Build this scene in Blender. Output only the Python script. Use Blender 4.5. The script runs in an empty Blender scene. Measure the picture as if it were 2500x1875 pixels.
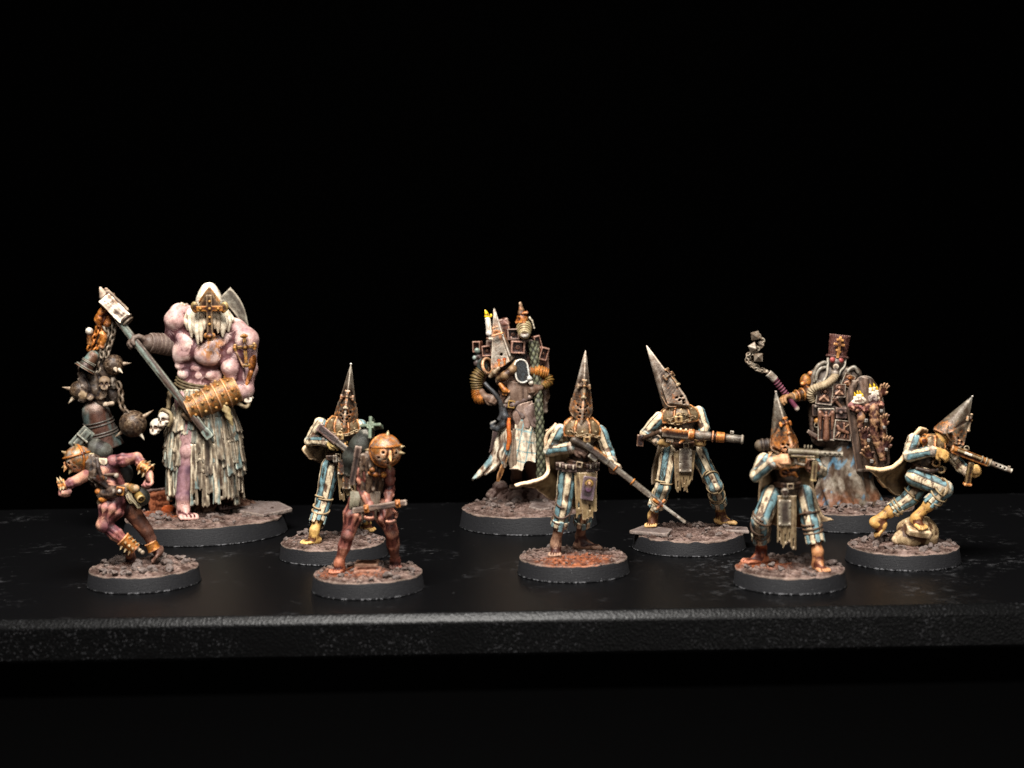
import bpy, bmesh, math, random
import numpy as np
from mathutils import Matrix, Vector

# ------------------------------------------------------------------ camera, light, exposure
SC = bpy.context.scene
COL = SC.collection
FPX, PW, PH = 3500.0, 2500.0, 1875.0          # focal length in photo pixels, photo size
CAM = np.array([0.0, -330.0, 63.0])           # camera position in mm (shelf top is z = 0)
PITCH, ROLL = math.radians(3.8), math.radians(0.95)
_F = np.array([0, math.cos(PITCH), -math.sin(PITCH)])
_U0 = np.array([0, math.sin(PITCH), math.cos(PITCH)])
_R0 = np.array([1.0, 0, 0])
_R = math.cos(ROLL) * _R0 - math.sin(ROLL) * _U0
_U = math.cos(ROLL) * _U0 + math.sin(ROLL) * _R0

cd = bpy.data.cameras.new('camera')
cam = bpy.data.objects.new('camera', cd); COL.objects.link(cam); SC.camera = cam
cd.sensor_width = 36.0; cd.lens = 36.0 * FPX / PW
cd.clip_start = 0.005; cd.clip_end = 20
cam.matrix_world = Matrix(((_R[0], _U[0], -_F[0], CAM[0] / 1000), (_R[1], _U[1], -_F[1], CAM[1] / 1000),
                           (_R[2], _U[2], -_F[2], CAM[2] / 1000), (0, 0, 0, 1)))
cd.dof.use_dof = True; cd.dof.focus_distance = 0.344; cd.dof.aperture_fstop = 21

w = bpy.data.worlds.new('World'); SC.world = w; w.use_nodes = True
w.node_tree.nodes['Background'].inputs[0].default_value = (0.0, 0.0, 0.0, 1)
w.node_tree.nodes['Background'].inputs[1].default_value = 0.0

def area(name, loc, aim, sx, sy, power, col):
    l = bpy.data.lights.new(name, 'AREA'); l.shape = 'RECTANGLE'; l.size = sx; l.size_y = sy
    l.energy = power; l.color = col
    o = bpy.data.objects.new(name, l); COL.objects.link(o); o.location = loc
    o.rotation_euler = (Vector(aim) - Vector(loc)).to_track_quat('-Z', 'Y').to_euler()
    return o
area('overhead_softbox', (-0.05, -0.22, 0.40), (0.0, 0.01, 0.02), 0.25, 0.17, 7.0, (1.0, 0.965, 0.92))
area('front_fill_lamp', (0.20, -0.50, 0.16), (0.0, 0.0, 0.02), 0.16, 0.16, 0.80, (1.0, 0.96, 0.92))
SC.view_settings.view_transform = 'Standard'; SC.view_settings.look = 'None'
SC.view_settings.exposure = 0.0; SC.view_settings.gamma = 1.0

# ------------------------------------------------------------------ small maths
rng = np.random.default_rng(7)
A = lambda *v: np.array(v, float)
def nrm(v): v = np.asarray(v, float); return v / (np.linalg.norm(v) + 1e-12)
def C(h, rust=0.0):
    v = [int(h[i:i + 2], 16) / 255 for i in (0, 2, 4)]
    return np.array([c / 12.92 if c < .04045 else ((c + .055) / 1.055) ** 2.4 for c in v] + [rust])
def mixc(a, b, t):
    t = np.clip(np.asarray(t, float), 0, 1)[..., None]; return a * (1 - t) + b * t
def sstep(a, b, x): t = np.clip((x - a) / (b - a), 0, 1); return t * t * (3 - 2 * t)
def frame(z, hint=(0, -1, 0)):
    """columns x, y, z; y is the hint made square to z"""
    z = nrm(z); y = np.asarray(hint, float); y = y - z * (y @ z)
    if np.linalg.norm(y) < 1e-4: y = np.array([1.0, .01, 0]); y = y - z * (y @ z)
    y = nrm(y); return np.stack([np.cross(y, z), y, z], 1)
def rotm(axis, deg):
    return np.array(Matrix.Rotation(math.radians(deg), 3, Vector(axis)))
_T = np.random.default_rng(3).random((32, 32, 32))
def vnoise(p, s=1.0):
    q = np.asarray(p, float) * s; i = np.floor(q).astype(int); f = q - i; f = f * f * (3 - 2 * f)
    a = i & 31; b = (i + 1) & 31
    x0, y0, z0, x1, y1, z1 = a[..., 0], a[..., 1], a[..., 2], b[..., 0], b[..., 1], b[..., 2]
    fx, fy, fz = f[..., 0], f[..., 1], f[..., 2]
    L = lambda u, v, t: u + (v - u) * t
    return L(L(L(_T[x0, y0, z0], _T[x1, y0, z0], fx), L(_T[x0, y1, z0], _T[x1, y1, z0], fx), fy),
             L(L(_T[x0, y0, z1], _T[x1, y0, z1], fx), L(_T[x0, y1, z1], _T[x1, y1, z1], fx), fy), fz)
def fbm(p, s=1.0, o=3):
    r, a, t = 0, 1.0, 0
    for k in range(o): r = r + a * vnoise(np.asarray(p) + 7.3 * k, s * 2 ** k); t += a; a *= .5
    return r / t
def crv(P, n):
    """Catmull-Rom through the first axis of P, n samples"""
    P = np.asarray(P, float); m = len(P)
    if m == 2: t = np.linspace(0, 1, n).reshape((n,) + (1,) * (P.ndim - 1)); return P[0] * (1 - t) + P[1] * t
    Q = np.concatenate([[2 * P[0] - P[1]], P, [2 * P[-1] - P[-2]]])
    t = np.linspace(0, m - 1 - 1e-9, n); i = t.astype(int); f = (t - i).reshape((n,) + (1,) * (P.ndim - 1))
    a, b, c, d = Q[i], Q[i + 1], Q[i + 2], Q[i + 3]
    return .5 * (2 * b + (c - a) * f + (2 * a - 5 * b + 4 * c - d) * f ** 2 + (3 * b - a - 3 * c + d) * f ** 3)

# ------------------------------------------------------------------ materials
class NT:
    def __init__(s, name):
        s.m = bpy.data.materials.new(name); s.m.use_nodes = True; s.t = s.m.node_tree
        s.b = s.t.nodes['Principled BSDF']
    def n(s, k, **kw):
        o = s.t.nodes.new(k)
        for a, v in kw.items(): setattr(o, a, v)
        return o
    def l(s, a, b): s.t.links.new(a, b)
    def val(s, x, sock):
        if isinstance(x, (int, float)): sock.default_value = x
        elif isinstance(x, (tuple, list)): sock.default_value = tuple(x) if len(x) == 4 else tuple(x) + (1,)
        else: s.l(x, sock)
    def math(s, op, a, b=0.0, c=0.0, clamp=False):
        o = s.n('ShaderNodeMath', operation=op, use_clamp=clamp)
        for x, i in ((a, 0), (b, 1), (c, 2)): s.val(x, o.inputs[i])
        return o.outputs[0]
    def mix(s, f, a, b, bt='MIX'):
        o = s.n('ShaderNodeMix', data_type='RGBA', blend_type=bt, clamp_factor=True)
        s.val(f, o.inputs[0]); s.val(a, o.inputs[6]); s.val(b, o.inputs[7]); return o.outputs[2]
    def noise(s, co, sc, det=2.0, rough=.5):
        o = s.n('ShaderNodeTexNoise'); s.l(co, o.inputs['Vector'])
        o.inputs['Scale'].default_value = sc; o.inputs['Detail'].default_value = det; o.inputs['Roughness'].default_value = rough
        return o.outputs['Fac']
    def ramp(s, f, a, b):   # smooth 0..1
        o = s.n('ShaderNodeMapRange', interpolation_type='SMOOTHSTEP'); s.val(f, o.inputs[0])
        o.inputs[1].default_value = a; o.inputs[2].default_value = b; return o.outputs[0]
    def bump(s, h, strength, dist):
        o = s.n('ShaderNodeBump'); o.inputs['Strength'].default_value = strength; o.inputs['Distance'].default_value = dist
        s.l(h, o.inputs['Height']); s.l(o.outputs[0], s.b.inputs['Normal'])
def painted(name, rough=.6, metal=0.0, wash=10.0, edge=8.0, grain=.5, spec=.35, wcol=(.16, .095, .065), dirt=.5, cvk=1.5):
    """hand-painted miniature: vertex paint 'Col' (alpha = rust), brown wash in the sculpted grooves and shade painted into broad recesses,
    drybrushed ridges ('cav' is the relief of the sculpt), stippled pigment"""
    s = NT(name)
    a = s.n('ShaderNodeAttribute', attribute_name='Col'); cv = s.n('ShaderNodeAttribute', attribute_name='cav').outputs['Fac']
    co = s.n('ShaderNodeTexCoord').outputs['Object']
    nb = s.noise(co, .45, 3); nf = s.noise(co, 3.2, 2, .6); nm = s.noise(co, 1.2, 4, .65)
    k = s.math('MULTIPLY_ADD', nf, grain, 1.0 - grain * .5); k = s.math('MULTIPLY', k, s.math('MULTIPLY_ADD', nb, .5, .75))
    kc = s.n('ShaderNodeCombineColor')
    for i in range(3): s.l(k, kc.inputs[i])
    base = s.mix(1.0, a.outputs['Color'], kc.outputs[0], 'MULTIPLY')
    rf = s.ramp(s.math('ADD', nm, a.outputs['Alpha']), .72, .98)
    rcol = s.mix(s.ramp(nf, .3, .7), (.24, .066, .012), (.70, .26, .035))
    base = s.mix(s.math('MULTIPLY', rf, .9), base, rcol)
    nd = s.noise(co, .8, 5, .7)
    gr = s.math('ADD', s.math('MULTIPLY', nd, .75), s.math('MULTIPLY', s.noise(co, 6.0, 2, .6), .35))
    base = s.mix(s.math('MULTIPLY', s.ramp(gr, .47, .64), dirt), base, s.mix(1.0, base, (.36, .24, .165), 'MULTIPLY'))
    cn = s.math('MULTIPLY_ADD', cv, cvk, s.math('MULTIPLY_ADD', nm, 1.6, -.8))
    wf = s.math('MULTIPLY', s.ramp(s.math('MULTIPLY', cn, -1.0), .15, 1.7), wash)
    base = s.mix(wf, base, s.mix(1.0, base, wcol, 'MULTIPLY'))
    ef = s.math('MULTIPLY', s.math('MULTIPLY', s.ramp(cn, .9, 2.6), s.ramp(nf, .2, .6)), edge)
    hl = s.mix(1.0, s.mix(1.0, base, (2.1, 2.0, 1.9), 'MULTIPLY'), (.035, .032, .028), 'ADD')
    base = s.mix(ef, base, s.mix(.25, hl, (.70, .62, .50)))
    s.l(base, s.b.inputs['Base Color'])
    s.b.inputs['Metallic'].default_value = metal; s.b.inputs['Specular IOR Level'].default_value = spec
    s.l(s.math('MULTIPLY_ADD', nf, .25, rough - .12), s.b.inputs['Roughness'])
    s.bump(nf, .10, .12)
    return s.m
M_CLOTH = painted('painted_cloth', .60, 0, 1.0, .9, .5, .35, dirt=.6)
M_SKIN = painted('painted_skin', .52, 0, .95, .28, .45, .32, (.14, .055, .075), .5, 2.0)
M_METAL = painted('painted_metal', .47, .20, 1.0, .85, .85, .42, dirt=.8)
M_GROUND = painted('painted_ground', .92, 0, .95, .35, 1.0, .08, dirt=.6)

# ------------------------------------------------------------------ mesh building
def cavity(V, Fq, it=7, it2=0):
    """relief of a dense mesh: how far each vertex stands proud of its smoothed neighbourhood"""
    n = len(V); E = np.concatenate([Fq[:, [i, (i + 1) % Fq.shape[1]]] for i in range(Fq.shape[1])])
    a = np.concatenate([E[:, 0], E[:, 1]]); b = np.concatenate([E[:, 1], E[:, 0]])
    deg = np.maximum(np.bincount(a, minlength=n), 1)[:, None]
    S = V.copy()
    S1 = None
    for k in range(max(it, it2)):
        S = np.stack([np.bincount(a, S[b, i], n) for i in range(3)], 1) / deg
        if k == it - 1: S1 = S
    T = np.cross(V[Fq[:, 2]] - V[Fq[:, 0]], V[Fq[:, -1]] - V[Fq[:, 1]])
    N = np.zeros_like(V)
    for i in range(Fq.shape[1]):
        for c in range(3): N[:, c] += np.bincount(Fq[:, i], T[:, c], n)
    N /= np.linalg.norm(N, axis=1)[:, None] + 1e-12
    c = ((V - S1) * N).sum(1)
    if it2: c = c + .7 * ((V - S) * N).sum(1)
    md = np.median(c); sc = max(.5 * (np.percentile(c, 90) - np.percentile(c, 10)), .022)
    return np.clip((c - md) / sc, -4, 4), N      # relief in units of the sculpt's own spread
def mk(name, V, F, col, parent, mat=None, cav=None, cit=7, smooth=True):
    """one mesh object; V in mm; F an (n,3|4) array or a list of lists"""
    V = np.asarray(V, float); me = bpy.data.meshes.new(name)
    if isinstance(F, np.ndarray):
        k = F.shape[1]; me.vertices.add(len(V)); me.vertices.foreach_set('co', V.ravel())
        me.loops.add(F.size); me.loops.foreach_set('vertex_index', F.ravel().astype(np.int32))
        me.polygons.add(len(F)); me.polygons.foreach_set('loop_start', np.arange(0, F.size, k, dtype=np.int32))
        me.update(calc_edges=True)
        if cav is None and cit: cav = cavity(V, F, cit)[0]
    else:
        me.from_pydata(V.tolist(), [], [list(map(int, f)) for f in F]); me.update()
    me.polygons.foreach_set('use_smooth', np.full(len(me.polygons), smooth))
    col = np.asarray(col, float)
    if col.ndim == 1: col = np.tile(col if len(col) == 4 else np.append(col, 0), (len(V), 1))
    ca = me.color_attributes.new('Col', 'FLOAT_COLOR', 'POINT'); ca.data.foreach_set('color', col.astype(np.float32).ravel())
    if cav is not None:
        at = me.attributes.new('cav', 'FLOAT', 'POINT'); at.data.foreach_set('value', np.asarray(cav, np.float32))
    me.materials.append(mat or M_METAL)
    o = bpy.data.objects.new(name, me); COL.objects.link(o); o.parent = parent
    return o

# ---- implicit sculpting: smooth unions of primitives, polygonised with surface nets
def prim(lo, hi, f, k=.3, op='u', col=None, paint=None):
    return dict(lo=np.asarray(lo, float), hi=np.asarray(hi, float), f=f, k=k, op=op, col=col, paint=paint)
def cap(a, b, ra, rb=None, k=.35, col=None, paint=None, op='u'):
    a = np.asarray(a, float); b = np.asarray(b, float); rb = ra if rb is None else rb
    ab = b - a; L2 = ab @ ab + 1e-9; m = max(ra, rb)
    def f(p):
        t = np.clip(((p - a) @ ab) / L2, 0, 1); return np.linalg.norm(p - a - t[..., None] * ab, axis=-1) - (ra + (rb - ra) * t)
    return prim(np.minimum(a, b) - m, np.maximum(a, b) + m, f, k, op, col, paint)
def caps(pts, rs, k=.3, **kw):
    return [cap(pts[i], pts[i + 1], rs[i], rs[i + 1], k, **kw) for i in range(len(pts) - 1)]
def ell(c, r, M=None, k=.35, col=None, paint=None, op='u'):
    c = np.asarray(c, float); r = np.asarray(r, float) * np.ones(3); M = np.eye(3) if M is None else M
    def f(p):
        q = (p - c) @ M; k0 = np.linalg.norm(q / r, axis=-1); k1 = np.linalg.norm(q / r ** 2, axis=-1) + 1e-9
        return k0 * (k0 - 1) / k1
    e = np.abs(M) @ r
    return prim(c - e, c + e, f, k, op, col, paint)
def box(c, h, M=None, rd=.12, k=.1, col=None, paint=None, op='u'):
    c = np.asarray(c, float); h = np.asarray(h, float); M = np.eye(3) if M is None else M; hh = np.maximum(h - rd, .01)
    def f(p):
        q = np.abs((p - c) @ M) - hh
        return np.linalg.norm(np.maximum(q, 0), axis=-1) + np.minimum(q.max(-1), 0) - rd
    e = np.abs(M) @ h
    return prim(c - e, c + e, f, k, op, col, paint)
def cyl(a, b, ra, rb=None, k=.1, col=None, paint=None, op='u', rd=.08):
    """flat-ended cone or cylinder"""
    a = np.asarray(a, float); b = np.asarray(b, float); rb = ra if rb is None else rb
    L = np.linalg.norm(b - a); z = (b - a) / L; m = max(ra, rb)
    def f(p):
        q = p - a; h = q @ z; r = np.linalg.norm(q - h[..., None] * z, axis=-1)
        d1 = r - (ra + (rb - ra) * np.clip(h / L, 0, 1)) + rd; d2 = np.abs(h - L / 2) - L / 2 + rd
        return np.minimum(np.maximum(d1, d2), 0) + np.sqrt(np.maximum(d1, 0) ** 2 + np.maximum(d2, 0) ** 2) - rd
    return prim(np.minimum(a, b) - m, np.maximum(a, b) + m, f, k, op, col, paint)
def tor(c, axis, R, r, k=.1, sq=None, **kw):
    c = np.asarray(c, float); M = frame(axis); s = np.array([1, 1 if sq is None else sq])
    def f(p):
        q = (p - c) @ M; rr = np.linalg.norm(q[..., :2] / s, axis=-1) - R
        return np.sqrt(rr ** 2 + q[..., 2] ** 2) - r
    e = (R * max(1, s[1]) + r)
    return prim(c - e, c + e, f, k, kw.get('op', 'u'), kw.get('col'), kw.get('paint'))
def sculpt(name, prims, h, parent, mat=None, col=None, warp=None, tau=.12, cit=7, post=None, cit2=26):
    """warp(p) -> displacement added to the field; col is the default paint"""
    P = []
    def add(L):
        for q in L:
            if isinstance(q, list): add(q)
            else: P.append(q)
    add(prims)
    un = [q for q in P if q['op'] == 'u']
    lo = np.min([q['lo'] for q in un], 0) - 3 * h - .3; hi = np.max([q['hi'] for q in un], 0) + 3 * h + .3
    n = np.ceil((hi - lo) / h).astype(int) + 1
    D = np.full(n, 4.0)
    ax = [lo[i] + h * np.arange(n[i]) for i in range(3)]
    for q in P:
        m = q['k'] + .6 + 2 * h
        i0 = np.clip(np.floor((q['lo'] - m - lo) / h).astype(int), 0, n - 1); i1 = np.clip(np.ceil((q['hi'] + m - lo) / h).astype(int) + 1, 1, n)
        if np.any(i1 <= i0): continue
        sl = tuple(slice(i0[i], i1[i]) for i in range(3))
        p = np.stack(np.meshgrid(*[ax[i][sl[i]] for i in range(3)], indexing='ij'), -1)
        d = q['f'](p); S = D[sl]; k = max(q['k'], 1e-3)
        if q['op'] == 'u':
            t = np.clip(.5 + .5 * (S - d) / k, 0, 1); D[sl] = S + (d - S) * t - k * t * (1 - t)
        elif q['op'] == 's':
            d = -d; t = np.clip(.5 - .5 * (S - d) / k, 0, 1); D[sl] = S + (d - S) * t + k * t * (1 - t)
        else:
            D[sl] = np.maximum(S, d)
    if warp is not None:
        near = np.abs(D) < 1.0
        idx = np.argwhere(near); D[near] += warp(lo + idx * h)
    D[0] = D[-1] = 4; D[:, 0] = D[:, -1] = 4; D[:, :, 0] = D[:, :, -1] = 4
    # surface nets
    s = D < 0; c = np.zeros(n - 1, np.uint8)
    for i in (0, 1):
        for j in (0, 1):
            for k in (0, 1): c += s[i:n[0] - 1 + i, j:n[1] - 1 + j, k:n[2] - 1 + k]
    act = (c > 0) & (c < 8); I = np.argwhere(act)
    if len(I) == 0: raise RuntimeError('empty sculpt ' + name)
    vid = np.full(n - 1, -1, np.int64); vid[act] = np.arange(len(I))
    acc = np.zeros((len(I), 3)); cnt = np.zeros(len(I))
    cor = [(i, j, k) for i in (0, 1) for j in (0, 1) for k in (0, 1)]
    for a in cor:
        for b in cor:
            if sum(b) - sum(a) == 1 and sum(abs(b[i] - a[i]) for i in range(3)) == 1:
                da = D[I[:, 0] + a[0], I[:, 1] + a[1], I[:, 2] + a[2]]; db = D[I[:, 0] + b[0], I[:, 1] + b[1], I[:, 2] + b[2]]
                x = (da < 0) != (db < 0); t = np.where(x, da / np.where(x, da - db, 1), 0)
                pa = np.array(a, float); pb = np.array(b, float)
                acc += np.where(x[:, None], pa + t[:, None] * (pb - pa), 0); cnt += x
    V = lo + h * (I + acc / cnt[:, None])
    Q = []
    for axn in range(3):
        s0 = [slice(None)] * 3; s1 = [slice(None)] * 3; s0[axn] = slice(0, -1); s1[axn] = slice(1, None)
        x = s[tuple(s0)] != s[tuple(s1)]; e = np.argwhere(x); o1, o2 = (axn + 1) % 3, (axn + 2) % 3
        e = e[(e[:, o1] > 0) & (e[:, o2] > 0)]; pos = s[tuple(e.T)]
        g = []
        for d1, d2 in ((1, 1), (0, 1), (0, 0), (1, 0)):
            ee = e.copy(); ee[:, o1] -= d1; ee[:, o2] -= d2; g.append(vid[tuple(ee.T)])
        q = np.stack(g, 1); q[~pos] = q[~pos][:, ::-1]; Q.append(q)
    F = np.concatenate(Q)
    # light relaxation
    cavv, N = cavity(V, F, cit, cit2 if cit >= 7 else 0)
    if cit >= 7:                                   # broad relief from surrounding solid; paints recess shade into the wash colour
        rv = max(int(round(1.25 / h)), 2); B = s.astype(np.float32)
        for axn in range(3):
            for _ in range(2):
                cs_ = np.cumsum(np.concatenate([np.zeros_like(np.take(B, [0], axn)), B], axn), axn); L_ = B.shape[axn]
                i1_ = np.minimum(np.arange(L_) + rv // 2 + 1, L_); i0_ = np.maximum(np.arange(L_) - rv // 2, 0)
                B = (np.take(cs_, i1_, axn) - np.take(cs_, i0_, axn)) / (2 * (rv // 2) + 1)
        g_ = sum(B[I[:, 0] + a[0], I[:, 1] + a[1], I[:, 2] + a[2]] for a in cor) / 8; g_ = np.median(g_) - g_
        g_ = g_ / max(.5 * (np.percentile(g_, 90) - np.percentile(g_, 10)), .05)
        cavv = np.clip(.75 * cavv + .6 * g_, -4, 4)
    dcol = C('808080') if col is None else np.asarray(col, float)
    dcol = dcol if len(dcol) == 4 else np.append(dcol, 0)
    cs = np.zeros((len(V), 4)); ws = np.full(len(V), 1e-9)
    for q in un:
        m = np.all((V > q['lo'] - .5) & (V < q['hi'] + .5), 1)
        if not m.any(): continue
        pv = V[m]; wgt = np.exp(-np.clip(q['f'](pv), -.6, 3) / tau)
        cc = q['paint'](pv) if q['paint'] is not None else (dcol if q['col'] is None else q['col'])
        cc = np.asarray(cc, float)
        if cc.shape[-1] == 3: cc = np.concatenate([cc, np.zeros(cc.shape[:-1] + (1,))], -1)
        cs[m] += wgt[:, None] * cc; ws[m] += wgt
    cs = np.where(ws[:, None] > 1e-6, cs / ws[:, None], dcol)
    if post is not None: cs = post(V, N, cavv, cs)
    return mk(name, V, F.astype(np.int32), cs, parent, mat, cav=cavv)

# ---- swept and lofted meshes
def tube(name, pts, r, parent, col, mat=None, n=40, sides=8, twist=0.0, tamp=.0, closed=False, data=False, flat=1.0, hint=(0, -1, 0.2)):
    P = crv(pts, n) if not closed else np.asarray(pts, float); n = len(P)
    R = np.interp(np.linspace(0, 1, n), np.linspace(0, 1, len(np.atleast_1d(r))), np.atleast_1d(r)) if np.ndim(r) else np.full(n, r)
    T = np.roll(P, -1, 0) - np.roll(P, 1, 0) if closed else np.gradient(P, axis=0)
    V = []; L = 0
    for i in range(n):
        M = frame(T[i], hint); L += np.linalg.norm(P[i] - P[i - 1]) if i else 0
        a = np.linspace(0, 2 * math.pi, sides, endpoint=False)
        rr = R[i] * (1 + tamp * np.cos(3 * a + twist * L))
        V.append(P[i] + (rr * np.cos(a))[:, None] * M[:, 0] + (flat * rr * np.sin(a))[:, None] * M[:, 1])
    V = np.concatenate(V); F = []
    for i in range(n if closed else n - 1):
        j = (i + 1) % n
        for k in range(sides): F.append((i * sides + k, i * sides + (k + 1) % sides, j * sides + (k + 1) % sides, j * sides + k))
    F = np.array(F)
    if not closed:
        b = len(V); V = np.concatenate([V, [P[0]], [P[-1]]]); caps_ = []
        for k in range(sides):
            caps_.append((b, (k + 1) % sides, k, k)); o = (n - 1) * sides; caps_.append((b + 1, o + k, o + (k + 1) % sides, o + (k + 1) % sides))
        F = [list(f) for f in F] + [list(f[:3]) for f in caps_]
    if data: return V, F
    return mk(name, V, F, col, parent, mat)
def join(parts):
    V = []; F = []; o = 0
    for v, f in parts:
        V.append(np.asarray(v, float)); F += [[int(i) + o for i in q] for q in f]; o += len(v)
    return np.concatenate(V), F
def lathe(name, a, axis, prof, parent, col, mat=None, n=32, data=False, cit=0):
    M = frame(axis); V = []; F = []
    t = np.linspace(0, 2 * math.pi, n, endpoint=False)
    for r, h in prof: V.append(np.asarray(a) + h * M[:, 2] + r * (np.cos(t)[:, None] * M[:, 0] + np.sin(t)[:, None] * M[:, 1]))
    V = np.concatenate(V)
    for i in range(len(prof) - 1):
        for k in range(n): F.append((i * n + k, i * n + (k + 1) % n, (i + 1) * n + (k + 1) % n, (i + 1) * n + k))
    if data: return V, F
    return mk(name, V, np.array(F), col, parent, mat, cit=cit)
def sheet(name, rows, parent, col, mat=None, nu=26, nv=40, th=.45, rag=0.0, holes=(), ragf=6.0, wav=0.0, seed=0, colb=None, paint=None, rim=None):
    """thick cloth through a grid of control points (rows run down), with a ragged lower hem"""
    P = crv(np.asarray(rows, float), 60); P = crv(P.transpose(1, 0, 2), nu)      # nu x 60
    G = np.zeros((nu, nv, 3)); uu = np.linspace(0, 1, nu)
    for i in range(nu):
        e = 1 - rag * (fbm(A(uu[i] * ragf, seed * 3.1, .5)[None], 1.7, 2)[0] * 1.5 - .1 if rag else 0)
        vs = np.linspace(0, 59 * min(max(e, .3), 1), nv)
        for c in range(3): G[i, :, c] = np.interp(vs, np.arange(60), P[i, :, c])
    if wav:
        Nn = np.cross(np.gradient(G, axis=0), np.gradient(G, axis=1)); Nn /= np.linalg.norm(Nn, axis=2)[..., None] + 1e-9
        G += Nn * (wav * (fbm(np.stack([G[..., 0], G[..., 1], G[..., 2] * .35 + seed * 5], -1), .7, 2) - .5))[..., None]
    bm = bmesh.new(); vs = [[bm.verts.new(G[i, j]) for j in range(nv)] for i in range(nu)]; fr = []
    for i in range(nu - 1):
        for j in range(nv - 1):
            u, v = (i + .5) / (nu - 1), (j + .5) / (nv - 1)
            if any(((u - hu) / (hr)) ** 2 + ((v - hv) / (hr * hs)) ** 2 < 1 for hu, hv, hr, hs in holes): continue
            fr.append(bm.faces.new((vs[i][j], vs[i][j + 1], vs[i + 1][j + 1], vs[i + 1][j])))
    for v in list(bm.verts):
        if not v.link_faces: bm.verts.remove(v)
    bmesh.ops.recalc_face_normals(bm, faces=bm.faces)
    nfront = len(bm.verts)
    bmesh.ops.solidify(bm, geom=bm.faces[:], thickness=th)
    bm.verts.index_update()
    V = np.array([v.co[:] for v in bm.verts]); F = [[v.index for v in f.verts] for f in bm.faces]; bm.free()
    F = np.array([f if len(f) == 4 else f + [f[-1]] for f in F])
    cv, N = cavity(V, F, 5)
    if paint is not None: cc = np.array(paint(V, N))
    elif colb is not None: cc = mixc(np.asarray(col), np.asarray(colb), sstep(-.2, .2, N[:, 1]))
    else: cc = np.tile(np.asarray(col, float), (len(V), 1))
    if rim is not None: cc = mixc(cc, np.asarray(rim), sstep(.9, 2.2, cv))
    return mk(name, V, F, cc, parent, mat or M_CLOTH, cav=cv)
def chain_data(pts, link=.9, r=.16, w=.34):
    P = crv(pts, 200); s = np.concatenate([[0], np.cumsum(np.linalg.norm(np.diff(P, axis=0), axis=1))])
    n = max(2, int(s[-1] / (link * .72))); parts = []
    for i in range(n):
        t = s[-1] * (i + .5) / n; c = np.array([np.interp(t, s, P[:, j]) for j in range(3)])
        d = np.array([np.interp(t + .1, s, P[:, j]) for j in range(3)]) - c
        M = frame(d if np.linalg.norm(d) > 1e-4 else A(0, 0, 1), (.3, -1, .2)); M = M @ rotm((0, 0, 1), 45 + 90 * (i % 2))
        a = np.linspace(0, 2 * math.pi, 12, endpoint=False)
        L = c + (np.cos(a) * w)[:, None] * M[:, 0] + (np.sin(a) * (link * .5))[:, None] * M[:, 2]
        v, f = tube('', L, r, None, None, closed=True, sides=6, data=True, hint=M[:, 1]); parts.append((v, f))
    return join(parts)
# ------------------------------------------------------------------ the setting: shelf, back wall, lower shelf
def plain(name, col, rough, spec=.5, bs=None, bstr=.3, bdist=.0002, speck=0.0):
    s = NT(name); co = s.n('ShaderNodeTexCoord').outputs['Object']
    n = s.noise(co, bs or 900, 2, .6)
    base = s.mix(n, tuple(c * .6 for c in col), tuple(c * 1.4 for c in col))
    if speck:
        d = s.noise(co, 420, 1, .4); base = s.mix(s.math('MULTIPLY', s.ramp(d, .76, .84), speck), base, (.30, .30, .30))
        sm = s.math('MULTIPLY', s.ramp(s.noise(co, 30, 4, .7), .52, .70), s.ramp(s.noise(co, 300, 4, .8), .50, .66))
        base = s.mix(s.math('MULTIPLY', sm, speck * 3.0), base, (.10, .10, .105))
    s.l(base, s.b.inputs['Base Color']); s.b.inputs['Roughness'].default_value = rough; s.b.inputs['Specular IOR Level'].default_value = spec
    if bs: s.bump(n, bstr, bdist)
    return s.m
M_SHELF = plain('black_powder_coat_top', (.0016, .0016, .00185), .40, .12, 1500, .20, .0002, .16)
M_WALL = plain('black_backdrop', (.0004, .0004, .0004), .95, .0)
M_LOW = plain('dark_lower_shelf', (.0015, .0015, .0016), .55, .12, 600, .2)
def edge_mat():
    s = NT('black_powder_coat_edge'); co = s.n('ShaderNodeTexCoord').outputs['Object']
    v = s.n('ShaderNodeTexVoronoi'); s.l(co, v.inputs['Vector']); v.inputs['Scale'].default_value = 1700
    n = s.noise(co, 2400, 2, .6)
    sp = s.math('MULTIPLY', s.ramp(s.noise(co, 2300, 1, .4), .60, .76), s.ramp(s.noise(co, 90, 2), .35, .65))
    base = s.mix(s.math('MULTIPLY', sp, .5), (.0012, .0012, .0013), (.05, .05, .053))
    s.l(base, s.b.inputs['Base Color']); s.b.inputs['Roughness'].default_value = .40; s.b.inputs['Specular IOR Level'].default_value = .20
    h = s.math('ADD', s.math('MULTIPLY', v.outputs['Distance'], 1.0), n)
    s.bump(h, .5, .00012)
    return s.m
M_EDGE = edge_mat()
YF, YB = -54.5, 92.0                              # front and back edge of the shelf, mm
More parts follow.
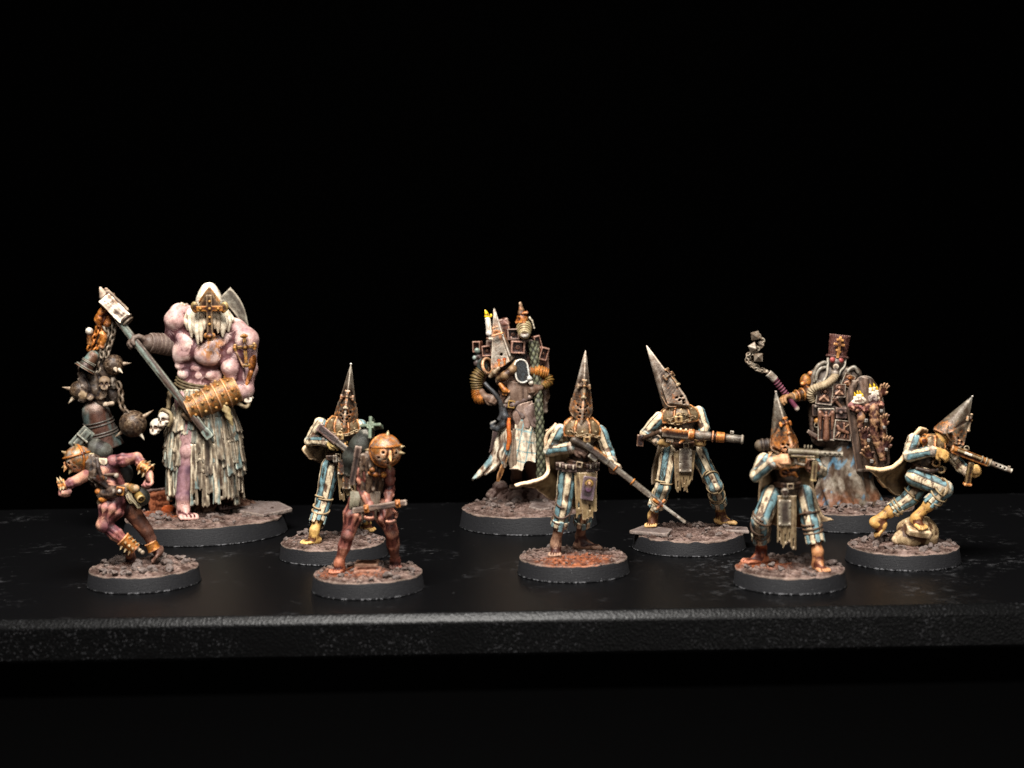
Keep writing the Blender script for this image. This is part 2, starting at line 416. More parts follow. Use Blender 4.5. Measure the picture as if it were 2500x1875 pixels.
def shelf():
    th, ch = 8.6, 1.45                            # folded sheet: flat top, chamfered lip, front face
    pr = [(YB, -th), (YB, 0.0), (YF + ch + .5, 0.0), (YF + ch + .15, -.06), (YF + ch - .12, -.24), (YF + .24, -ch + .12), (YF + .06, -ch - .15), (YF, -ch - .5)]
    pr += [(YF, -th + .8), (YF + .25, -th + .25), (YF + .8, -th)]
    V = []; n = len(pr)
    for x in (-420, 420): V += [(x, y, z) for y, z in pr]
    F = [[i, (i + 1) % n, n + (i + 1) % n, n + i] for i in range(n)] + [list(range(n))[::-1], list(range(n, 2 * n))]
    o = mk('shelf', np.array(V) / 1000, F, A(.01, .01, .01, 0), None, M_SHELF, smooth=False)
    o.data.materials.append(M_EDGE)
    for p in o.data.polygons:
        if p.index in range(2, n): p.material_index = 1
        if 2 <= p.index <= 6: p.use_smooth = True
    o['kind'] = 'structure'
shelf()
def slab(name, V, mat):
    o = mk(name, np.array(V, float) / 1000, [[0, 1, 2, 3]], A(0, 0, 0, 0), None, mat, smooth=False); o['kind'] = 'structure'
slab('wall', [(-900, 420, -400), (900, 420, -400), (900, 420, 700), (-900, 420, 700)], M_WALL)
slab('lower_shelf', [(-900, -60, -150), (900, -60, -150), (900, 420, -150), (-900, 420, -150)], M_LOW)

# ------------------------------------------------------------------ figure frame: photo measurements -> mm round a base
class Fig:
    def __init__(s, name, label, cx, cy, rpx):
        d = s.ray(cx, cy); t = -CAM[2] / d[2]; g = CAM + t * d
        s.org = g; s.depth = t; s.r = rpx * t / FPX
        s.root = bpy.data.objects.new(name, None); COL.objects.link(s.root)
        s.root.location = g / 1000; s.root.scale = (.001,) * 3; s.root.empty_display_size = 10
        s.root['label'] = label; s.root['category'] = 'miniature'; s.root['group'] = 'painted miniatures on the shelf'
        s.z = (0, 0, 1.0)
    @staticmethod
    def ray(px, py): return _F + (px - PW / 2) / FPX * _R + (PH / 2 - py) / FPX * _U
    def zoom(s, x0, y0, sc): s.z = (x0, y0, sc)
    def px(s, u, v): return s.z[0] + u / s.z[2], s.z[1] + v / s.z[2]
    def __call__(s, u, v, dy=0.0):
        """point seen at (u, v) lying dy mm behind the base's centre"""
        d = s.ray(*s.px(u, v)); t = (s.org[1] + dy - CAM[1]) / d[1]; return CAM + t * d - s.org
    def G(s, u, v, z):
        """point seen at (u, v) at height z"""
        d = s.ray(*s.px(u, v)); t = (z - CAM[2]) / d[2]; return CAM + t * d - s.org
    def mm(s, u): return u / s.z[2] * s.depth / FPX
    def part(s, name, prims, h=.2, mat=None, parent=None, **kw):
        return sculpt(name, prims, h, parent or s.root, mat, **kw)

# ------------------------------------------------------------------ bases
M_RIM = NT('black_base_rim')
def _rim():
    s = M_RIM; co = s.n('ShaderNodeTexCoord').outputs['Object']
    n = s.noise(co, 2.5, 3, .6); b = s.mix(n, (.0075, .0075, .0084), (.015, .015, .0165))
    sx = s.n('ShaderNodeSeparateXYZ'); s.l(co, sx.inputs[0])
    edge = s.math('MULTIPLY', s.ramp(sx.outputs[2], .50, .12), s.ramp(s.noise(co, 1.3, 4, .7), .48, .62))
    b = s.mix(s.math('MULTIPLY', edge, .8), b, (.42, .42, .44))
    sp = s.ramp(s.noise(co, 3.3, 2, .5), .74, .80); b = s.mix(s.math('MULTIPLY', sp, .5), b, (.3, .3, .3))
    s.l(b, s.b.inputs['Base Color']); s.b.inputs['Roughness'].default_value = .62; s.b.inputs['Specular IOR Level'].default_value = .14
    mp = s.n('ShaderNodeMapping'); mp.inputs['Scale'].default_value = (.6, .6, 5); s.l(co, mp.inputs[0])
    s.bump(s.math('ADD', s.noise(mp.outputs[0], 1.2, 3), s.math('MULTIPLY', n, .6)), .16, .12)
_rim(); M_RIM = M_RIM.m
STONES = []
def stone_meshes():
    for k in range(7):
        bm = bmesh.new(); bmesh.ops.create_icosphere(bm, subdivisions=2, radius=1)
        g = np.random.default_rng(40 + k); cuts = [nrm(g.normal(size=3)) for _ in range(9)]
        for v in bm.verts:
            p = np.array(v.co)
            for c in cuts:
                e = p @ c - (.62 + .1 * (k % 3))
                if e > 0: p = p - c * e
            v.co = Vector(p * (1, .85, .72))
        V = np.array([v.co[:] for v in bm.verts]); bm.verts.index_update(); F = np.array([[v.index for v in f.verts] for f in bm.faces]); bm.free()
        o = mk('stone', V, F, C('6a605c'), None, M_GROUND, cit=3, smooth=False)
        STONES.append(o.data); bpy.data.objects.remove(o)
stone_meshes()
def put_stone(f, base, p, r, rot=None, k=None, tint=None):
    m = STONES[rng.integers(len(STONES))] if k is None else STONES[k]
    p = np.array(p, float)
    if getattr(f, 'hz', None) is not None:        # keep it on the base and seated in the earth
        q = math.hypot(p[0], p[1]); lim = f.r * .95 - r * .9
        if q > lim: p[:2] *= lim / q
        p[2] = f.hz(p[0], p[1]) + r * .28
    o = bpy.data.objects.new('stone', m); COL.objects.link(o); o.parent = base
    o.location = p; o.scale = (r, r * rng.uniform(.8, 1.1), r * rng.uniform(.75, 1.0))
    o.rotation_euler = tuple(rng.uniform(-.5, .5, 2)) + (rng.uniform(0, 6.3),)
    return o
def make_base(f, hgt, stones=18, top=.95, orange=(), seed=1, bump=1.0, c0='4a3a34', over=1.0, keep=(), size=(.45, 1.1), slabs=()):
    """tapered plastic rim, earth texture on top with stones; orange = pigment patches (x, y, radius, strength) in radii"""
    R = f.r; rt = R * top; f.top = hgt + .35; f.hf = hgt
    base = lathe('base', (0, 0, 0), (0, 0, 1), [(.01, .02), (R * .985, .02), (R, .18), (R - .12, .45), (rt + .1, hgt - .35), (rt - .1, hgt), (.01, hgt)], f.root, C('303032'), M_RIM, n=96)
    nr, na = 54, 190; rr = np.linspace(0, 1, nr); aa = np.linspace(0, 2 * math.pi, na, endpoint=False)
    X, Y = rr[:, None] * np.cos(aa), rr[:, None] * np.sin(aa)
    q = np.stack([X * R, Y * R, np.full_like(X, seed * 9.7)], -1)
    wob = 1 + .05 * over * (fbm(np.stack([np.cos(aa) * 3, np.sin(aa) * 3, np.full_like(aa, seed * 3.3)], -1), 1.3, 3) - .4)
    X, Y = X * rt * wob, Y * rt * wob
    H = hgt + .3 + bump * (1.5 * (fbm(q, .28, 3) - .42) + .75 * (fbm(q, 1.2, 2) - .5) + .45 * (fbm(q, 2.6, 2) - .5))
    edge = sstep(.90, 1.0, rr)[:, None]; H = H * (1 - edge) + (hgt + .05) * edge + .25 * edge * (fbm(q, 2, 1) - .3)
    for kx, ky, kr in keep:                      # flat tread where a foot stands
        d = np.sqrt((X - kx) ** 2 + (Y - ky) ** 2); t = 1 - sstep(kr * .6, kr * 1.2, d); H = H * (1 - t) + f.top * t
    H = np.maximum(H, hgt + .03)
    V = np.stack([X, Y, H], -1).reshape(-1, 3); F = []
    for i in range(nr - 1):
        for k in range(na):
            F.append((i * na + k, (i + 1) * na + k, (i + 1) * na + (k + 1) % na, i * na + (k + 1) % na))
    b = len(V); V = np.concatenate([V, np.stack([X[-1], Y[-1], H[-1] - .7], -1) * A(.985, .985, 1)])
    o = (nr - 1) * na
    for k in range(na): F.append((o + k, b + k, b + (k + 1) % na, o + (k + 1) % na))
    cc = mixc(C(c0) * .75, C('75635c'), sstep(.3, .75, fbm(V, .5, 3)))
    for ox, oy, orr, st in orange:
        d = np.sqrt((V[:, 0] / R - ox) ** 2 + (V[:, 1] / R - oy) ** 2) / orr + .5 * (fbm(V, .6, 2) - .5)
        cc = mixc(cc, mixc(C('5c3324'), C('8d5030'), sstep(.3, .7, fbm(V, 1.3, 3))), st * (1 - sstep(.5, 1.1, d)))
    mk('ground', V, np.array(F), cc, base, M_GROUND, cit=4)
    g = np.random.default_rng(seed + 100)
    def hz(x, y):
        return float(np.interp(math.hypot(x, y) / rt, rr, H[:, int((math.atan2(y, x) % (2 * math.pi)) / (2 * math.pi) * na) % na]))
    f.hz = hz
    n = 0; tries = 0
    while n < stones and tries < 500:
        tries += 1
        a, r_ = g.uniform(0, 2 * math.pi), R * math.sqrt(g.uniform(.05, .82)); x, y = r_ * math.cos(a), r_ * math.sin(a)
        if any(math.hypot(x - kx, y - ky) < kr * 1.1 for kx, ky, kr in keep): continue
        put_stone(f, base, (x, y, hz(x, y) + .05), g.uniform(*size) * (1.25 if y > 0 else 1)); n += 1
    parts = []                                   # grit too small to pick apart
    ico = bmesh.new(); bmesh.ops.create_icosphere(ico, subdivisions=1, radius=1); iv = np.array([v.co[:] for v in ico.verts]); ico.verts.index_update()
    jf = [[v.index for v in fc.verts] for fc in ico.faces]; ico.free()
    for _ in range(int(300 * (R / 12.5) ** 2)):
        a, r_ = g.uniform(0, 2 * math.pi), rt * math.sqrt(g.uniform(0, .99)); x, y = r_ * math.cos(a), r_ * math.sin(a)
        s_ = g.uniform(.1, .3); parts.append((iv * s_ * g.uniform(.6, 1.2, 3) + A(x, y, hz(x, y) + .03), jf))
    v_, f_ = join(parts); gr = mk('grit', v_, f_, mixc(C('43352f'), C('7a6a64'), fbm(v_, .8, 2)), base, M_GROUND, smooth=False); gr['kind'] = 'stuff'
    for sl in slabs:                              # flat paving flakes: outline in base radii, z, thickness
        pts, z0, th = sl
        pr = []
        c = np.mean(pts, 0)
        P2 = np.array(pts) * R; nP = len(P2)
        def fs(p, P2=P2, z0=z0, th=th):
            d = np.full(p.shape[:-1], -9.0)
            for i in range(len(P2)):
                a_, b_ = P2[i], P2[(i + 1) % len(P2)]; e = nrm(b_ - a_); nn = A(e[1], -e[0])
                d = np.maximum(d, (p[..., :2] - a_) @ nn)
            return np.maximum(d + .35 * (fbm(p, .9, 2) - .5), np.abs(p[..., 2] - z0) - th)
        lo = np.append(P2.min(0), z0 - th); hi = np.append(P2.max(0), z0 + th)
        sculpt('paving_flake', [prim(lo - .3, hi + .3, fs)], .24, base, M_GROUND, col=C('6c615d'))
    return base

# ------------------------------------------------------------------ anatomy
def hand(wr, fw, n, side=1, s=1.0, c1=55, c2=75, col=None, spread=0.0, k=.10):
    """palm and five fingers: fw from wrist to knuckles, n the way the palm faces, side = thumb side (+1 along fw x n)"""
    fw = nrm(fw); n = nrm(np.asarray(n, float) - fw * (np.asarray(n, float) @ fw)); sd = np.cross(fw, n); wr = np.asarray(wr, float)
    M = np.stack([sd, n, fw], 1); P = [ell(wr + fw * 1.15 * s, A(1.08, .62, 1.35) * s, M, .25, col), cap(wr - fw * .5 * s, wr + fw * .5 * s, .78 * s, .8 * s, .4, col)]
    for i, L in zip((-1.5, -.5, .5, 1.5), (.82, .98, 1.0, .9)):
        i *= side; b = wr + fw * (2.0 - .1 * abs(i)) * s + sd * i * .52 * s; a = spread * i
        d0 = nrm(fw + sd * a); r = lambda t: nrm(d0 * math.cos(math.radians(t)) + n * math.sin(math.radians(t)))
        p1 = b + r(c1) * .95 * L * s; p2 = p1 + r(c1 + c2 * .7) * .75 * L * s; p3 = p2 + r(c1 + c2 * 1.25) * .5 * L * s
        P += caps([b - fw * .3 * s, b, p1, p2, p3], [.4 * s, .40 * s, .36 * s, .33 * s, .28 * s], k, col=col)
    b = wr + fw * .55 * s + sd * .8 * side * s; t1 = b + (fw * .55 + sd * .5 * side + n * .45) * 1.0 * s; t2 = t1 + (fw * .65 - sd * .1 * side + n * .55) * .95 * s
    P += caps([b, t1, t2], [.46 * s, .40 * s, .32 * s], k, col=col)
    return P
def foot(an, toe, s=1.0, col=None, up=(0, 0, 1), side=1):
    """heel under the ankle, arched instep and five toes; an = ankle centre, toe = point on the ground under the toes"""
    an = np.asarray(an, float); toe = np.asarray(toe, float); up = nrm(up); d = toe - an; fl = nrm(d - up * (d @ up)); sd = np.cross(fl, up)
    h = -(d @ up); g = an - up * h                 # ground point under the ankle
    L = np.linalg.norm(d - up * (d @ up)); P = [ell(g - fl * .45 * s + up * .75 * s, A(.95, 1.15, .85) * s, np.stack([sd, fl, up], 1), .5, col),
        cap(an, g + up * .95 * s, .98 * s, .95 * s, .8, col), cap(g + up * (min(h, 2.4 * s) * .72) + fl * .25 * s, g + fl * (L - .9 * s) + up * .5 * s, .95 * s, .46 * s, .8, col)]
    for i in (-1, 0, 1): P.append(cap(g + up * .45 * s + sd * i * .35 * s, g + fl * (L - .7 * s) + up * .42 * s + sd * i * .75 * s, .55 * s, .45 * s, .35, col))
    for j, i in enumerate((-2, -1, 0, 1, 2)):
        big = .17 * (2 + i * side) / 4 * s; e = L + .55 * s - .16 * abs(i - side) * s; b = g + sd * i * .52 * s
        P.append(caps([b + fl * (L - 1.0 * s) + up * .45 * s, b + fl * (e - .3 * s) + up * .5 * s, b + fl * e + up * .32 * s], [.27 * s + big, .28 * s + big, .26 * s + big], .08, col=col))
    for i in (-1.5, -.5, .5, 1.5):
        b = g + sd * i * .52 * s; P.append(cap(b + fl * (L - .75 * s) + up * .95 * s, b + fl * (L + .7 * s) + up * .55 * s, .1 * s, .16 * s, .05, op='s'))
    return P
CREAM, BLUE, SEAM = C('cbbb9d'), C('64858b'), C('281c15')
def stripes(a, b, n=8, ph=.5, c1=None, c2=None, seam=.10, hint=(0, -1, 0)):
    c1 = CREAM if c1 is None else c1; c2 = BLUE if c2 is None else c2
    a = np.asarray(a, float); M = frame(np.asarray(b, float) - a, hint)
    def f(p):
        q = (p - a) @ M; t = (np.arctan2(q[..., 0], q[..., 1]) / (2 * math.pi) * n + ph) % n
        k = np.floor(t).astype(int) % 2; e = np.abs(t - np.round(t))
        cc = np.where((k == 0)[..., None], c1, c2); return mixc(SEAM, cc, sstep(seam * .4, seam * 1.5, e))
    return f
FLESH = C('b58c52')
def rope_wrap(f, a, b, turns, r, rr=.26, col=None, name='rope', t0=0.0, t1=1.0, rad2=None, tilt=.25, parent=None, ph=0.0):
    """cord wound round a limb from a to b"""
    a = np.asarray(a, float); b = np.asarray(b, float); M = frame(b - a); n = int(26 * turns); L = np.linalg.norm(b - a)
    t = np.linspace(0, 1, n); ang = 2 * math.pi * turns * t + ph; R = np.interp(t, [0, 1], [r, rad2 or r]) + rr * .55
    h = (t0 + (t1 - t0) * t) * L + tilt * R * np.sin(ang)
    P = a + h[:, None] * M[:, 2] + (R * np.cos(ang))[:, None] * M[:, 0] + (R * np.sin(ang))[:, None] * M[:, 1]
    return tube(name, P, rr, parent or f.root, C('8f7a58') if col is None else col, M_CLOTH, n=n, sides=8, twist=4, tamp=.16)
def hem(f, a, b, r, parent, c1=None, c2=None, name='torn_hem', n=11, L=1.5, th=.3):
    """ragged strips hanging below a trouser leg"""
    a = np.asarray(a, float); M = frame(np.asarray(b, float) - a); P = []
    for i in range(n):
        t = 2 * math.pi * (i + .5) / n; d = math.cos(t) * M[:, 0] + math.sin(t) * M[:, 1]; l = L * (.55 + .7 * vnoise(A(i * 1.7, a[0], a[1])[None])[0])
        tg = -math.sin(t) * M[:, 0] + math.cos(t) * M[:, 1]; z = M[:, 2]; w = math.pi * r / n
        P.append(box(a + d * (r - .05 + .12 * l) + z * l * .4, (w * .95, th * .5, l * .75), np.stack([tg, d, z], 1), .12, .1, (c1 if i % 2 else c2)))
    return f.part(name, P, .2, M_CLOTH, parent, col=CREAM)

def hood(f, b, tip, front, R0, L, col_lo, col_hi, rust=.25, holes=True, cross=(.28, .62), orn=True, name='pointed_hood', flare=.05, bow=0.0, ccol=None, worn=False):
    """pointed iron hood with a keeled face plate; b = middle at brow height"""
    b = np.asarray(b, float); tip = np.asarray(tip, float); H = np.linalg.norm(tip - b); wv = (tip - b) / H
    fv = np.asarray(front, float); fv = nrm(fv - wv * (fv @ wv)); sv = np.cross(fv, wv); M = np.stack([sv, fv, wv], 1)
    def shape(p, off=0.0):
        q = (p - b) @ M; x, y, z = q[..., 0], q[..., 1], q[..., 2]
        y = y + bow * np.clip(z, 0, None) ** 2 / H
        Rc = np.where(z > 0, R0 * np.clip(1 - z / H, 0, 1) ** .93 + .12, R0 * (1 + flare * z) + .12)
        m = np.where(y > 0, np.maximum(np.sqrt(x * x + (.74 * y) ** 2), .80 * np.abs(x) + .70 * y), np.sqrt(x * x + y * y))
        d = (m - Rc - off) * .85
        fr = sstep(-.1, .5, y / R0)
        cb = (-L + .95 * np.abs(x)) * fr + (-.35 * L) * (1 - fr)
        return np.maximum(d, (cb - z) * .9), x, y, z
    def main(p): return np.maximum(shape(p)[0], (p - b) @ wv - H)
    def plate(p):
        d, x, y, z = shape(p, .24)
        return np.maximum(np.maximum(d, z - .52 * H + 1.5 * np.abs(x)), .25 * R0 - y)
    e = A(R0 * 1.7, R0 * 1.7, R0 * 1.7); lo = np.minimum(b - wv * L, tip) - e; hi = np.maximum(b - wv * L, tip) + e
    def paint(p):
        z = (p - b) @ wv / H; c = mixc(col_lo, col_hi, sstep(.1, .95, z) + .3 * (fbm(p, .9, 2) - .5)); c = mixc(c, C('4a3a2a'), .55 * sstep(.42, .62, fbm(p * A(1, 1, .5), .55, 3)) * (1 - sstep(.5, .9, z))); c[..., 3] = rust * (1 - sstep(.05, .7, z)) * 1.5; return c
    if worn:                                       # bare dark plastic and a white fleck where the tip has rubbed
        pb_ = paint
        def paint(p): return mixc(pb_(p), C('191715'), sstep(.86, .90, (p - b) @ wv / H))
    P = [prim(lo, hi, main, .05, paint=paint), prim(lo, hi, plate, .05, paint=paint)]
    k0 = lambda c, x: b + wv * c + sv * x + fv * ((R0 * (1 - max(c, 0) / H) ** .93 + .36 - .80 * abs(x)) / .70)
    if holes:
        for x in (-1, 1):
            for dc, dx in ((-.2, .62), (-.55, .32), (.35, .75), (.18, .33), (-.95, .4)):
                P.append(cap(k0(dc * L * .55, x * dx * R0 * .62) + fv * .3, k0(dc * L * .55, x * dx * R0 * .62) - fv * .9, R0 * .085 + .05, op='s', k=.03))
    o = f.part(name, P, .16, M_METAL, None)
    if worn: sculpt('tip_fleck', [ell(tip + wv * .05, .24, None, .05, C('e6e2da'))], .1, o, M_METAL)
    c0, c1 = cross
    a0, a1 = k0(c0 * H, 0), k0(c1 * H, 0); ax = nrm(a1 - a0); nn = nrm(fv - ax * (fv @ ax)); X = np.stack([sv, nn, ax], 1); Lc = np.linalg.norm(a1 - a0); mid = a0 + ax * Lc * .66
    cc = C('84745c', .26) if ccol is None else ccol
    w_ = Lc * .075
    Q = [box(a0 + ax * Lc * .5, (w_, .26, Lc * .46), X, .08, .06, cc), box(a0 + ax * Lc * .03, (w_ * 1.9, .28, Lc * .06), X, .1, .15, cc), box(a0 + ax * Lc * .97, (w_ * 1.9, .28, Lc * .06), X, .1, .15, cc)]
    for x in (-1, 1):
        e_ = mid + sv * x * Lc * .30 - nn * Lc * .15
        Q += [cap(mid, e_, w_, w_, .08, cc), box(e_, (w_ * .9, .3, w_ * 2.0), X, .1, .12, cc)]
    Q += [ell(mid + nn * .2, .3, None, .05, C('b08a55')), ell(a0 + ax * Lc * .06 + nn * .22, .24, None, .05, C('c9b890'))]
    sculpt('cross', Q, .15, o, M_METAL, col=cc)
    if orn:   # brass trim band along the cheek edge
        for x in (-1, 1):
            T = [k0(-.55 * L, x * .72 * R0) + sv * x * .1 - fv * .1, b + sv * x * (R0 + .15) - wv * .15 * L + fv * .15 * R0, b + sv * x * (R0 * .86 + .2) + wv * .22 * H * .7 - fv * .15 * R0]
            tube('cheek_trim', T, [.16, .22, .12], o, C('6a5238', .22), M_METAL, n=14, sides=8)
    return o
def mantle(f, nk, sl, sr, drop, dep, parent=None, rust=.30):
    """studded collar plate over the shoulders"""
    nk, sl, sr = (np.asarray(v, float) for v in (nk, sl, sr)); m = (sl + sr) / 2; x = nrm(sr - sl); hw = np.linalg.norm(sr - sl) / 2
    c = (nk + m) / 2 - A(0, 0, drop * .35); z = A(0, 0, 1.0); y = nrm(np.cross(z, x)); z = np.cross(x, y); M = np.stack([x, y, z], 1)
    col = C('75644a', rust * .5)
    drop = drop * 1.2; E = A(hw * 1.0, dep * 1.06, drop); edge_c = C('946c36', rust + .16)
    S = lambda t, ph, o=1.0: c + M @ (E * o * A(math.sin(math.radians(ph)) * math.cos(t), math.sin(math.radians(ph)) * math.sin(t), math.cos(math.radians(ph))))
    P = [ell(c, E, M, .2, col), box(c - z * drop * 1.02, (hw * 2, dep * 2, drop * .66), M, .05, .05, op='s'), cyl(nk - z * .8, nk + z * 1.0, dep * .64, dep * .56, .2, col), tor(nk + z * .9, z, dep * .56, .26, k=.1, col=edge_c)]
    ts = np.linspace(0, 2 * math.pi, 9)[:-1] + .39
    for q, t in enumerate(ts):
        P.append(caps([S(t, 38, 1.03), S(t, 62, 1.05), S(t, 86, 1.04), S(t, 108, 1.03)], [.18, .2, .2, .2], .08, col=edge_c))
        for ph in (52, 92): P.append(ell(S(t + .39, ph, 1.0), .24, None, .05, C('9a8460', .15)))
        P.append(cap(S(t, 110, 1.02), S(t + .785, 110, 1.0), .3, .3, .06, edge_c)); P.append(cap(S(t, 36, 1.02), S(t + .785, 36, 1.0), .24, .24, .06, edge_c))
    return f.part('collar_mantle', P, .18, M_METAL, parent)
def padlock(f, c, s, parent=None, M=None):
    M = np.eye(3) if M is None else M
    col = C('b79a6a', .1)
    P = [box(c, (1.0 * s, .42 * s, .85 * s), M, .2, .1, col), tor(c + M @ A(0, 0, .95 * s), M @ A(0, 1, 0), .55 * s, .2 * s, col=col), cap(c + M @ A(0, -.7 * s, .1 * s), c + M @ A(0, .1, .1 * s), .2 * s, op='s', k=.03), box(c + M @ A(0, -.5 * s, -.25 * s), (.11 * s, .3 * s, .32 * s), M, .03, .02, op='s')]
    return f.part('padlock', P, .14, M_METAL, parent)
def chain(f, pts, parent=None, col=None, name='chain', **kw):
    v, fc = chain_data(pts, **kw); o = mk(name, v, fc, C('8f7c5e', .1) if col is None else col, parent or f.root, M_METAL); o['kind'] = 'stuff'; return o

def pilgrim(f, J, sph=(.5, .5), lph=(.5, .5), skin=None, feet=(1, 1), tw=(3.5, 2.5), hemz=.52, belt='5a4030', sleeve=(1.45, 1.15), thigh=(2.15, 1.75, 1.8), ank=1.05, hs=1.0, palm=None, hgrip=((55, 75), (55, 75)), ties=(None, None), tunic_c='4a3a2c', ropec='8f7a58', upf=(None, None), hand_c=(None, None)):
    """striped robe soldier: J holds joints in mm"""
    skin = FLESH if skin is None else skin
    sk = skin if isinstance(skin, tuple) else (skin, skin)
    g = J; B = []
    B += [cap(g['pel'], g['ch'], 2.0, 2.3, .6), cap(g['ch'], g['nk'], 1.9, 1.3, .6), cap(g['nk'], g['nk'] + nrm(g['hd'] - g['nk']) * 2.2, 1.2, 1.3, .5), ell(g['hd'], (1.6, 1.7, 1.9), None, .4)]
    for i, s in enumerate('LR'):
        hc = sk[i] if hand_c[i] is None else hand_c[i]
        B += caps([g['sh' + s], g['el' + s], g['wr' + s]], [1.1, .9, .72], .4, col=hc)
        B += hand(g['wr' + s], g['hf' + s], g['hn' + s], g['hs' + s], hs, *hgrip[i], col=hc)
        B += caps([g['hp' + s], g['kn' + s], g['an' + s]], [1.6, 1.3, ank], .4, col=sk[i])
        c = g['kn' + s] * .4 + g['an' + s] * .6; B.append(ell(c + nrm(g['kn' + s] - g['an' + s]) * .4, (1.25, 1.3, 1.5), None, .5, sk[i]))
        B += foot(g['an' + s], g['to' + s], 1.08, sk[i], (0, 0, 1) if upf[i] is None else upf[i], feet[i])
    f.part('body', B, .2, M_SKIN, col=sk[0])
    # tunic and sleeves
    T = [cap(g['pel'], g['ch'], tw[1] * .95, tw[1], .6, C(tunic_c)), ell((g['ch'] + g['nk']) / 2, (tw[0], tw[1], 2.6), frame(A(0, 0, 1)), .7, C(tunic_c))]
    for i, s in enumerate('LR'):
        a, b_, w_ = g['sh' + s], g['el' + s], g['wr' + s]; m = w_ + nrm(b_ - w_) * .5
        T += [cap(a, b_, sleeve[0] + .15, sleeve[0] - .1, .3, paint=stripes(a, b_, 7, sph[i])), cap(b_, m, sleeve[0] - .1, sleeve[1], .3, paint=stripes(b_, m, 7, sph[i]))]
        T += [cyl(m - nrm(w_ - b_) * .55, m + nrm(w_ - b_) * .35, sleeve[1] + .16, sleeve[1] + .12, .08, C('6b5140'), rd=.15)]
    f.part('tunic', T, .2, M_CLOTH, col=C(tunic_c), warp=lambda p: .5 * (fbm(p, .75, 2) - .5))
    tr = []; t0, t1, t2 = thigh
    for i, s in enumerate('LR'):
        h_, k_, a_ = g['hp' + s], g['kn' + s], g['an' + s]; e = k_ + (a_ - k_) * hemz
        tr += [cap(h_, k_, t0, t1, .5, paint=stripes(h_, k_, 8, lph[i])), cap(k_, e, t1, t2, .35, paint=stripes(k_, a_, 8, lph[i]))]
        tr.append(cyl(e, e + nrm(a_ - k_) * 3.5, t2 + .9, op='s', k=.1))
    tr.append(ell(g['pel'], (2.6, 2.2, 1.7), None, .5, C('4a382a')))
    to = f.part('trousers', tr, .2, M_CLOTH, warp=lambda p: .5 * (fbm(p * A(1, 1, .55), .75, 2) - .5))
    for i, s in enumerate('LR'):
        k_, a_ = g['kn' + s], g['an' + s]; e = k_ + (a_ - k_) * (hemz - .06); hem(f, e, a_, t2, to, CREAM, BLUE)
        for (p0, p1, tn, t0_, t1_, til) in (ties[i] or ()):
            ra, rb = (t0, t1) if p0 == 'hp' else (t1, t2)
            A0, A1 = g[p0 + s], g[p1 + s]; r0 = ra + (rb - ra) * t0_; r1 = ra + (rb - ra) * t1_
            rope_wrap(f, A0, A1, tn, r0 + .08, .21, C(ropec), t0=t0_, t1=t1_, rad2=r1, tilt=til, ph=1.5)
    # belt
    bz = g['pel'] + nrm(g['ch'] - g['pel']) * 1.1; M = frame(g['ch'] - g['pel'])
    f.part('belt', [tor(bz, g['ch'] - g['pel'], tw[1] * 1.06, .42, col=C(belt)), tor(bz + M[:, 2] * .45, M[:, 2], tw[1] * 1.05, .4, col=C(belt)), box(bz + M[:, 1] * (tw[1] * 1.1 + .3) + M[:, 2] * .2, (.75, .3, .7), M, .1, .05, C('9a8a70')), box(bz + M[:, 1] * (tw[1] * 1.1 + .6) + M[:, 2] * .2, (.4, .3, .35), M, .05, .05, op='s')], .18, M_METAL)
    return to
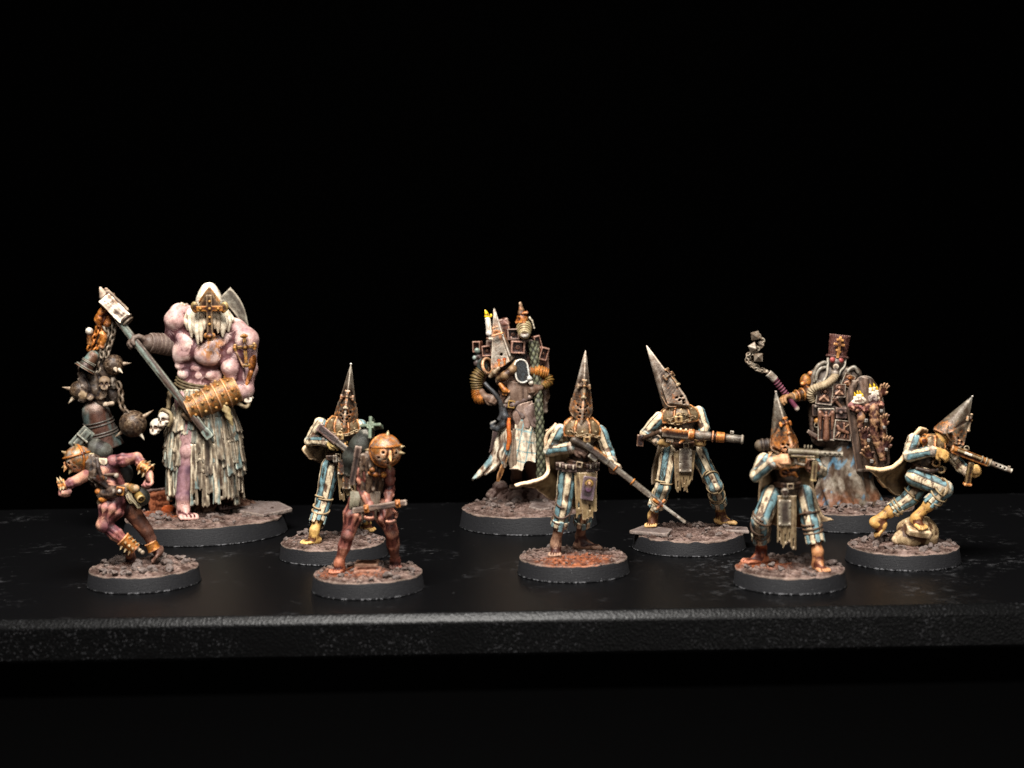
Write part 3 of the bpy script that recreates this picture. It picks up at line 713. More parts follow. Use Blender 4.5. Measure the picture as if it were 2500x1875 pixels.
# ------------------------------------------------------------------ rifleman with bayonet, middle of the shelf
def fig_rifleman():
    f = Fig('soldier_miniature', 'miniature soldier in a tall iron hood, long bayonet rifle pointing down to the right', 1400, 1397, 137)
    f.zoom(1230, 830, 2.72)
    zt = 3.85
    f.top = zt
    tl, tr_ = f.G(340, 1440, zt), f.G(630, 1388, zt)
    make_base(f, 3.5, 12, seed=6, orange=((.0, -.55, .75, .85), (.4, -.3, .4, .5)), keep=((tl[0], tl[1] + 1.5, 3), (tr_[0] - 2, tr_[1], 3.2)), size=(.4, .9))
    yl, yr = tl[1] + 2.6, tr_[1] + .8
    J = dict(pel=f(490, 850, 0), ch=f(520, 700, -.3), nk=f(520, 560, 0), hd=f(520, 500, -.6),
             shL=f(375, 605, .3), elL=f(305, 735, .8), wrL=f(470, 712, -3.0), shR=f(635, 610, .6), elR=f(690, 745, .2), wrR=f(715, 815, -3.2),
             hpL=f(425, 885, 0), knL=f(400, 1085, -.6), anL=f(345, 1345, yl), hpR=f(545, 885, .3), knR=f(540, 1090, 0), anR=f(508, 1300, yr), toL=tl, toR=tr_)
    J.update(hfL=f(545, 742, -3.6) - J['wrL'], hnL=A(.2, .7, -.4), hsL=-1, hfR=f(735, 880, -3.6) - f(715, 815, -3.2), hnR=A(.4, .75, .4), hsR=1)
    pilgrim(f, J, sph=(1.45, .5), lph=(.45, .5), skin=(C('8a6a55'), C('7d5c4a')), hand_c=(C('8d7264'), C('b9a48c')), ties=(((('kn', 'an', 2.0, -.12, .42, .8)), ('kn', 'an', 1.0, .40, .5, .3)), None), ropec='4a3527', hgrip=((40, 60), (65, 80)), tw=(3.4, 2.3))
    nk = J['nk']
    mo = mantle(f, nk + A(0, -.2, .3), f(385, 585, .2), f(640, 590, .3), 2.7, 3.2)
    hood(f, f(512, 450, -.3), f(543, 68, -.6), A(.08, -1, 0), 2.25, 3.6, C('7b6d5e'), C('9a9085'), rust=.2, cross=(.19, .50))
    padlock(f, f(552, 660, -4.0), .8)
    chain(f, [f(440, 590, -2.6), f(500, 640, -3.7), f(560, 630, -3.9), f(640, 650, -3.0)])
    # rifle
    a, b = f(560, 712, -4.4), f(1035, 1085, -6.5); d = nrm(b - a); M = frame(d, (0, -1, .3)); up = M[:, 0] if M[2, 0] > 0 else -M[:, 0]; L = np.linalg.norm(b - a)
    gm = C('5d594f', .05); w_ = C('4b4136')
    st = f.part('rifle', [box(a + d * L * .12, (.72, .62, L * .16), M, .2, .2, gm), caps([a - d * 3.2 - up * .8, a + d * .5], [.95, .7], .2, col=w_), box(a + d * L * .5 - up * .15, (.48, .5, L * .38), M, .2, .2, w_), box(a + d * 2.2 - up * 1.2, (.55, .45, 1.1), M, .15, .1, gm), cyl(a + d * 1.0 + up * .4, a + d * 4.6 + up * .5, .62, .55, .1, C('8b6a3c', .45))], .15, M_METAL)
    def rp(name, P, **k): return f.part(name, P, .14, M_METAL, st, **k)
    rp('barrel', [cyl(a + d * L * .2 + up * .42, b + up * .42 + d * .5, .34, .30, .05, C('6b675e'))])
    rp('sight', [box(a + d * L * .3 + up * .85, (.2, .2, .5), M, .05, .05, C('7a6a50'))])
    for t in (.38, .62): rp('barrel_band', [tor(a + d * L * t + up * .05, d, .68, .2, col=C('8e5f2e', .45))])
    rp('bayonet_hilt', [cap(b - d * 1.4 - up * .2, b + d * .8 - up * .1, .38, .34, .1, C('93602c', .5)), cap(b + up * 1.1 + d * .4, b - up * 1.5 + d * .2, .34, .34, .1, C('93602c', .5)), ell(b - up * 1.6, .45, None, .1, C('9a927e')), ell(b - d * 1.6 - up * 1.3, .4, None, .1, C('9a927e'))])
    tip = f(1207, 1213, -8.0); db = nrm(tip - b)
    rp('bayonet', [box((b + tip) / 2, (.12, .36, np.linalg.norm(tip - b) / 2), frame(db, up), .05, .05, C('8f8a80')), cap(b + (tip - b) * .72, tip, .3, .05, .1, C('aaa69c')), cap(b, b + (tip - b) * .9, .22, .12, .05, C('99958b'))])
    # cape
    sheet('cape', [[f(340, 548, -.2), f(300, 590, 1.6), f(290, 600, 3.2), f(470, 600, 4.0), f(640, 580, 3.2)],
                   [f(272, 640, .8), f(268, 680, 2.6), f(330, 720, 4.6), f(480, 720, 5.0), f(630, 700, 3.6)],
                   [f(280, 790, 1.5), f(285, 800, 3.6), f(380, 850, 5.5), f(500, 860, 5.6), f(625, 850, 4.2)],
                   [f(262, 900, .8), f(290, 940, 3.4), f(390, 980, 6.0), f(510, 1000, 6.0), f(618, 990, 4.6)],
                   [f(50, 962, -.8), f(190, 985, 2.5), f(340, 1090, 6.2), f(500, 1130, 6.4), f(600, 1100, 5.0)]],
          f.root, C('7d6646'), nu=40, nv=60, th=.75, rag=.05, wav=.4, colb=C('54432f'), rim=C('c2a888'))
    # pouches, tabard, strips
    for i, (u, v) in enumerate(((372, 838), (412, 850), (460, 852), (575, 848), (610, 840))):
        c = f(u, v, -2.6 + .9 * abs(u - 490) / 120); bx = box(c, (.85, .55, .9), frame(A(.05, 0, 1)), .15, .1, C('4a3a36')); fl = box(c + A(0, -.35, .45), (.9, .4, .5), frame(A(0, 0, 1)), .15, .08, C('57433c'))
        o = f.part('pouch', [bx, fl, cap(c + A(0, -.75, -.1), c + A(0, -.75, .5), .2, .2, .05, C('c9bda8'))], .17, M_CLOTH)
    pc = f(562, 985, -3.2)
    pm = frame(f(575, 900, -2.9) - pc)
    o = f.part('icon_panel', [box(pc, (1.45, .28, 2.6), pm, .15, .1, C('4b3a42')), tor(pc + pm @ A(0, .25, 1.1), pm[:, 1], .62, .16, col=C('d0a81c')), ell(pc + pm @ A(0, .3, 1.1), (.42, .2, .5), pm, .05, C('d8b090')), ell(pc + pm @ A(0, .25, -.1), (.75, .25, .8), pm, .1, C('6b4a66'))], .15, M_CLOTH)
    for k, (u0, u1, v1, dy) in enumerate(((490, 500, 1210, -2.2), (520, 545, 1245, -2.4), (560, 575, 1225, -2.2), (590, 598, 1165, -1.8))):
        sheet('tabard_strip', [[f(u0 - 22, 880, dy), f(u0 + 22, 880, dy)], [f((u0 + u1) / 2 - 20, 1040, dy - .6), f((u0 + u1) / 2 + 22, 1040, dy - .4)], [f(u1 - 18, v1, dy - .3), f(u1 + 20, v1, dy - .5)]], f.root, C('85714f'), nu=12, nv=34, th=.45, rag=.15, ragf=1.3, wav=.5, seed=k, holes=((.5, .78, .16, .5),) if k % 2 == 0 else ())
    return f
fig_rifleman()
def strip(f, top, bot, w0, w1, dy0, dy1, col, k=0, rag=.15, hole=None, name='tabard_strip', parent=None, th=.45, wav=.5, bow=-.5):
    """narrow ragged cloth strip between two photo points"""
    (u0, v0), (u1, v1) = top, bot; um, vm = (u0 + u1) / 2, (v0 + v1) / 2; wm = (w0 + w1) / 2; dm = (dy0 + dy1) / 2 + bow
    return sheet(name, [[f(u0 - w0, v0, dy0), f(u0, v0, dy0 - .15), f(u0 + w0, v0, dy0)], [f(um - wm, vm, dm), f(um, vm, dm - .15), f(um + wm, vm, dm)], [f(u1 - w1, v1, dy1), f(u1, v1, dy1 - .15), f(u1 + w1, v1, dy1)]],
                 parent or f.root, col, nu=12, nv=34, th=th, rag=rag, ragf=1.3, wav=wav, seed=k, holes=(hole,) if hole else ())
def plate(f, u0, v0, u1, v1, dy, col=None, name='plate', tilt=.12, rust=.0):
    """riveted metal plate hanging at the front"""
    c = f((u0 + u1) / 2, (v0 + v1) / 2, dy); hx, hz = f.mm(abs(u1 - u0)) / 2, f.mm(abs(v1 - v0)) / 2; M = frame(A(.03, tilt, 1)); col = C('6e665a', rust) if col is None else col
    P = [box(c, (hx, .26, hz), M, .1, .1, col)]
    for sx in (-1, 1):
        for sz in (-1, 1): P.append(ell(c + M @ A(sx * hx * .78, .26, sz * hz * .85), .2, None, .05, C('a39b8c')))
    P.append(cap(c + M @ A(-hx, .2, hz * .35), c + M @ A(-hx * .6, .3, hz * .3), .22, .1, .05, op='s')); P.append(cap(c + M @ A(hx, .2, -hz * .2), c + M @ A(hx * .65, .3, -hz * .25), .2, .1, .05, op='s'))
    return f.part(name, P, .16, M_METAL)

# ------------------------------------------------------------------ gunner with the thick-barrelled gun
def fig_gunner():
    f = Fig('soldier_miniature', 'miniature soldier with a leftward tilted iron hood holding a thick horizontal gun at the hip', 1682, 1335.5, 138)
    f.zoom(1520, 820, 2.962); zt = 3.95
    tl, tr_ = f.G(205, 1385, zt + .9), f.G(805, 1362, zt + .5)
    make_base(f, 3.6, 26, seed=7, keep=((tl[0], tl[1] + 1.5, 2.6), (tr_[0] - 2, tr_[1], 3.0)), over=1.6, bump=1.25, size=(.4, 1.0),
              slabs=(([(-1.08, -.22), (-.45, -.62), (-.30, -.1), (-.75, .35)], 4.35, .45), ([(.45, -.1), (1.02, -.28), (1.06, .12), (.62, .32)], 4.0, .42)))
    yl, yr = tl[1] + 2.4, tr_[1] + .9
    J = dict(pel=f(450, 815, .3), ch=f(440, 650, 0), nk=f(420, 545, .2), hd=f(385, 470, 0),
             shL=f(262, 600, .3), elL=f(165, 705, .5), wrL=f(262, 765, -2.2), shR=f(552, 555, 1.2), elR=f(590, 670, 0), wrR=f(580, 735, -2.6),
             hpL=f(335, 850, .2), knL=f(292, 1090, -1.2), anL=f(218, 1295, yl), hpR=f(545, 840, .6), knR=f(665, 1080, -.6), anR=f(708, 1270, yr), toL=tl, toR=tr_)
    J.update(hfL=f(340, 785, -3.6) - J['wrL'], hnL=A(.25, .6, .4), hsL=-1, hfR=f(570, 775, -3.4) - f(585, 715, -2.2), hnR=A(-.2, -.3, 1), hsR=1)
    pilgrim(f, J, sph=(.9, .2), lph=(.1, .3), skin=C('b38f58'), ties=((('hp', 'kn', 1.1, .84, .9, .15), ('kn', 'an', 1.6, .26, .42, .6)), (('hp', 'kn', 1.1, .74, .8, -.8), ('kn', 'an', 1.1, .02, .08, .2), ('kn', 'an', 1.6, .30, .44, .4))), ropec='a08c6a', hgrip=((55, 75), (45, 60)), tw=(3.5, 2.5), hemz=.62)
    mantle(f, f(420, 555, 0), f(262, 565, .2), f(545, 545, .8), 2.6, 3.3)
    hood(f, f(368, 470, -.2), f(172, 68, .8), A(.70, -.72, 0), 2.75, 2.6, C('837668'), C('a69c90'), rust=.15, cross=(.20, .52), flare=.02)
    padlock(f, f(405, 603, -3.9), .95); chain(f, [f(320, 610, -2.8), f(360, 600, -3.6), f(430, 565, -3.7), f(515, 590, -2.8)]); chain(f, [f(330, 625, -2.8), f(400, 635, -3.7), f(510, 600, -2.9)])
    # gun
    a, b = f(275, 690, -4.2), f(885, 752, -7.0); d = nrm(b - a); M = frame(d, (0, -1, 0)); up = M[:, 0] if M[2, 0] > 0 else -M[:, 0]; L = np.linalg.norm(b - a); X = lambda t, h=0.0, s=0.0: a + d * L * t + up * h + M[:, 1] * s
    gm = C('6a6051', .2); st = f.part('machine_gun', [box(X(.19, -.5), (.75, .7, L * .17), M, .2, .1, C('5a5044')), box(X(.2, .45), (.5, .75, L * .19), M, .15, .1, C('93633a', .45)), box(X(.12, -1.9), (.55, .4, .9), M, .2, .3, gm), cap(X(.28, -1.3), X(.24, -2.3), .45, .3, .2, C('9a6a34', .5))], .16, M_METAL)
    rp = lambda n, P: f.part(n, P, .15, M_METAL, st)
    for t in np.linspace(.05, .36, 6): rp('cartridge', [cap(X(t, .95, .5), X(t, .95, -.5), .36, .36, .1, C('c9b690'))])
    rp('barrel_jacket', [cyl(X(.34), X(.90), 1.15, .92, .1, C('7c756a', .2)), cyl(X(.33), X(.40), 1.3, 1.3, .1, C('94602c', .5)), cyl(X(.66), X(.76), 1.3, 1.25, .1, C('94602c', .45)), tor(X(.62), d, 1.2, .22, col=C('8f5c2b', .5))])
    rp('muzzle', [cyl(X(.86), X(.94), 1.0, .95, .05, C('6b645a')), tor(X(.965), d, .88, .3, col=C('8d867a')), cyl(X(.9), X(.985), .95, .95, .05, C('7a7468')), cyl(X(.95), X(1.1), .58, .58, op='s', k=.03)])
    rp('front_sight', [box(X(.84, 1.45), (.42, .4, .45), M, .1, .1, C('938b7e'))])
    rp('stock', [box(f(128, 757, -.6), (.85, .6, 1.45), frame(A(.1, 0, 1)), .2, .1, C('5b4030', .15)), cap(f(140, 745, -.8), a, .6, .5, .2, C('4d3a2c'))])
    sheet('cape', [[f(270, 560, 2.2), f(400, 560, 3.8), f(540, 550, 3.4)], [f(250, 800, 3.2), f(400, 800, 4.8), f(540, 780, 4.0)], [f(212, 950, 4.4), f(350, 960, 5.6), f(520, 940, 5.0)], [f(205, 1085, 5.0), f(330, 1080, 6.2), f(500, 1060, 5.6)]], f.root, C('6a573f'), nu=30, nv=40, th=.6, rag=.06, wav=.7)
    plate(f, 408, 815, 500, 985, -3.3)
    for k, (u0, u1, v1) in enumerate(((392, 405, 1178), (425, 455, 1150), (470, 462, 1145), (505, 480, 1100))):
        strip(f, (u0, 830), (u1, v1), 24, 20, -2.3, -2.8, C('7a6749'), k + 10, .2, (.5, .8, .17, .5))
    return f
fig_gunner()

# ------------------------------------------------------------------ front right shooter
def fig_shooter():
    f = Fig('soldier_miniature', 'miniature soldier in front at the right, submachine gun raised to his hood', 1928, 1425, 137)
    f.zoom(1780, 940, 3.19); zt = 3.75
    tl, tr_ = f.G(135, 1392, zt), f.G(745, 1462, zt)
    make_base(f, 3.4, 24, seed=9, orange=((-.35, .2, .5, .9), (-.75, .1, .35, .8), (-.05, .25, .3, .5)), keep=((tl[0] + 2, tl[1], 3), (tr_[0], tr_[1] + 2, 2.6)), size=(.45, 1.2))
    yl, yr = tl[1] + .9, tr_[1] + 3.2
    J = dict(pel=f(455, 815, .2), ch=f(455, 650, 0), nk=f(440, 540, .4), hd=f(430, 480, 0),
             shL=f(272, 590, .6), elL=f(212, 705, -.6), wrL=f(355, 588, -4.0), shR=f(610, 560, .6), elR=f(715, 670, -.8), wrR=f(690, 650, -4.4),
             hpL=f(330, 860, .3), knL=f(245, 1065, -1.5), anL=f(252, 1265, yl), hpR=f(590, 860, .3), knR=f(640, 1070, -2.0), anR=f(690, 1300, yr), toL=tl, toR=tr_)
    J.update(hfL=f(440, 575, -5.4) - J['wrL'], hnL=A(.2, .7, -.3), hsL=-1, hfR=f(655, 625, -5.6) - f(695, 655, -4.2), hnR=A(-.5, .6, 0), hsR=1)
    pilgrim(f, J, sph=(1.6, .4), lph=(1.3, 1.2), skin=(C('9a5a3c'), C('b07a50')), hand_c=(C('c0906a'), C('a87a62')), ties=((('hp', 'kn', 1.6, .80, .98, .7), ('kn', 'an', 2.2, .12, .38, .4)), (('hp', 'kn', 1.1, .66, .7, .1), ('kn', 'an', 2.3, .0, .34, .5))), ropec='55402f', hgrip=((30, 45), (60, 80)), tw=(3.5, 2.5), hemz=.55, thigh=(2.2, 1.85, 1.75))
    mantle(f, f(440, 545, .2), f(285, 580, .6), f(600, 560, .6), 2.6, 3.2)
    hood(f, f(424, 470, 0), f(364, 55, .6), A(.25, -.97, 0), 2.75, 2.4, C('5f5648'), C('6c655a'), rust=.28, cross=(.22, .52), ccol=C('9a5a28', .75), worn=True)
    f.part('bedroll', [caps([f(245, 470, 1.8), f(320, 462, 1.6)], [1.25, 1.25], .2, col=C('5c5040')), tor(f(262, 466, 1.7), A(1, 0, .1), 1.2, .2, col=C('3c3028')), tor(f(300, 464, 1.6), A(1, 0, .1), 1.2, .2, col=C('3c3028'))], .2, M_CLOTH)
    a, b = f(460, 520, -6.0), f(885, 542, -8.0); d = nrm(b - a); M = frame(d, (0, -1, 0)); up = M[:, 0] if M[2, 0] > 0 else -M[:, 0]; L = np.linalg.norm(b - a); X = lambda t, h=0.0, s=0.0: a + d * L * t + up * h + M[:, 1] * s
    st = f.part('submachine_gun', [cyl(X(0), X(.56), .82, .8, .1, C('655c48')), box(X(.3, -.55), (.55, .6, L * .27), M, .2, .15, C('6b5c3e', .15)), box(X(.28, -.75, .6), (.2, .25, L * .22), M, .08, .1, C('80704c', .2)), cap(X(.1, -.6), X(.16, -2.2), .5, .42, .2, C('4b4034')), box(X(.27, -1.55), (.3, .3, .7), M, .15, .1, C('5b5040')), cap(X(.14, -2.2), X(.3, -2.5), .3, .3, .1, C('5b5040'))], .15, M_METAL)
    rp = lambda n, P: f.part(n, P, .14, M_METAL, st)
    hol = [cap(X(t, .0, 1), X(t, 0, 0), .2, op='s', k=.03) for t in (.68, .77, .86, .94)]
    rp('barrel_jacket', [cyl(X(.55), X(1.0), .62, .58, .05, C('6a6152')), tor(X(.99), d, .5, .16, col=C('7d7464'))] + hol)
    for t in (.30, .36, .42): rp('rear_sight', [tor(X(t, 1.05), d, .42, .17, col=C('7a705c'))])
    m0, m1 = f(668, 585, -6.6), f(655, 742, -6.4)
    rp('magazine', [box((m0 + m1) / 2, (.55, .6, np.linalg.norm(m1 - m0) / 2), frame(m1 - m0), .12, .05, C('8c7a5a')), box(m1, (.62, .68, .2), frame(m1 - m0), .08, .05, C('a8905c'))])
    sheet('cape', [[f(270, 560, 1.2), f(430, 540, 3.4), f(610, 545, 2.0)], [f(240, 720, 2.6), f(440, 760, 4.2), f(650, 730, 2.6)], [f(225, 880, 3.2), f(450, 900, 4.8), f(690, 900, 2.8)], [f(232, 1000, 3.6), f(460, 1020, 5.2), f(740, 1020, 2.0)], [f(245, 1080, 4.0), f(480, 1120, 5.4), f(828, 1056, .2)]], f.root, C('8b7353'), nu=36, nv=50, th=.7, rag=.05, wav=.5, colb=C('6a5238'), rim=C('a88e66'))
    plate(f, 385, 895, 482, 1095, -3.4, C('6d6556')); 
    f.part('skull_buckle', [ell(f(435, 830, -3.2), (.85, .6, .8), None, .2, C('7d7468')), box(f(435, 860, -3.3), (.5, .4, .4), None, .1, .2, C('7d7468')), ell(f(424, 834, -3.8), .22, None, op='s', k=.05), ell(f(447, 834, -3.8), .22, None, op='s', k=.05)], .15, M_METAL)
    for k, (u0, u1, v1) in enumerate(((400, 395, 1275), (435, 440, 1290), (475, 470, 1250), (505, 500, 1310))):
        strip(f, (u0, 860), (u1, v1), 22, 22, -2.3, -3.4, C('76654a'), k + 20, .14, (.5, .86, .17, .5))
    f.part('chest_ornament', [tor(f(430, 680, -3.2), A(0, 1, .1), .8, .25, col=C('8a5a26', .5)), caps([f(470, 690, -3.3), f(510, 690, -3.2), f(530, 715, -3.0)], [.35, .4, .25], .1, col=C('9a5e28', .6)), cap(f(400, 665, -3.0), f(470, 700, -3.2), .3, .3, .1, C('6a4a2a', .4))], .16, M_METAL)
    return f
fig_shooter()

# ------------------------------------------------------------------ climber with one foot on the tan rock
def fig_climber():
    f = Fig('soldier_miniature', 'miniature soldier at far right climbing, one bare foot up on a tan rock', 2204, 1369, 138)
    f.zoom(2040, 950, 3.607); zt = 3.8
    base = make_base(f, 3.5, 30, seed=10, size=(.5, 1.25), keep=((-7, 1.5, 1.6),))
    yb = -1.0
    J = dict(pel=f(745, 745, .3), ch=f(800, 590, 0), nk=f(850, 460, .4), hd=f(930, 430, 0),
             shL=f(690, 450, -1.0), elL=f(645, 585, -2.6), wrL=f(880, 540, -4.4), shR=f(960, 520, 3.0), elR=f(1105, 690, 2.0), wrR=f(1180, 735, -1.0),
             hpL=f(705, 775, -1.2), knL=f(955, 880, -3.6), anL=f(715, 1085, -2.6), hpR=f(760, 820, 1.5), knR=f(650, 960, 1.8), anR=f(345, 1170, 1.4), toL=f(765, 1235, -5.2), toR=f(385, 1288, 1.4))
    J.update(hfL=f(985, 590, -5.4) - J['wrL'], hnL=A(.2, .7, -.5), hsL=-1, hfR=f(1215, 700, -2.6) - f(1165, 735, -.6), hnR=A(.5, -.5, .3), hsR=-1)
    J['anL'] = f(712, 1130, -3.0)
    pilgrim(f, J, sph=(1.6, .4), lph=(.55, 1.0), skin=C('bd9352'), ties=((('hp', 'kn', 1.7, .74, .98, .8), ('kn', 'an', 2.0, .04, .34, .5)), (('hp', 'kn', 1.0, .72, .8, .2), ('kn', 'an', 2.0, .28, .46, .3))), ropec='8f7c5c', hgrip=((30, 50), (70, 80)), tw=(3.0, 2.5), hemz=.42, thigh=(2.25, 1.9, 1.6), upf=(nrm(A(.15, -.25, 1)), nrm(A(-.75, 0, .55))))
    # shoulder/chest trim
    mantle(f, f(850, 455, .3), f(735, 470, -1.2), f(960, 500, 2.0), 2.4, 2.6)
    hood(f, f(975, 400, 0), f(1204, 65, .6), A(.93, -.35, -.1), 3.0, 2.0, C('6e6455'), C('5e574c'), rust=.2, cross=(.30, .66), flare=.06, worn=True)
    a, b = f(1020, 520, -5.2), f(1550, 722, -7.0); d = nrm(b - a); M = frame(d, (0, -1, 0)); up = M[:, 0] if M[2, 0] > 0 else -M[:, 0]; L = np.linalg.norm(b - a); X = lambda t, h=0.0, s=0.0: a + d * L * t + up * h + M[:, 1] * s
    st = f.part('submachine_gun', [cyl(X(0), X(.62), .78, .72, .1, C('83683f', .35)), box(X(.32, -.55), (.5, .55, L * .3), M, .2, .15, C('7d5c34', .45)), box(X(.3, .1, .75), (.28, .2, L * .2), M, .08, .06, C('8b7a5a')), box(X(.27, .1, .95), (.3, .2, L * .06), M, .08, .05, C('ccc4b4')), cap(X(.14, -.6), X(.12, -2.0), .5, .4, .2, C('4b4034'))], .15, M_METAL)
    rp = lambda n, P: f.part(n, P, .14, M_METAL, st)
    hol = [cap(X(t, .05, 1), X(t, 0.05, 0), .22, op='s', k=.03) for t in (.74, .81, .88)]
    rp('barrel_jacket', [cyl(X(.6), X(.92), .62, .58, .05, C('a39a8c')), cyl(X(.9), X(1.0), .5, .5, .05, C('9a9184')), tor(X(.995), d, .42, .16, col=C('aaa294')), cyl(X(.97), X(1.1), .26, op='s', k=.03), box(X(.94, .75), (.16, .2, .3), M, .05, .05, C('b5ad9e'))] + hol)
    for t in (.5, .57, .64): rp('barrel_band', [tor(X(t), d, .72, .2, col=C('9a8c74'))])
    rp('rear_sight', [tor(X(.22, 1.15), M[:, 1], .5, .16, col=C('8d7f66')), box(X(.22, .8), (.25, .25, .3), M, .05, .1, C('8d7f66'))])
    m0, m1 = f(1195, 640, -5.2), f(1160, 838, -4.6)
    rp('magazine', [box((m0 + m1) / 2, (.62, .55, np.linalg.norm(m1 - m0) / 2), frame(m1 - m0), .12, .05, C('7d6a44', .2)), box(m1, (.85, .7, .3), frame(m1 - m0), .08, .05, C('9a6a36', .5))])
    sheet('cape', [[f(735, 335, -1.4), f(745, 330, 1.0), f(800, 345, 3.0)],
                   [f(650, 440, -1.8), f(665, 430, 1.5), f(760, 450, 4.4)],
                   [f(600, 560, -1.6), f(600, 590, 2.0), f(720, 640, 4.8)],
                   [f(500, 665, -1.8), f(500, 730, 2.6), f(680, 800, 5.0)],
                   [f(390, 690, -2.2), f(430, 790, 3.0), f(660, 900, 5.2)],
                   [f(250, 672, -3.0), f(450, 900, 3.2), f(650, 975, 5.2)]], f.root, C('6d583c'), nu=34, nv=60, th=.85, rag=.04, wav=.4, colb=C('3d3022'), rim=C('b59a70'))
    f.part('belt_discs', [tor(f(885, 650, -3.4), A(.2, 1, 0), .75, .25, col=C('7d5f30', .3)), tor(f(930, 708, -3.3), A(.2, 1, 0), .7, .25, col=C('7d6a44', .2)), caps([f(720, 700, -2.6), f(820, 725, -3.2), f(960, 700, -2.6)], [.5, .5, .45], .2, col=C('3c2d22'))], .16, M_METAL)
    f.part('shoulder_patch', [ell(f(775, 455, -2.4), (1.0, .7, .9), None, .2, C('a06a34', .7))], .18, M_METAL)
    rk = [ell(f(715, 1245, -.5), (4.6, 3.6, 3.3), None, .8), ell(f(640, 1310, -1.8), (3.4, 2.4, 2.2), None, .5), ell(f(800, 1290, -.6), (2.8, 3.0, 3.3), None, .5), ell(f(555, 1330, -2.0), (1.6, 1.4, 1.2), None, .3), box(f(720, 1238, -3.4), (2.6, 2.4, .9), frame(A(.15, -.35, 1)), .4, .5)]
    def facet(p):
        return .9 * (fbm(p, .32, 2) - .5) + .18 * (fbm(p, 1.4, 2) - .5)
    sculpt('rock', rk, .22, base, M_CLOTH, col=C('a08a68'), warp=facet)
    for u, v, r in ((790, 1345, 1.9), (890, 1385, 1.0), (545, 1390, .9), (600, 1395, .8), (375, 1330, 1.6), (430, 1320, 1.0), (240, 1310, .9), (1000, 1330, .8), (1040, 1350, .7), (520, 1400, .6)):
        p = f.G(u, v + 20, zt); put_stone(f, base, p + A(0, 0, r * .35), r)
    return f
fig_climber()

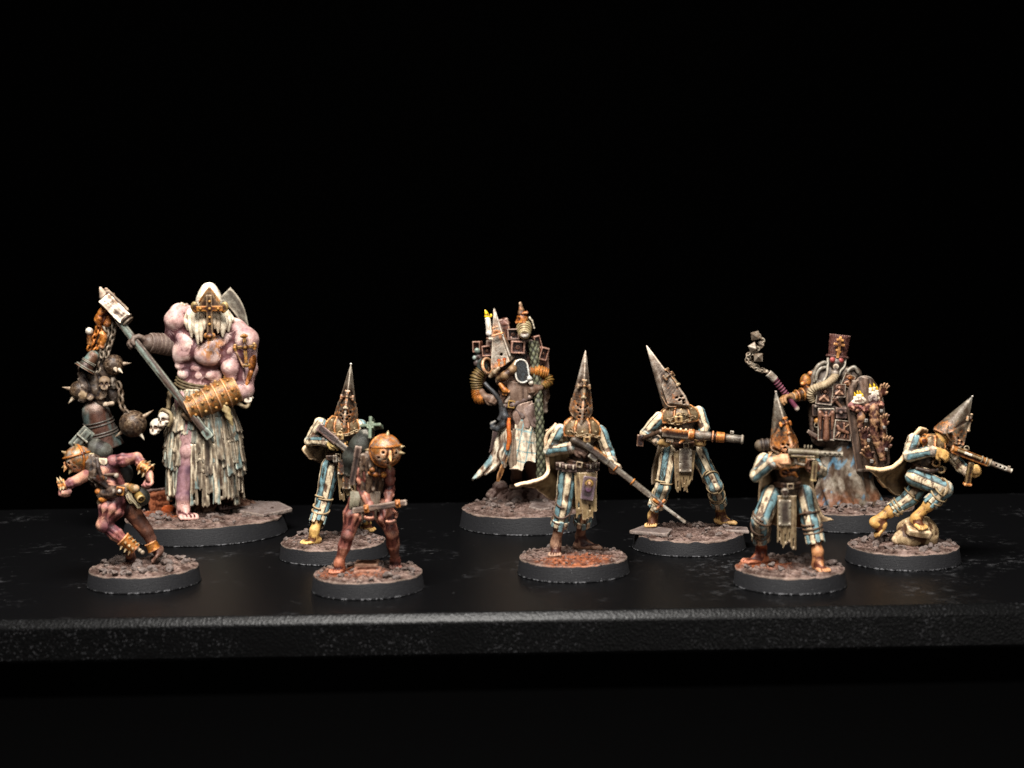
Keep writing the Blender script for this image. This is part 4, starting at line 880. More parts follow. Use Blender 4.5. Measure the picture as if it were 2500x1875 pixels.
# ------------------------------------------------------------------ hooded soldier behind the mine carrier
def fig_rear():
    f = Fig('soldier_miniature', 'miniature soldier in a dark pointed hood half hidden behind the ball masked bomb carrier', 815, 1357, 132)
    f.zoom(670, 860, 2.677); zt = 3.85
    tl, tr_ = f.G(200, 1258, zt), f.G(640, 1170, zt)
    make_base(f, 3.5, 26, seed=13, keep=((tl[0] + 1.6, tl[1] + .8, 2.6), (tr_[0], tr_[1], 2.6)), size=(.5, 1.2))
    yl = tl[1] + 1.2
    J = dict(pel=f(425, 700, .3), ch=f(430, 580, 0), nk=f(450, 450, .3), hd=f(465, 400, 0),
             shL=f(300, 470, .3), elL=f(235, 578, .2), wrL=f(350, 582, -3.0), shR=f(560, 480, .5), elR=f(600, 600, 0), wrR=f(520, 640, -3.0),
             hpL=f(368, 745, .2), knL=f(318, 985, -.8), anL=f(262, 1165, yl), hpR=f(480, 750, .5), knR=f(540, 980, .5), anR=f(600, 1120, tr_[1] + 1), toL=tl, toR=tr_)
    J.update(hfL=f(430, 605, -4.0) - J['wrL'], hnL=A(.3, .6, -.5), hsL=-1, hfR=f(470, 640, -4) - J['wrR'], hnR=A(-.2, .6, .4), hsR=1)
    pilgrim(f, J, sph=(.7, .4), lph=(.25, .4), skin=C('c09a58'), hand_c=(C('c9b070'), C('b58c52')), ties=((('hp', 'kn', 1.1, .82, .88, .1), ('kn', 'an', 1.7, .1, .4, .9)), None), ropec='a58f6c', hgrip=((45, 55), (50, 70)), hemz=.60, tw=(3.4, 2.4), thigh=(2.25, 1.85, 1.75))
    mantle(f, f(455, 455, .2), f(320, 480, .2), f(555, 470, .4), 2.8, 3.3)
    hood(f, f(470, 405, -.2), f(500, 82, .4), A(.02, -1, 0), 2.45, 3.4, C('5f5549'), C('5c554b'), rust=.2, cross=(.12, .48), ccol=C('8f8474', .3))
    o = f.part('tip_bead', [ell(f(500, 77, .4), .28, None, .05, C('e8e4da')), cap(f(500, 80, .4), f(500, 100, .4), .12, .15, .05, C('cfc9bd'))], .1, M_METAL)
    padlock(f, f(430, 552, -4.0), .85); chain(f, [f(345, 520, -3), f(400, 535, -3.8), f(470, 540, -3.9), f(545, 510, -3)])
    a, b = f(292, 490, -2.8), f(500, 660, -5.4); d = nrm(b - a); M = frame(d, (0, -1, .2)); up = M[:, 0] if M[2, 0] > 0 else -M[:, 0]; L = np.linalg.norm(b - a)
    st = f.part('rifle', [box(a + d * L * .27, (.95, .65, L * .3), M, .2, .2, C('5e463e')), box(a + d * L * .75, (.75, .6, L * .28), M, .2, .1, C('6a6258')), box(a + d * .2, (1.15, .7, .4), M, .15, .1, C('4b3a34'))], .16, M_METAL)
    f.part('barrel', [cyl(a + d * L * .65 + up * .3, b + d * 5, .5, .45, .05, C('a29c92')), cyl(a + d * L * .6 - up * .5, b + d * 3 - up * .5, .4, .4, .05, C('857f76'))], .15, M_METAL, st)
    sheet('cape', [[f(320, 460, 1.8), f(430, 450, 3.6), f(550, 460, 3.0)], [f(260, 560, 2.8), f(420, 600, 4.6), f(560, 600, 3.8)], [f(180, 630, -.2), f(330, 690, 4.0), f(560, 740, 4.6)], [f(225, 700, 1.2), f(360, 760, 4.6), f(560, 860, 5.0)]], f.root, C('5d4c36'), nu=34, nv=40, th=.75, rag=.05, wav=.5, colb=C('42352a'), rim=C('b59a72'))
    plate(f, 445, 770, 500, 895, -2.9, C('6f6350', .25)); plate(f, 415, 700, 460, 800, -2.9, C('6a5a46', .3), tilt=.2)
    for k, (u0, u1, v1) in enumerate(((430, 445, 1005), (465, 490, 960), (500, 520, 980))):
        strip(f, (u0, 740), (u1, v1), 22, 18, -2.0, -2.4, C('6f5d40'), k + 30, .2, (.5, .75, .2, .5))
    f.part('belt_pouch', [box(f(397, 695, -3.0), (.55, .5, .9), None, .12, .1, C('8f887c')), box(f(360, 690, -2.6), (.8, .5, .6), None, .12, .1, C('4d3a2e'))], .16, M_METAL)
    return f
fig_rear()
# ------------------------------------------------------------------ shared small pieces
def flat(P):
    r = []
    for q in P: r += flat(q) if isinstance(q, list) else [q]
    return r
_RV = {}
def rivet(f, parent, p, r, col, name='rivet', mat=None):
    key = tuple(np.round(col, 3))
    if key not in _RV:
        bm = bmesh.new(); bmesh.ops.create_icosphere(bm, subdivisions=2, radius=1); bm.verts.index_update()
        V = np.array([v.co[:] for v in bm.verts]); F = [[v.index for v in fc.verts] for fc in bm.faces]; bm.free()
        o = mk(name, V, F, col, None, mat or M_METAL); _RV[key] = o.data; bpy.data.objects.remove(o)
    o = bpy.data.objects.new(name, _RV[key]); COL.objects.link(o); o.parent = parent; o.location = p; o.scale = (r,) * 3
    return o
def spike(f, parent, p, d, L, r, col=None):
    M = frame(d); V, F = lathe('', p, d, [(r * 1.1, -.2), (r, .0), (r * .72, L * .33), (r * .36, L * .72), (.03, L)], None, None, data=True, n=10)
    return mk('spike', V, np.array(F), C('a59a88') if col is None else col, parent, M_METAL, cit=0)
def skull(f, c, s, look, parent=None, col=None, up=(0, 0, 1), name='skull'):
    col = C('d8cfbf') if col is None else col; L = nrm(look); M = frame(up, L); q = lambda x, y, z: c + M @ (A(x, y, z) * s)
    P = [ell(q(0, -.15, .25), A(1.0, 1.15, 1.0) * s, M, .2 * s, col), box(q(0, .55, -.55), A(.62, .5, .45) * s, M, .2 * s, .35 * s, col), ell(q(0, .75, -.95), A(.45, .35, .25) * s, M, .15 * s, col)]
    for x in (-1, 1): P.append(ell(q(x * .42, 1.0, -.02), A(.3, .45, .28) * s, M, .1 * s, op='s')); P.append(ell(q(x * .8, .35, -.4), A(.2, .35, .2) * s, M, .15 * s, col))
    P.append(ell(q(0, 1.1, -.4), A(.13, .3, .2) * s, M, .06 * s, op='s'))
    return f.part(name, P, max(.13, .16 * s), M_CLOTH, parent)
def wood_paint(c0, c1, c2=None, amt=.6, along=(0, 0, 1), seed=0):
    al = nrm(along)
    def pf(V, N=None):
        q = V - ((V @ al) * .90)[:, None] * al + seed * 13.7
        c = mixc(c0, c1, sstep(.40, .60, fbm(q, 2.0, 2)))
        if c2 is not None: c = mixc(c, c2, sstep(.52, .66, fbm(q + 31.7, 1.0, 2)) * amt)
        return c
    return pf

# ------------------------------------------------------------------ the giant with the hammer pole
def fig_giant():
    f = Fig('giant_miniature', 'huge pink muscular miniature with cross faced cream hood gripping a hammer hung with bells', 503, 1301, 198)
    f.zoom(120, 660, 2.369); zt = 4.9
    R = f.r
    tl = f.G(806, 1446, zt); yl = tl[1] + 4.6
    g2 = lambda u, v, z=5.2: tuple(f.G(u, v, z)[:2] / R)
    base = make_base(f, 4.5, 34, seed=21, bump=1.3, over=1.2, size=(.45, 1.3), orange=((-.55, .05, .38, .95), (-.35, -.1, .25, .7)), keep=((tl[0], tl[1] + 2.4, 4.6),), slabs=(([g2(1060, 1395), g2(1240, 1428), g2(1408, 1388), g2(1330, 1350), g2(1150, 1345)], 5.25, .55),))
    mound = f.G(960, 1390, 4.5)
    sculpt('rubble_mound', [ell(f.G(1000, 1395, 4.5) + A(0, 3, 0), (7.5, 4.0, 4.6), None, 1.0), ell(f.G(900, 1410, 4.5) + A(0, 4, 0), (4, 3, 4.0), None, 1.0), ell(f.G(1120, 1380, 4.5) + A(0, 2, 0), (4, 3, 2), None, 1.0)], .26, base, M_GROUND, col=C('5d4438'), warp=lambda p: 1.3 * (fbm(p, .55, 3) - .5))
    sculpt('broken_brick', [box(f.G(625, 1400, 4.5) + A(0, 2, 2.6), (2.6, 2.2, 2.8), frame(A(-.12, 0, 1), (.3, -1, 0)), .3, .3, C('8a5238')), box(f.G(600, 1400, 4.5) + A(0, 4, 5.2), (2.4, 2, .6), frame(A(-.1, .1, 1)), .2, .3, C('7a6862')), ell(f.G(690, 1410, 4.5) + A(0, 1, 1), (2, 2, 1.4), None, .3, C('9a4a24'))], .24, base, M_GROUND, warp=lambda p: .9 * (fbm(p, .7, 3) - .5))
    for u, v, r in ((600, 1425, 1.3), (640, 1430, 1.5), (665, 1440, .9), (545, 1420, 1.1), (895, 1455, .9), (940, 1430, .9), (970, 1425, .9), (1000, 1420, 1.0), (945, 1380, 1.5), (900, 1385, 1.6), (985, 1370, 1.6), (1200, 1345, 1.4), (1245, 1350, 1.2), (1130, 1425, 1.0)):
        put_stone(f, base, f.G(u, v, 4.9) + A(0, 0, r * .35), r)
    # ---- body
    PK, PU, HI = C('b08c88'), C('664a5a'), C('d8bcb2')
    def skin(p):
        c = mixc(PK, HI, sstep(.4, .7, fbm(p, .5, 2))); return mixc(c, PU, .55 * sstep(.5, .75, fbm(p + 9, .33, 2)))
    legc = lambda p: mixc(mixc(mixc(PU * .9, C('8d6a70'), sstep(.3, .7, fbm(p, .45, 2))), PK, sstep(18, 22, p[..., 2]) * .7), C('bd958c'), 1 - sstep(7.0, 10.0, p[..., 2]))
    P = [ell(f(855, 650, .6), (4.9, 3.5, 3.2), None, .8), ell(f(865, 560, .8), (5.2, 3.4, 5.0), None, 1.2), ell(f(950, 600, .2), (2.6, 2.6, 3.4), None, .9), ell(f(880, 420, 1.0), (7.2, 4.2, 4.6), None, 1.5), ell(f(930, 320, 2.0), (6.6, 3.6, 3.6), None, 1.5),
         ell(f(788, 462, -2.3), (3.5, 2.0, 3.1), rotm((0, 1, 0), -26), .7), cap(f(800, 425, -2.2), f(748, 365, -1.2), 2.2, 1.8, .8), ell(f(760, 505, -1.6), (2.0, 1.8, 2.4), rotm((0, 1, 0), -20), .7),
         ell(f(918, 484, -2.7), (4.1, 2.3, 3.2), rotm((0, 1, 0), 12), .7), cap(f(950, 440, -2.4), f(1050, 385, -1.2), 2.4, 2.0, .9), ell(f(1000, 505, -1.6), (2.2, 1.8, 2.4), rotm((0, 1, 0), 25), .7),
         caps([f(752, 245, -.4), f(732, 290, -1.2), f(728, 345, -.8)], [2.5, 2.9, 2.0], .6), ell(f(775, 240, .8), (3.2, 3.0, 2.0), None, .9), ell(f(820, 300, .5), (3.0, 2.4, 2.6), None, 1.0),
         caps([f(1095, 355, -.2), f(1138, 405, -.8), f(1145, 480, -.4)], [2.8, 3.3, 2.4], .7), ell(f(1060, 330, 1.2), (3.4, 3.0, 2.6), None, 1.0), ell(f(1050, 465, -2.0), (1.7, 1.5, 2.4), rotm((0, 1, 0), 25), .7)]
    for u, v, rx, rz in ((768, 553, 1.9, 1.0), (860, 566, 2.3, 1.0), (782, 598, 1.9, 1.3), (870, 606, 2.1, 1.35), (915, 556, 2.0, 1.1), (930, 600, 1.8, 1.2)): P.append(ell(f(u, v, -1.75), (rx * .98, 1.25, rz * 1.25), None, .5))
    # his left arm (right in the picture)
    eR = f(1128, 690, -1.2); wR = f(838, 800, -6.2)
    P += [cap(f(1135, 430, .2), f(1128, 640, -.6), 3.2, 2.6, .7), caps([f(1075, 510, -2.0), f(1052, 560, -2.4), f(1060, 610, -2.2)], [1.8, 2.5, 1.9], .7), caps([f(1155, 500, .2), f(1158, 570, .2), f(1140, 640, 0)], [1.7, 2.1, 1.5], .8), cap(eR, f(1000, 730, -3.6), 2.7, 2.9, .6), cap(f(1000, 730, -3.6), wR, 2.6, 1.9, .5)]
    P += hand(wR, f(812, 838, -6.0) - wR, A(-.2, .9, .1), -1, 1.5, 60, 80, col=C('5d4630'))
    # his right arm
    eL = f(715, 432, .8); wL = f(578, 418, -3.4); GL = C('54443c')
    P += [cap(f(738, 320, -.4), eL, 2.8, 2.6, .5), cap(eL, wL, 2.7, 2.1, .5, GL)]
    P += hand(wL, f(520, 395, -4.4) - wL, A(.1, -.3, -1), -1, 1.75, 40, 75, col=GL)
    hp, kn, an = f(815, 760, -.4), f(805, 1050, -3.4), f(775, 1310, yl)
    P += [cap(hp, kn, 4.0, 2.6, .8, paint=legc), cap(kn, an, 2.4, 1.9, .6, paint=legc), ell(f(800, 1045, -4.7), (1.8, 1.5, 1.8), None, .7, PK), ell(f(803, 1092, -4.5), (1.2, 1.1, .8), None, .4, PK), cap(f(785, 1130, -4.2), f(778, 1260, -2.6), .8, .6, .5, paint=legc), ell(f(790, 1170, -2.2), (2.2, 2.6, 3.6), None, .6, paint=legc)]
    P += foot(an, tl, 1.75, C('bd958c'), side=-1)
    kn2, an2 = f(985, 1080, 4), f.G(1000, 1370, 6.5) + A(0, 6, 2.5); DKL = C('4a3030')  # rear leg coloured dark, standing in for the shade under the skirt
    P += [cap(f(950, 760, .5), kn2, 4.0, 2.6, .8, DKL), cap(kn2, an2, 2.4, 1.9, .6, DKL)]; P += foot(an2, an2 + A(1.0, -4.5, -3.4), 1.5, DKL)
    P += [cap(f(930, 330, .5), f(928, 250, -2.6), 3.0, 2.6, .8), ell(f(926, 215, -3.2), (2.7, 2.9, 3.5), None, .5)]
    P = flat(P)
    for q in P:
        if q['col'] is None and q['paint'] is None: q['paint'] = skin
    def rust_chest(V, N, cv, cs):
        d = np.linalg.norm((V - f(940, 440, -4.6)) * A(.45, .35, .4) @ rotm((0, 1, 0), 35), axis=1); t = (1 - sstep(.8, 2.0, d)) * sstep(.48, .60, fbm(V, 1.3, 3)); cs = mixc(cs, C('c8802c'), t * .8); return cs
    f.part('body', P, .24, M_SKIN, post=rust_chest, cit2=80)
    # bandaged forearm and glove wraps
    for k in range(6):
        t = .08 + .82 * k / 5; c = eL + (wL - eL) * t; d = nrm(wL - eL); r = 2.75 + (2.3 - 2.75) * t + .12
        f.part('forearm_wrap', [cyl(c - d * .72, c + d * .62, r + .28, r + .02, .1, C('584840'), rd=.2)], .2, M_CLOTH)
    # lamed vambrace
    ax0, ax1 = f(1090, 680, -2.2), f(805, 806, -6.2); d = nrm(ax1 - ax0); L = np.linalg.norm(ax1 - ax0); M = frame(d, (0, -1, .3))
    for k in range(5):
        t0, t1 = k / 5, (k + 1.25) / 5; r0, r1 = np.interp([t0, t1], [0, .35, 1.1], [3.5, 3.75, 2.5]); a, b = ax0 + d * L * t0, ax0 + d * L * min(t1, 1.04)
        col = C('7d6038', .30); pl = f.part('vambrace_plate', [cyl(a, b, r0, r1 + .32, .1, col, rd=.2), tor(b - d * .25, d, r1 + .18, .22, k=.2, col=C('9c6f38', .35))], .2, M_METAL)
        for q in np.linspace(-1.0, 1.25, 4):
            v = math.cos(q) * M[:, 1] + math.sin(q) * M[:, 0] * (1 if M[2, 0] > 0 else -1); rr = r0 + (r1 - r0) * .5 + .3
            rivet(f, pl, a + (b - a) * .52 + v * rr, .42, C('b5925c', .15) if k % 2 else C('a88248', .3))
    # ---- hood, face cross, hair
    hd = f.part('cream_hood', [ell(f(926, 190, -3.4), (3.5, 3.6, 4.3), None, .3), ell(f(926, 130, -3.2), (2.4, 2.6, 2.7), None, .8), ell(f(926, 240, -2.6), (3.9, 3.3, 3.0), None, .8), cap(f(785 + 25, 270, -1.5), f(830, 250, -2.6), 1.3, 1.6, .6), cap(f(1040, 290, -1.0), f(1000, 250, -2.4), 1.2, 1.5, .6)], .2, M_CLOTH, col=C('e6dcc6'), warp=lambda p: .2 * (fbm(p, .6, 2) - .5))
    iron = C('7a6348', .18)
    def arch(p):
        q = p - f(927, 190, -7.1); return np.maximum(np.maximum(np.abs(q[..., 0]) * .78 + q[..., 2] * .5 - 1.95, np.abs(q[..., 0]) - 3.1), np.maximum(np.abs(q[..., 1] + .08 * q[..., 0] ** 2 * -1) - .45, -q[..., 2] - 1.4))
    c0 = f(927, 190, -7.1)
    f.part('brow_plate', [prim(c0 - A(3.4, 1.4, 1.8), c0 + A(3.4, 1.8, 4.6), arch, .1, col=iron), cap(f(927, 100, -7.3), f(868, 180, -6.6), .3, .28, .1, C('9a7442', .3)), cap(f(927, 100, -7.3), f(985, 180, -6.6), .3, .28, .1, C('9a7442', .3))], .18, M_METAL)
    br = C('9a6c30', .33); Xc = frame(A(0, 0, 1)); yc = -7.9
    Q = [box(f(928, 275, yc), (.78, .34, 5.9), None, .12, .1, iron), box(f(928, 222, yc), (3.4, .34, .72), None, .12, .1, br)]
    for s_ in (-1, 1): Q += [ell(f(928 + s_ * 88, 210, yc + .5), (1.0, .5, 1.3), None, .2, C('8a7444', .2)), ell(f(928 + s_ * 80, 233, yc + .4), (.7, .45, .7), None, .2, br)]
    for du in (-17, 17): Q.append(ell(f(928 + du, 378, yc), (.78, .42, .75), None, .15, br))
    Q.append(cap(f(928, 385, yc), f(928, 402, yc), .8, .35, .2, br))
    cr = f.part('face_cross', Q, .17, M_METAL)
    for u, v in ((928, 180), (928, 222), (928, 272), (928, 312), (875, 222), (978, 222)): rivet(f, cr, f(u, v, yc - .4), .38, C('c0914a', .12))
    HC = C('ddd2bb')
    for i, (u0, u1, v1, dy, w_) in enumerate(((800, 800, 350, -2.0, .95), (822, 822, 392, -3.6, .9), (838, 838, 370, -4.4, .75), (862, 858, 432, -5.0, .95), (884, 878, 420, -5.6, .7), (900, 897, 345, -5.8, .6), (952, 956, 340, -5.6, .6), (972, 975, 365, -5.2, .7), (992, 1002, 388, -4.4, .95), (1010, 1020, 345, -3.4, .8), (1030, 1035, 358, -2.8, .85), (1045, 1055, 300, -1.8, .7))):
        pts = [f(u0 * .7 + 926 * .3, 222, dy * .7 - 1.6), f(u0, 270, dy), f(u1, (270 + v1) / 2, dy - .5), f(u1 + 2, v1, dy - .3)]
        tube('hair_lock', pts, [w_, w_ * 1.05, w_, .18], f.root, mixc(HC, C('a8753a'), .30 if 4 <= i <= 7 else 0.04), M_CLOTH, n=22, sides=9, twist=0, tamp=.2, flat=.75)
    # ---- shoulder cross, studs, strap, back plank
    sc = f(1132, 444, -5.3); n = nrm(A(.35, -1, .15)); Mx = frame(A(-.05, 0, 1), n); bc = C('93733c', .28); h1, h2 = 2.6, 3.9
    Q = [box(sc - Mx @ A(0, 0, .9), (.42, .36, h2), Mx, .12, .1, bc), box(sc, (h1, .36, .42), Mx, .12, .1, bc), ell(sc, .7, None, .2, bc)]
    for p in (A(h1, 0, 0), A(-h1, 0, 0), A(0, 0, h2 - .9), A(0, 0, -h2 - .9)):
        e = sc + Mx @ p; Q.append(ell(e, .55, None, .15, bc)); t = nrm(p)
        for s_ in (-1, 1): Q.append(ell(e + Mx @ (np.cross(t, A(0, 1, 0)) * s_ * .62 - t * .15), .45, None, .12, bc))
    f.part('shoulder_cross', Q, .16, M_METAL)
    f.part('arm_strap', [ell(f(1168, 545, -1.2), (1.3, 1.7, 3.2), rotm((0, 1, 0), 10), .3, C('9c6a34', .45)), caps([f(1165, 590, -2.4), f(1148, 640, -2.8), f(1128, 700, -3.0)], [.7, .55, .5], .2, col=C('8a4f26', .4)), caps([f(1080, 470, -3.6), f(1125, 560, -4.0)], [.3, .3], .1, col=C('6b4a2a', .3))], .2, M_METAL)
    for u, v, r in ((676, 288, .42), (688, 270, .55), (697, 258, .45), (716, 232, .5), (736, 214, .62), (750, 210, .45), (768, 198, .62), (784, 202, .45), (727, 222, .4)): rivet(f, f.root, f(u, v, -1.2), r, C('cfc4b0'), 'bone_stud')
    f.part('shoulder_bandolier', [caps([f(672, 292, -.6), f(730, 220, -.4), f(795, 200, 0)], [.45, .5, .5], .2, col=C('5a4638'))], .2, M_CLOTH)
    sheet('back_plank', [[f(985, 160, 2.6), f(1048, 98, 3.2)], [f(1040, 215, 3.0), f(1098, 160, 3.6)], [f(1085, 275, 3.4), f(1128, 235, 4.0)], [f(1112, 345, 3.6), f(1138, 320, 4.2)]], f.root, C('6b665a'), nu=12, nv=40, th=2.4, paint=wood_paint(C('4d463c'), C('7b776a'), along=(.6, 0, -1)))
    # ---- belt ropes, skulls
    for k in range(5):
        dz = k * 9 + (4 if k % 2 else -3); tube('waist_rope', [f(738 - k * 3, 620 + dz, -.2), f(765, 645 + dz, -2.6), f(850, 668 + dz, -3.6), f(970, 676 + dz, -3.4), f(1100, 660 + dz, -1.0)], .34, f.root, C('5d5038'), M_CLOTH, n=60, sides=9, twist=3, tamp=.2)
    for u, v, dy, s_, lk in ((668, 858, -4.2, 1.75, A(-.5, -1, -.35)), (622, 905, -3.2, 1.75, A(-.4, -1, -.5)), (1142, 722, -1.0, 1.75, A(.4, -.9, -.6))): skull(f, f(u, v, dy), s_, lk)
    tube('skull_rope', [f(640, 830, -3), f(662, 808, -5.0), f(700, 830, -5.2), f(706, 870, -5.2), f(690, 900, -4.6)], .5, f.root, C('8f7f60'), M_CLOTH, n=40, sides=9, twist=3, tamp=.2)
    tube('side_rope', [f(700, 690, -1), f(692, 740, -3), f(690, 800, -3.6)], .55, f.root, C('847457'), M_CLOTH, n=40, sides=9, twist=3, tamp=.2)
    tube('rope_end', [f(985, 745, -4.4), f(1020, 800, -5.6), f(1045, 860, -5.9), f(1062, 898, -5.8)], [1.1, 1.0, .75, .25], f.root, C('98875f'), M_CLOTH, n=60, sides=10, twist=3.2, tamp=.2)
    tube('skull_cord', [f(1100, 700, -2), f(1085, 760, -3.2), f(1140, 790, -2.8), f(1158, 760, -1.6)], .5, f.root, C('84745a'), M_CLOTH, n=40, sides=9, twist=3, tamp=.2)
    # ---- skirt of weathered slats in three tiers
    cxy = f(890, 900, .8); g = np.random.default_rng(5); zz = lambda v: f(880, v, -4)[2]
    tiers = [(zz(688), zz(985), 5.2, 4.6, 10.2, 6.4, 30), (zz(850), zz(1105), 8.0, 5.6, 10.6, 7.0, 29), (zz(1000), zz(1290), 9.0, 6.2, 9.7, 7.2, 27)]
    CR, BL, BN = C('d8cbb0'), C('567c80'), C('382718')
    uL, uR = f(757, 1050, -4)[0], f(845, 1050, -4)[0]
    for ti, (z0, z1, rx0, ry0, rx1, ry1, n) in enumerate(tiers):
        for k in range(n):
            th = math.radians(-118 + 236 * (k + .5) / n) + g.uniform(-.03, .03); s_, c_ = math.sin(th), -math.cos(th)
            bx = cxy[0] + s_ * rx1
            dz = g.uniform(-4.2, 1.6) + (1.6 if ti == 1 and s_ > .55 else 0) * -1
            zb = z1 + dz
            if ti > 0 and uL - .2 < bx < uR - .3 and c_ < 0: continue
            if ti == 0 and uL - 1.2 < bx < uR - .2 and c_ < 0: zb = z1 + 1.8 + g.uniform(-.5, 1)
            lift = g.uniform(0, .75); wdt = rx1 * math.radians(236 / n) * .66
            def pt(t, e):
                rx, ry = rx0 + (rx1 - rx0) * t ** .8 + lift, ry0 + (ry1 - ry0) * t ** .8 + lift; z = z0 + (zb - z0) * t
                tg = A(c_ * -1, s_, 0) * A(rx, ry, 0) / max(rx, ry); return A(cxy[0] + s_ * rx, cxy[1] + c_ * ry, z) + nrm(A(-c_ * rx, s_ * ry, 0)) * e * wdt * (.72 + .28 * t)
            dark = BN * .9 if s_ > .75 else BN
            wp = wood_paint(mixc(CR, BN, g.uniform(0, .45) if s_ < .5 else g.uniform(.3, .8)), mixc(dark, CR, g.uniform(.05, .3)), BL, g.uniform(.15, .7), seed=k + ti * 40)
            sheet('skirt_slat', [[pt(t, e) for e in (-1, 0, 1)] for t in (0, .35, .7, 1)], f.root, CR, nu=7, nv=30, th=.62, rag=.07, wav=.7, seed=k + 50 * ti, paint=wp, holes=((.5, .85, .22, .35),) if g.random() < .22 else ())
    # ---- pole and hammer head
    a, b = f(400, 285, -5.2), f(928, 962, -7.6); d = nrm(b - a); M = frame(d, (0, -1, .2)); Lp = np.linalg.norm(b - a)
    pole = f.part('hammer_pole', [box((a + b) / 2, (1.0, .95, Lp / 2), M, .4, .1, paint=wood_paint2(C('43342b'), C('63695f'), d)), box((a + b) / 2 + M[:, 1] * .5, (.42, .6, Lp / 2 - 1), M, .2, .1, paint=wood_paint2(C('4a3a30'), C('6d7a72'), d)), box(b - d * .8, (1.15, 1.1, 1.4), M, .4, .3, paint=wood_paint2(C('4d463e'), C('6f7f78'), d))], .2, M_CLOTH)
    hb = f(320, 165, -5.0); ht = f(440, 285, -5.2); hd_ = nrm(ht - hb); Mh = frame(hd_, (.2, -1, .2)); Lh = np.linalg.norm(ht - hb)
    stc = lambda p: mixc(C('e2d8c6'), C('8a7058'), sstep(.5, .72, fbm(p, .7, 3)))
    sculpt('hammer_head', [box((hb + ht) / 2, (1.75, 1.6, Lh / 2 + .2), Mh, .25, .1, paint=stc), box(f(385, 190, -3.6), (1.2, 1.4, Lh / 2), Mh, .3, .3, paint=lambda p: mixc(C('5a4636'), C('8f7d66'), fbm(p, .8, 2))), cap(f(318, 150, -4.6), f(296, 98, -4.4), 1.3, .25, .3, C('a89684')), cap(f(335, 150, -4), f(330, 112, -3.6), 1.2, .6, .3, C('7d6450')), cap(f(355, 165, -3.4), f(370, 140, -3.2), .9, .5, .3, C('7d6450')), cap(f(425, 215, -3.4), f(440, 235, -3.2), .9, .6, .3, C('84705c'))], .2, pole, M_CLOTH, warp=lambda p: .35 * (fbm(p, .7, 3) - .5))
    sculpt('pole_collar', [tor(ht, hd_, 1.75, .38, col=C('5f5348')), tor(ht + hd_ * .9, hd_, 1.55, .3, col=C('6c5f50'))], .17, pole, M_METAL)
    # ---- hanging cluster: chains, bells, spiked balls
    f.zoom(140, 680, 3.95)
    for k, pts in enumerate(([(470, 300), (410, 420), (370, 540), (300, 690)], [(480, 310), (450, 450), (420, 600), (350, 720)], [(500, 340), (480, 500), (430, 640), (420, 800), (370, 950)], [(540, 380), (540, 520), (500, 660), (470, 760)], [(470, 320), (440, 420), (480, 520), (440, 650), (430, 760)], [(560, 420), (530, 560), (480, 720)])):
        chain(f, [f(u, v, -2.5 + .5 * (k % 3) - (1 if k == 4 else 0)) for u, v in pts], col=C('8d8272', .05) if k > 1 else C('9a6128', .5), link=1.9, r=.3, w=.62)
    f.part('chain_clump', [caps([f(455, 300, -3), f(405, 390, -3.2), f(400, 450, -3.2)], [.9, 1.3, .7], .3, col=C('a0602a', .6)), caps([f(490, 330, -2.6), f(480, 430, -3)], [1.0, 1.0], .3, col=C('a0602a', .6)), caps([f(440, 540, -3.4), f(430, 650, -3.4)], [1.0, .9], .3, col=C('9a6a34', .5)), caps([f(420, 560, -1), f(420, 800, 0)], [1.3, 2.0], .3, col=C('46382e'))], .22, M_METAL, warp=lambda p: 1.0 * (fbm(p, .8, 2) - .5))
    f.part('bone_knob', [ell(f(308, 508, -3), (1.0, 1.0, 1.0), None, .2, C('d8d0c2')), caps([f(310, 530, -3), f(315, 620, -2.6)], [.75, .8], .3, col=C('9a7248', .3))], .18, M_METAL)
    def bell(top, mouth, r0, r1, c0, c1, rings=(.55, .62, .9)):
        ax = mouth - top; Lb = np.linalg.norm(ax); z = nrm(ax)
        pr = [(.05, -.08), (.45, -.05), (.75, .05), (.88, .2), (.93, .45), (1.0, .65), (1.12, .82), (1.38, .97), (1.45, 1.0), (1.3, 1.0), (1.0, .8), (.1, .75)]
        P = [(r0 * q * (1 if q < 1.05 else (1 + (r1 / r0 / 1.45 - 1) * (q - 1) / .45)), Lb * h) for q, h in pr]
        V, F = lathe('', top, z, P, None, None, data=True, n=40); cc = mixc(c0, c1, sstep(.48, .68, fbm(V, .45, 3)))
        o = mk('bell', V, np.array(F), cc, f.root, M_METAL, cit=2)
        for h in rings: tube('bell_ring', ring(top + z * Lb * h, z, np.interp(h * Lb, [p[1] for p in P[:9]], [p[0] for p in P[:9]]) + .05), .22, o, mixc(c0, c1, .45), M_METAL, closed=True, sides=8)
        return o
    def ring(c, z, r, n=48):
        M = frame(z); t = np.linspace(0, 2 * math.pi, n, endpoint=False); return c + r * np.cos(t)[:, None] * M[:, 0] + r * np.sin(t)[:, None] * M[:, 1]
    bell(f(365, 715, -2.8), f(262, 872, -3.6), 1.7, 2.9, C('6b4d3a'), C('728a84'))
    bell(f(345, 1200, -.5), f(465, 1625, 1.2), 4.1, 4.9, C('4d3024'), C('4d5c5a'), rings=(.40, .47, .64, .70))
    bc = lambda p: mixc(C('43362c'), C('6a5743'), sstep(.35, .7, fbm(p, .8, 3)))
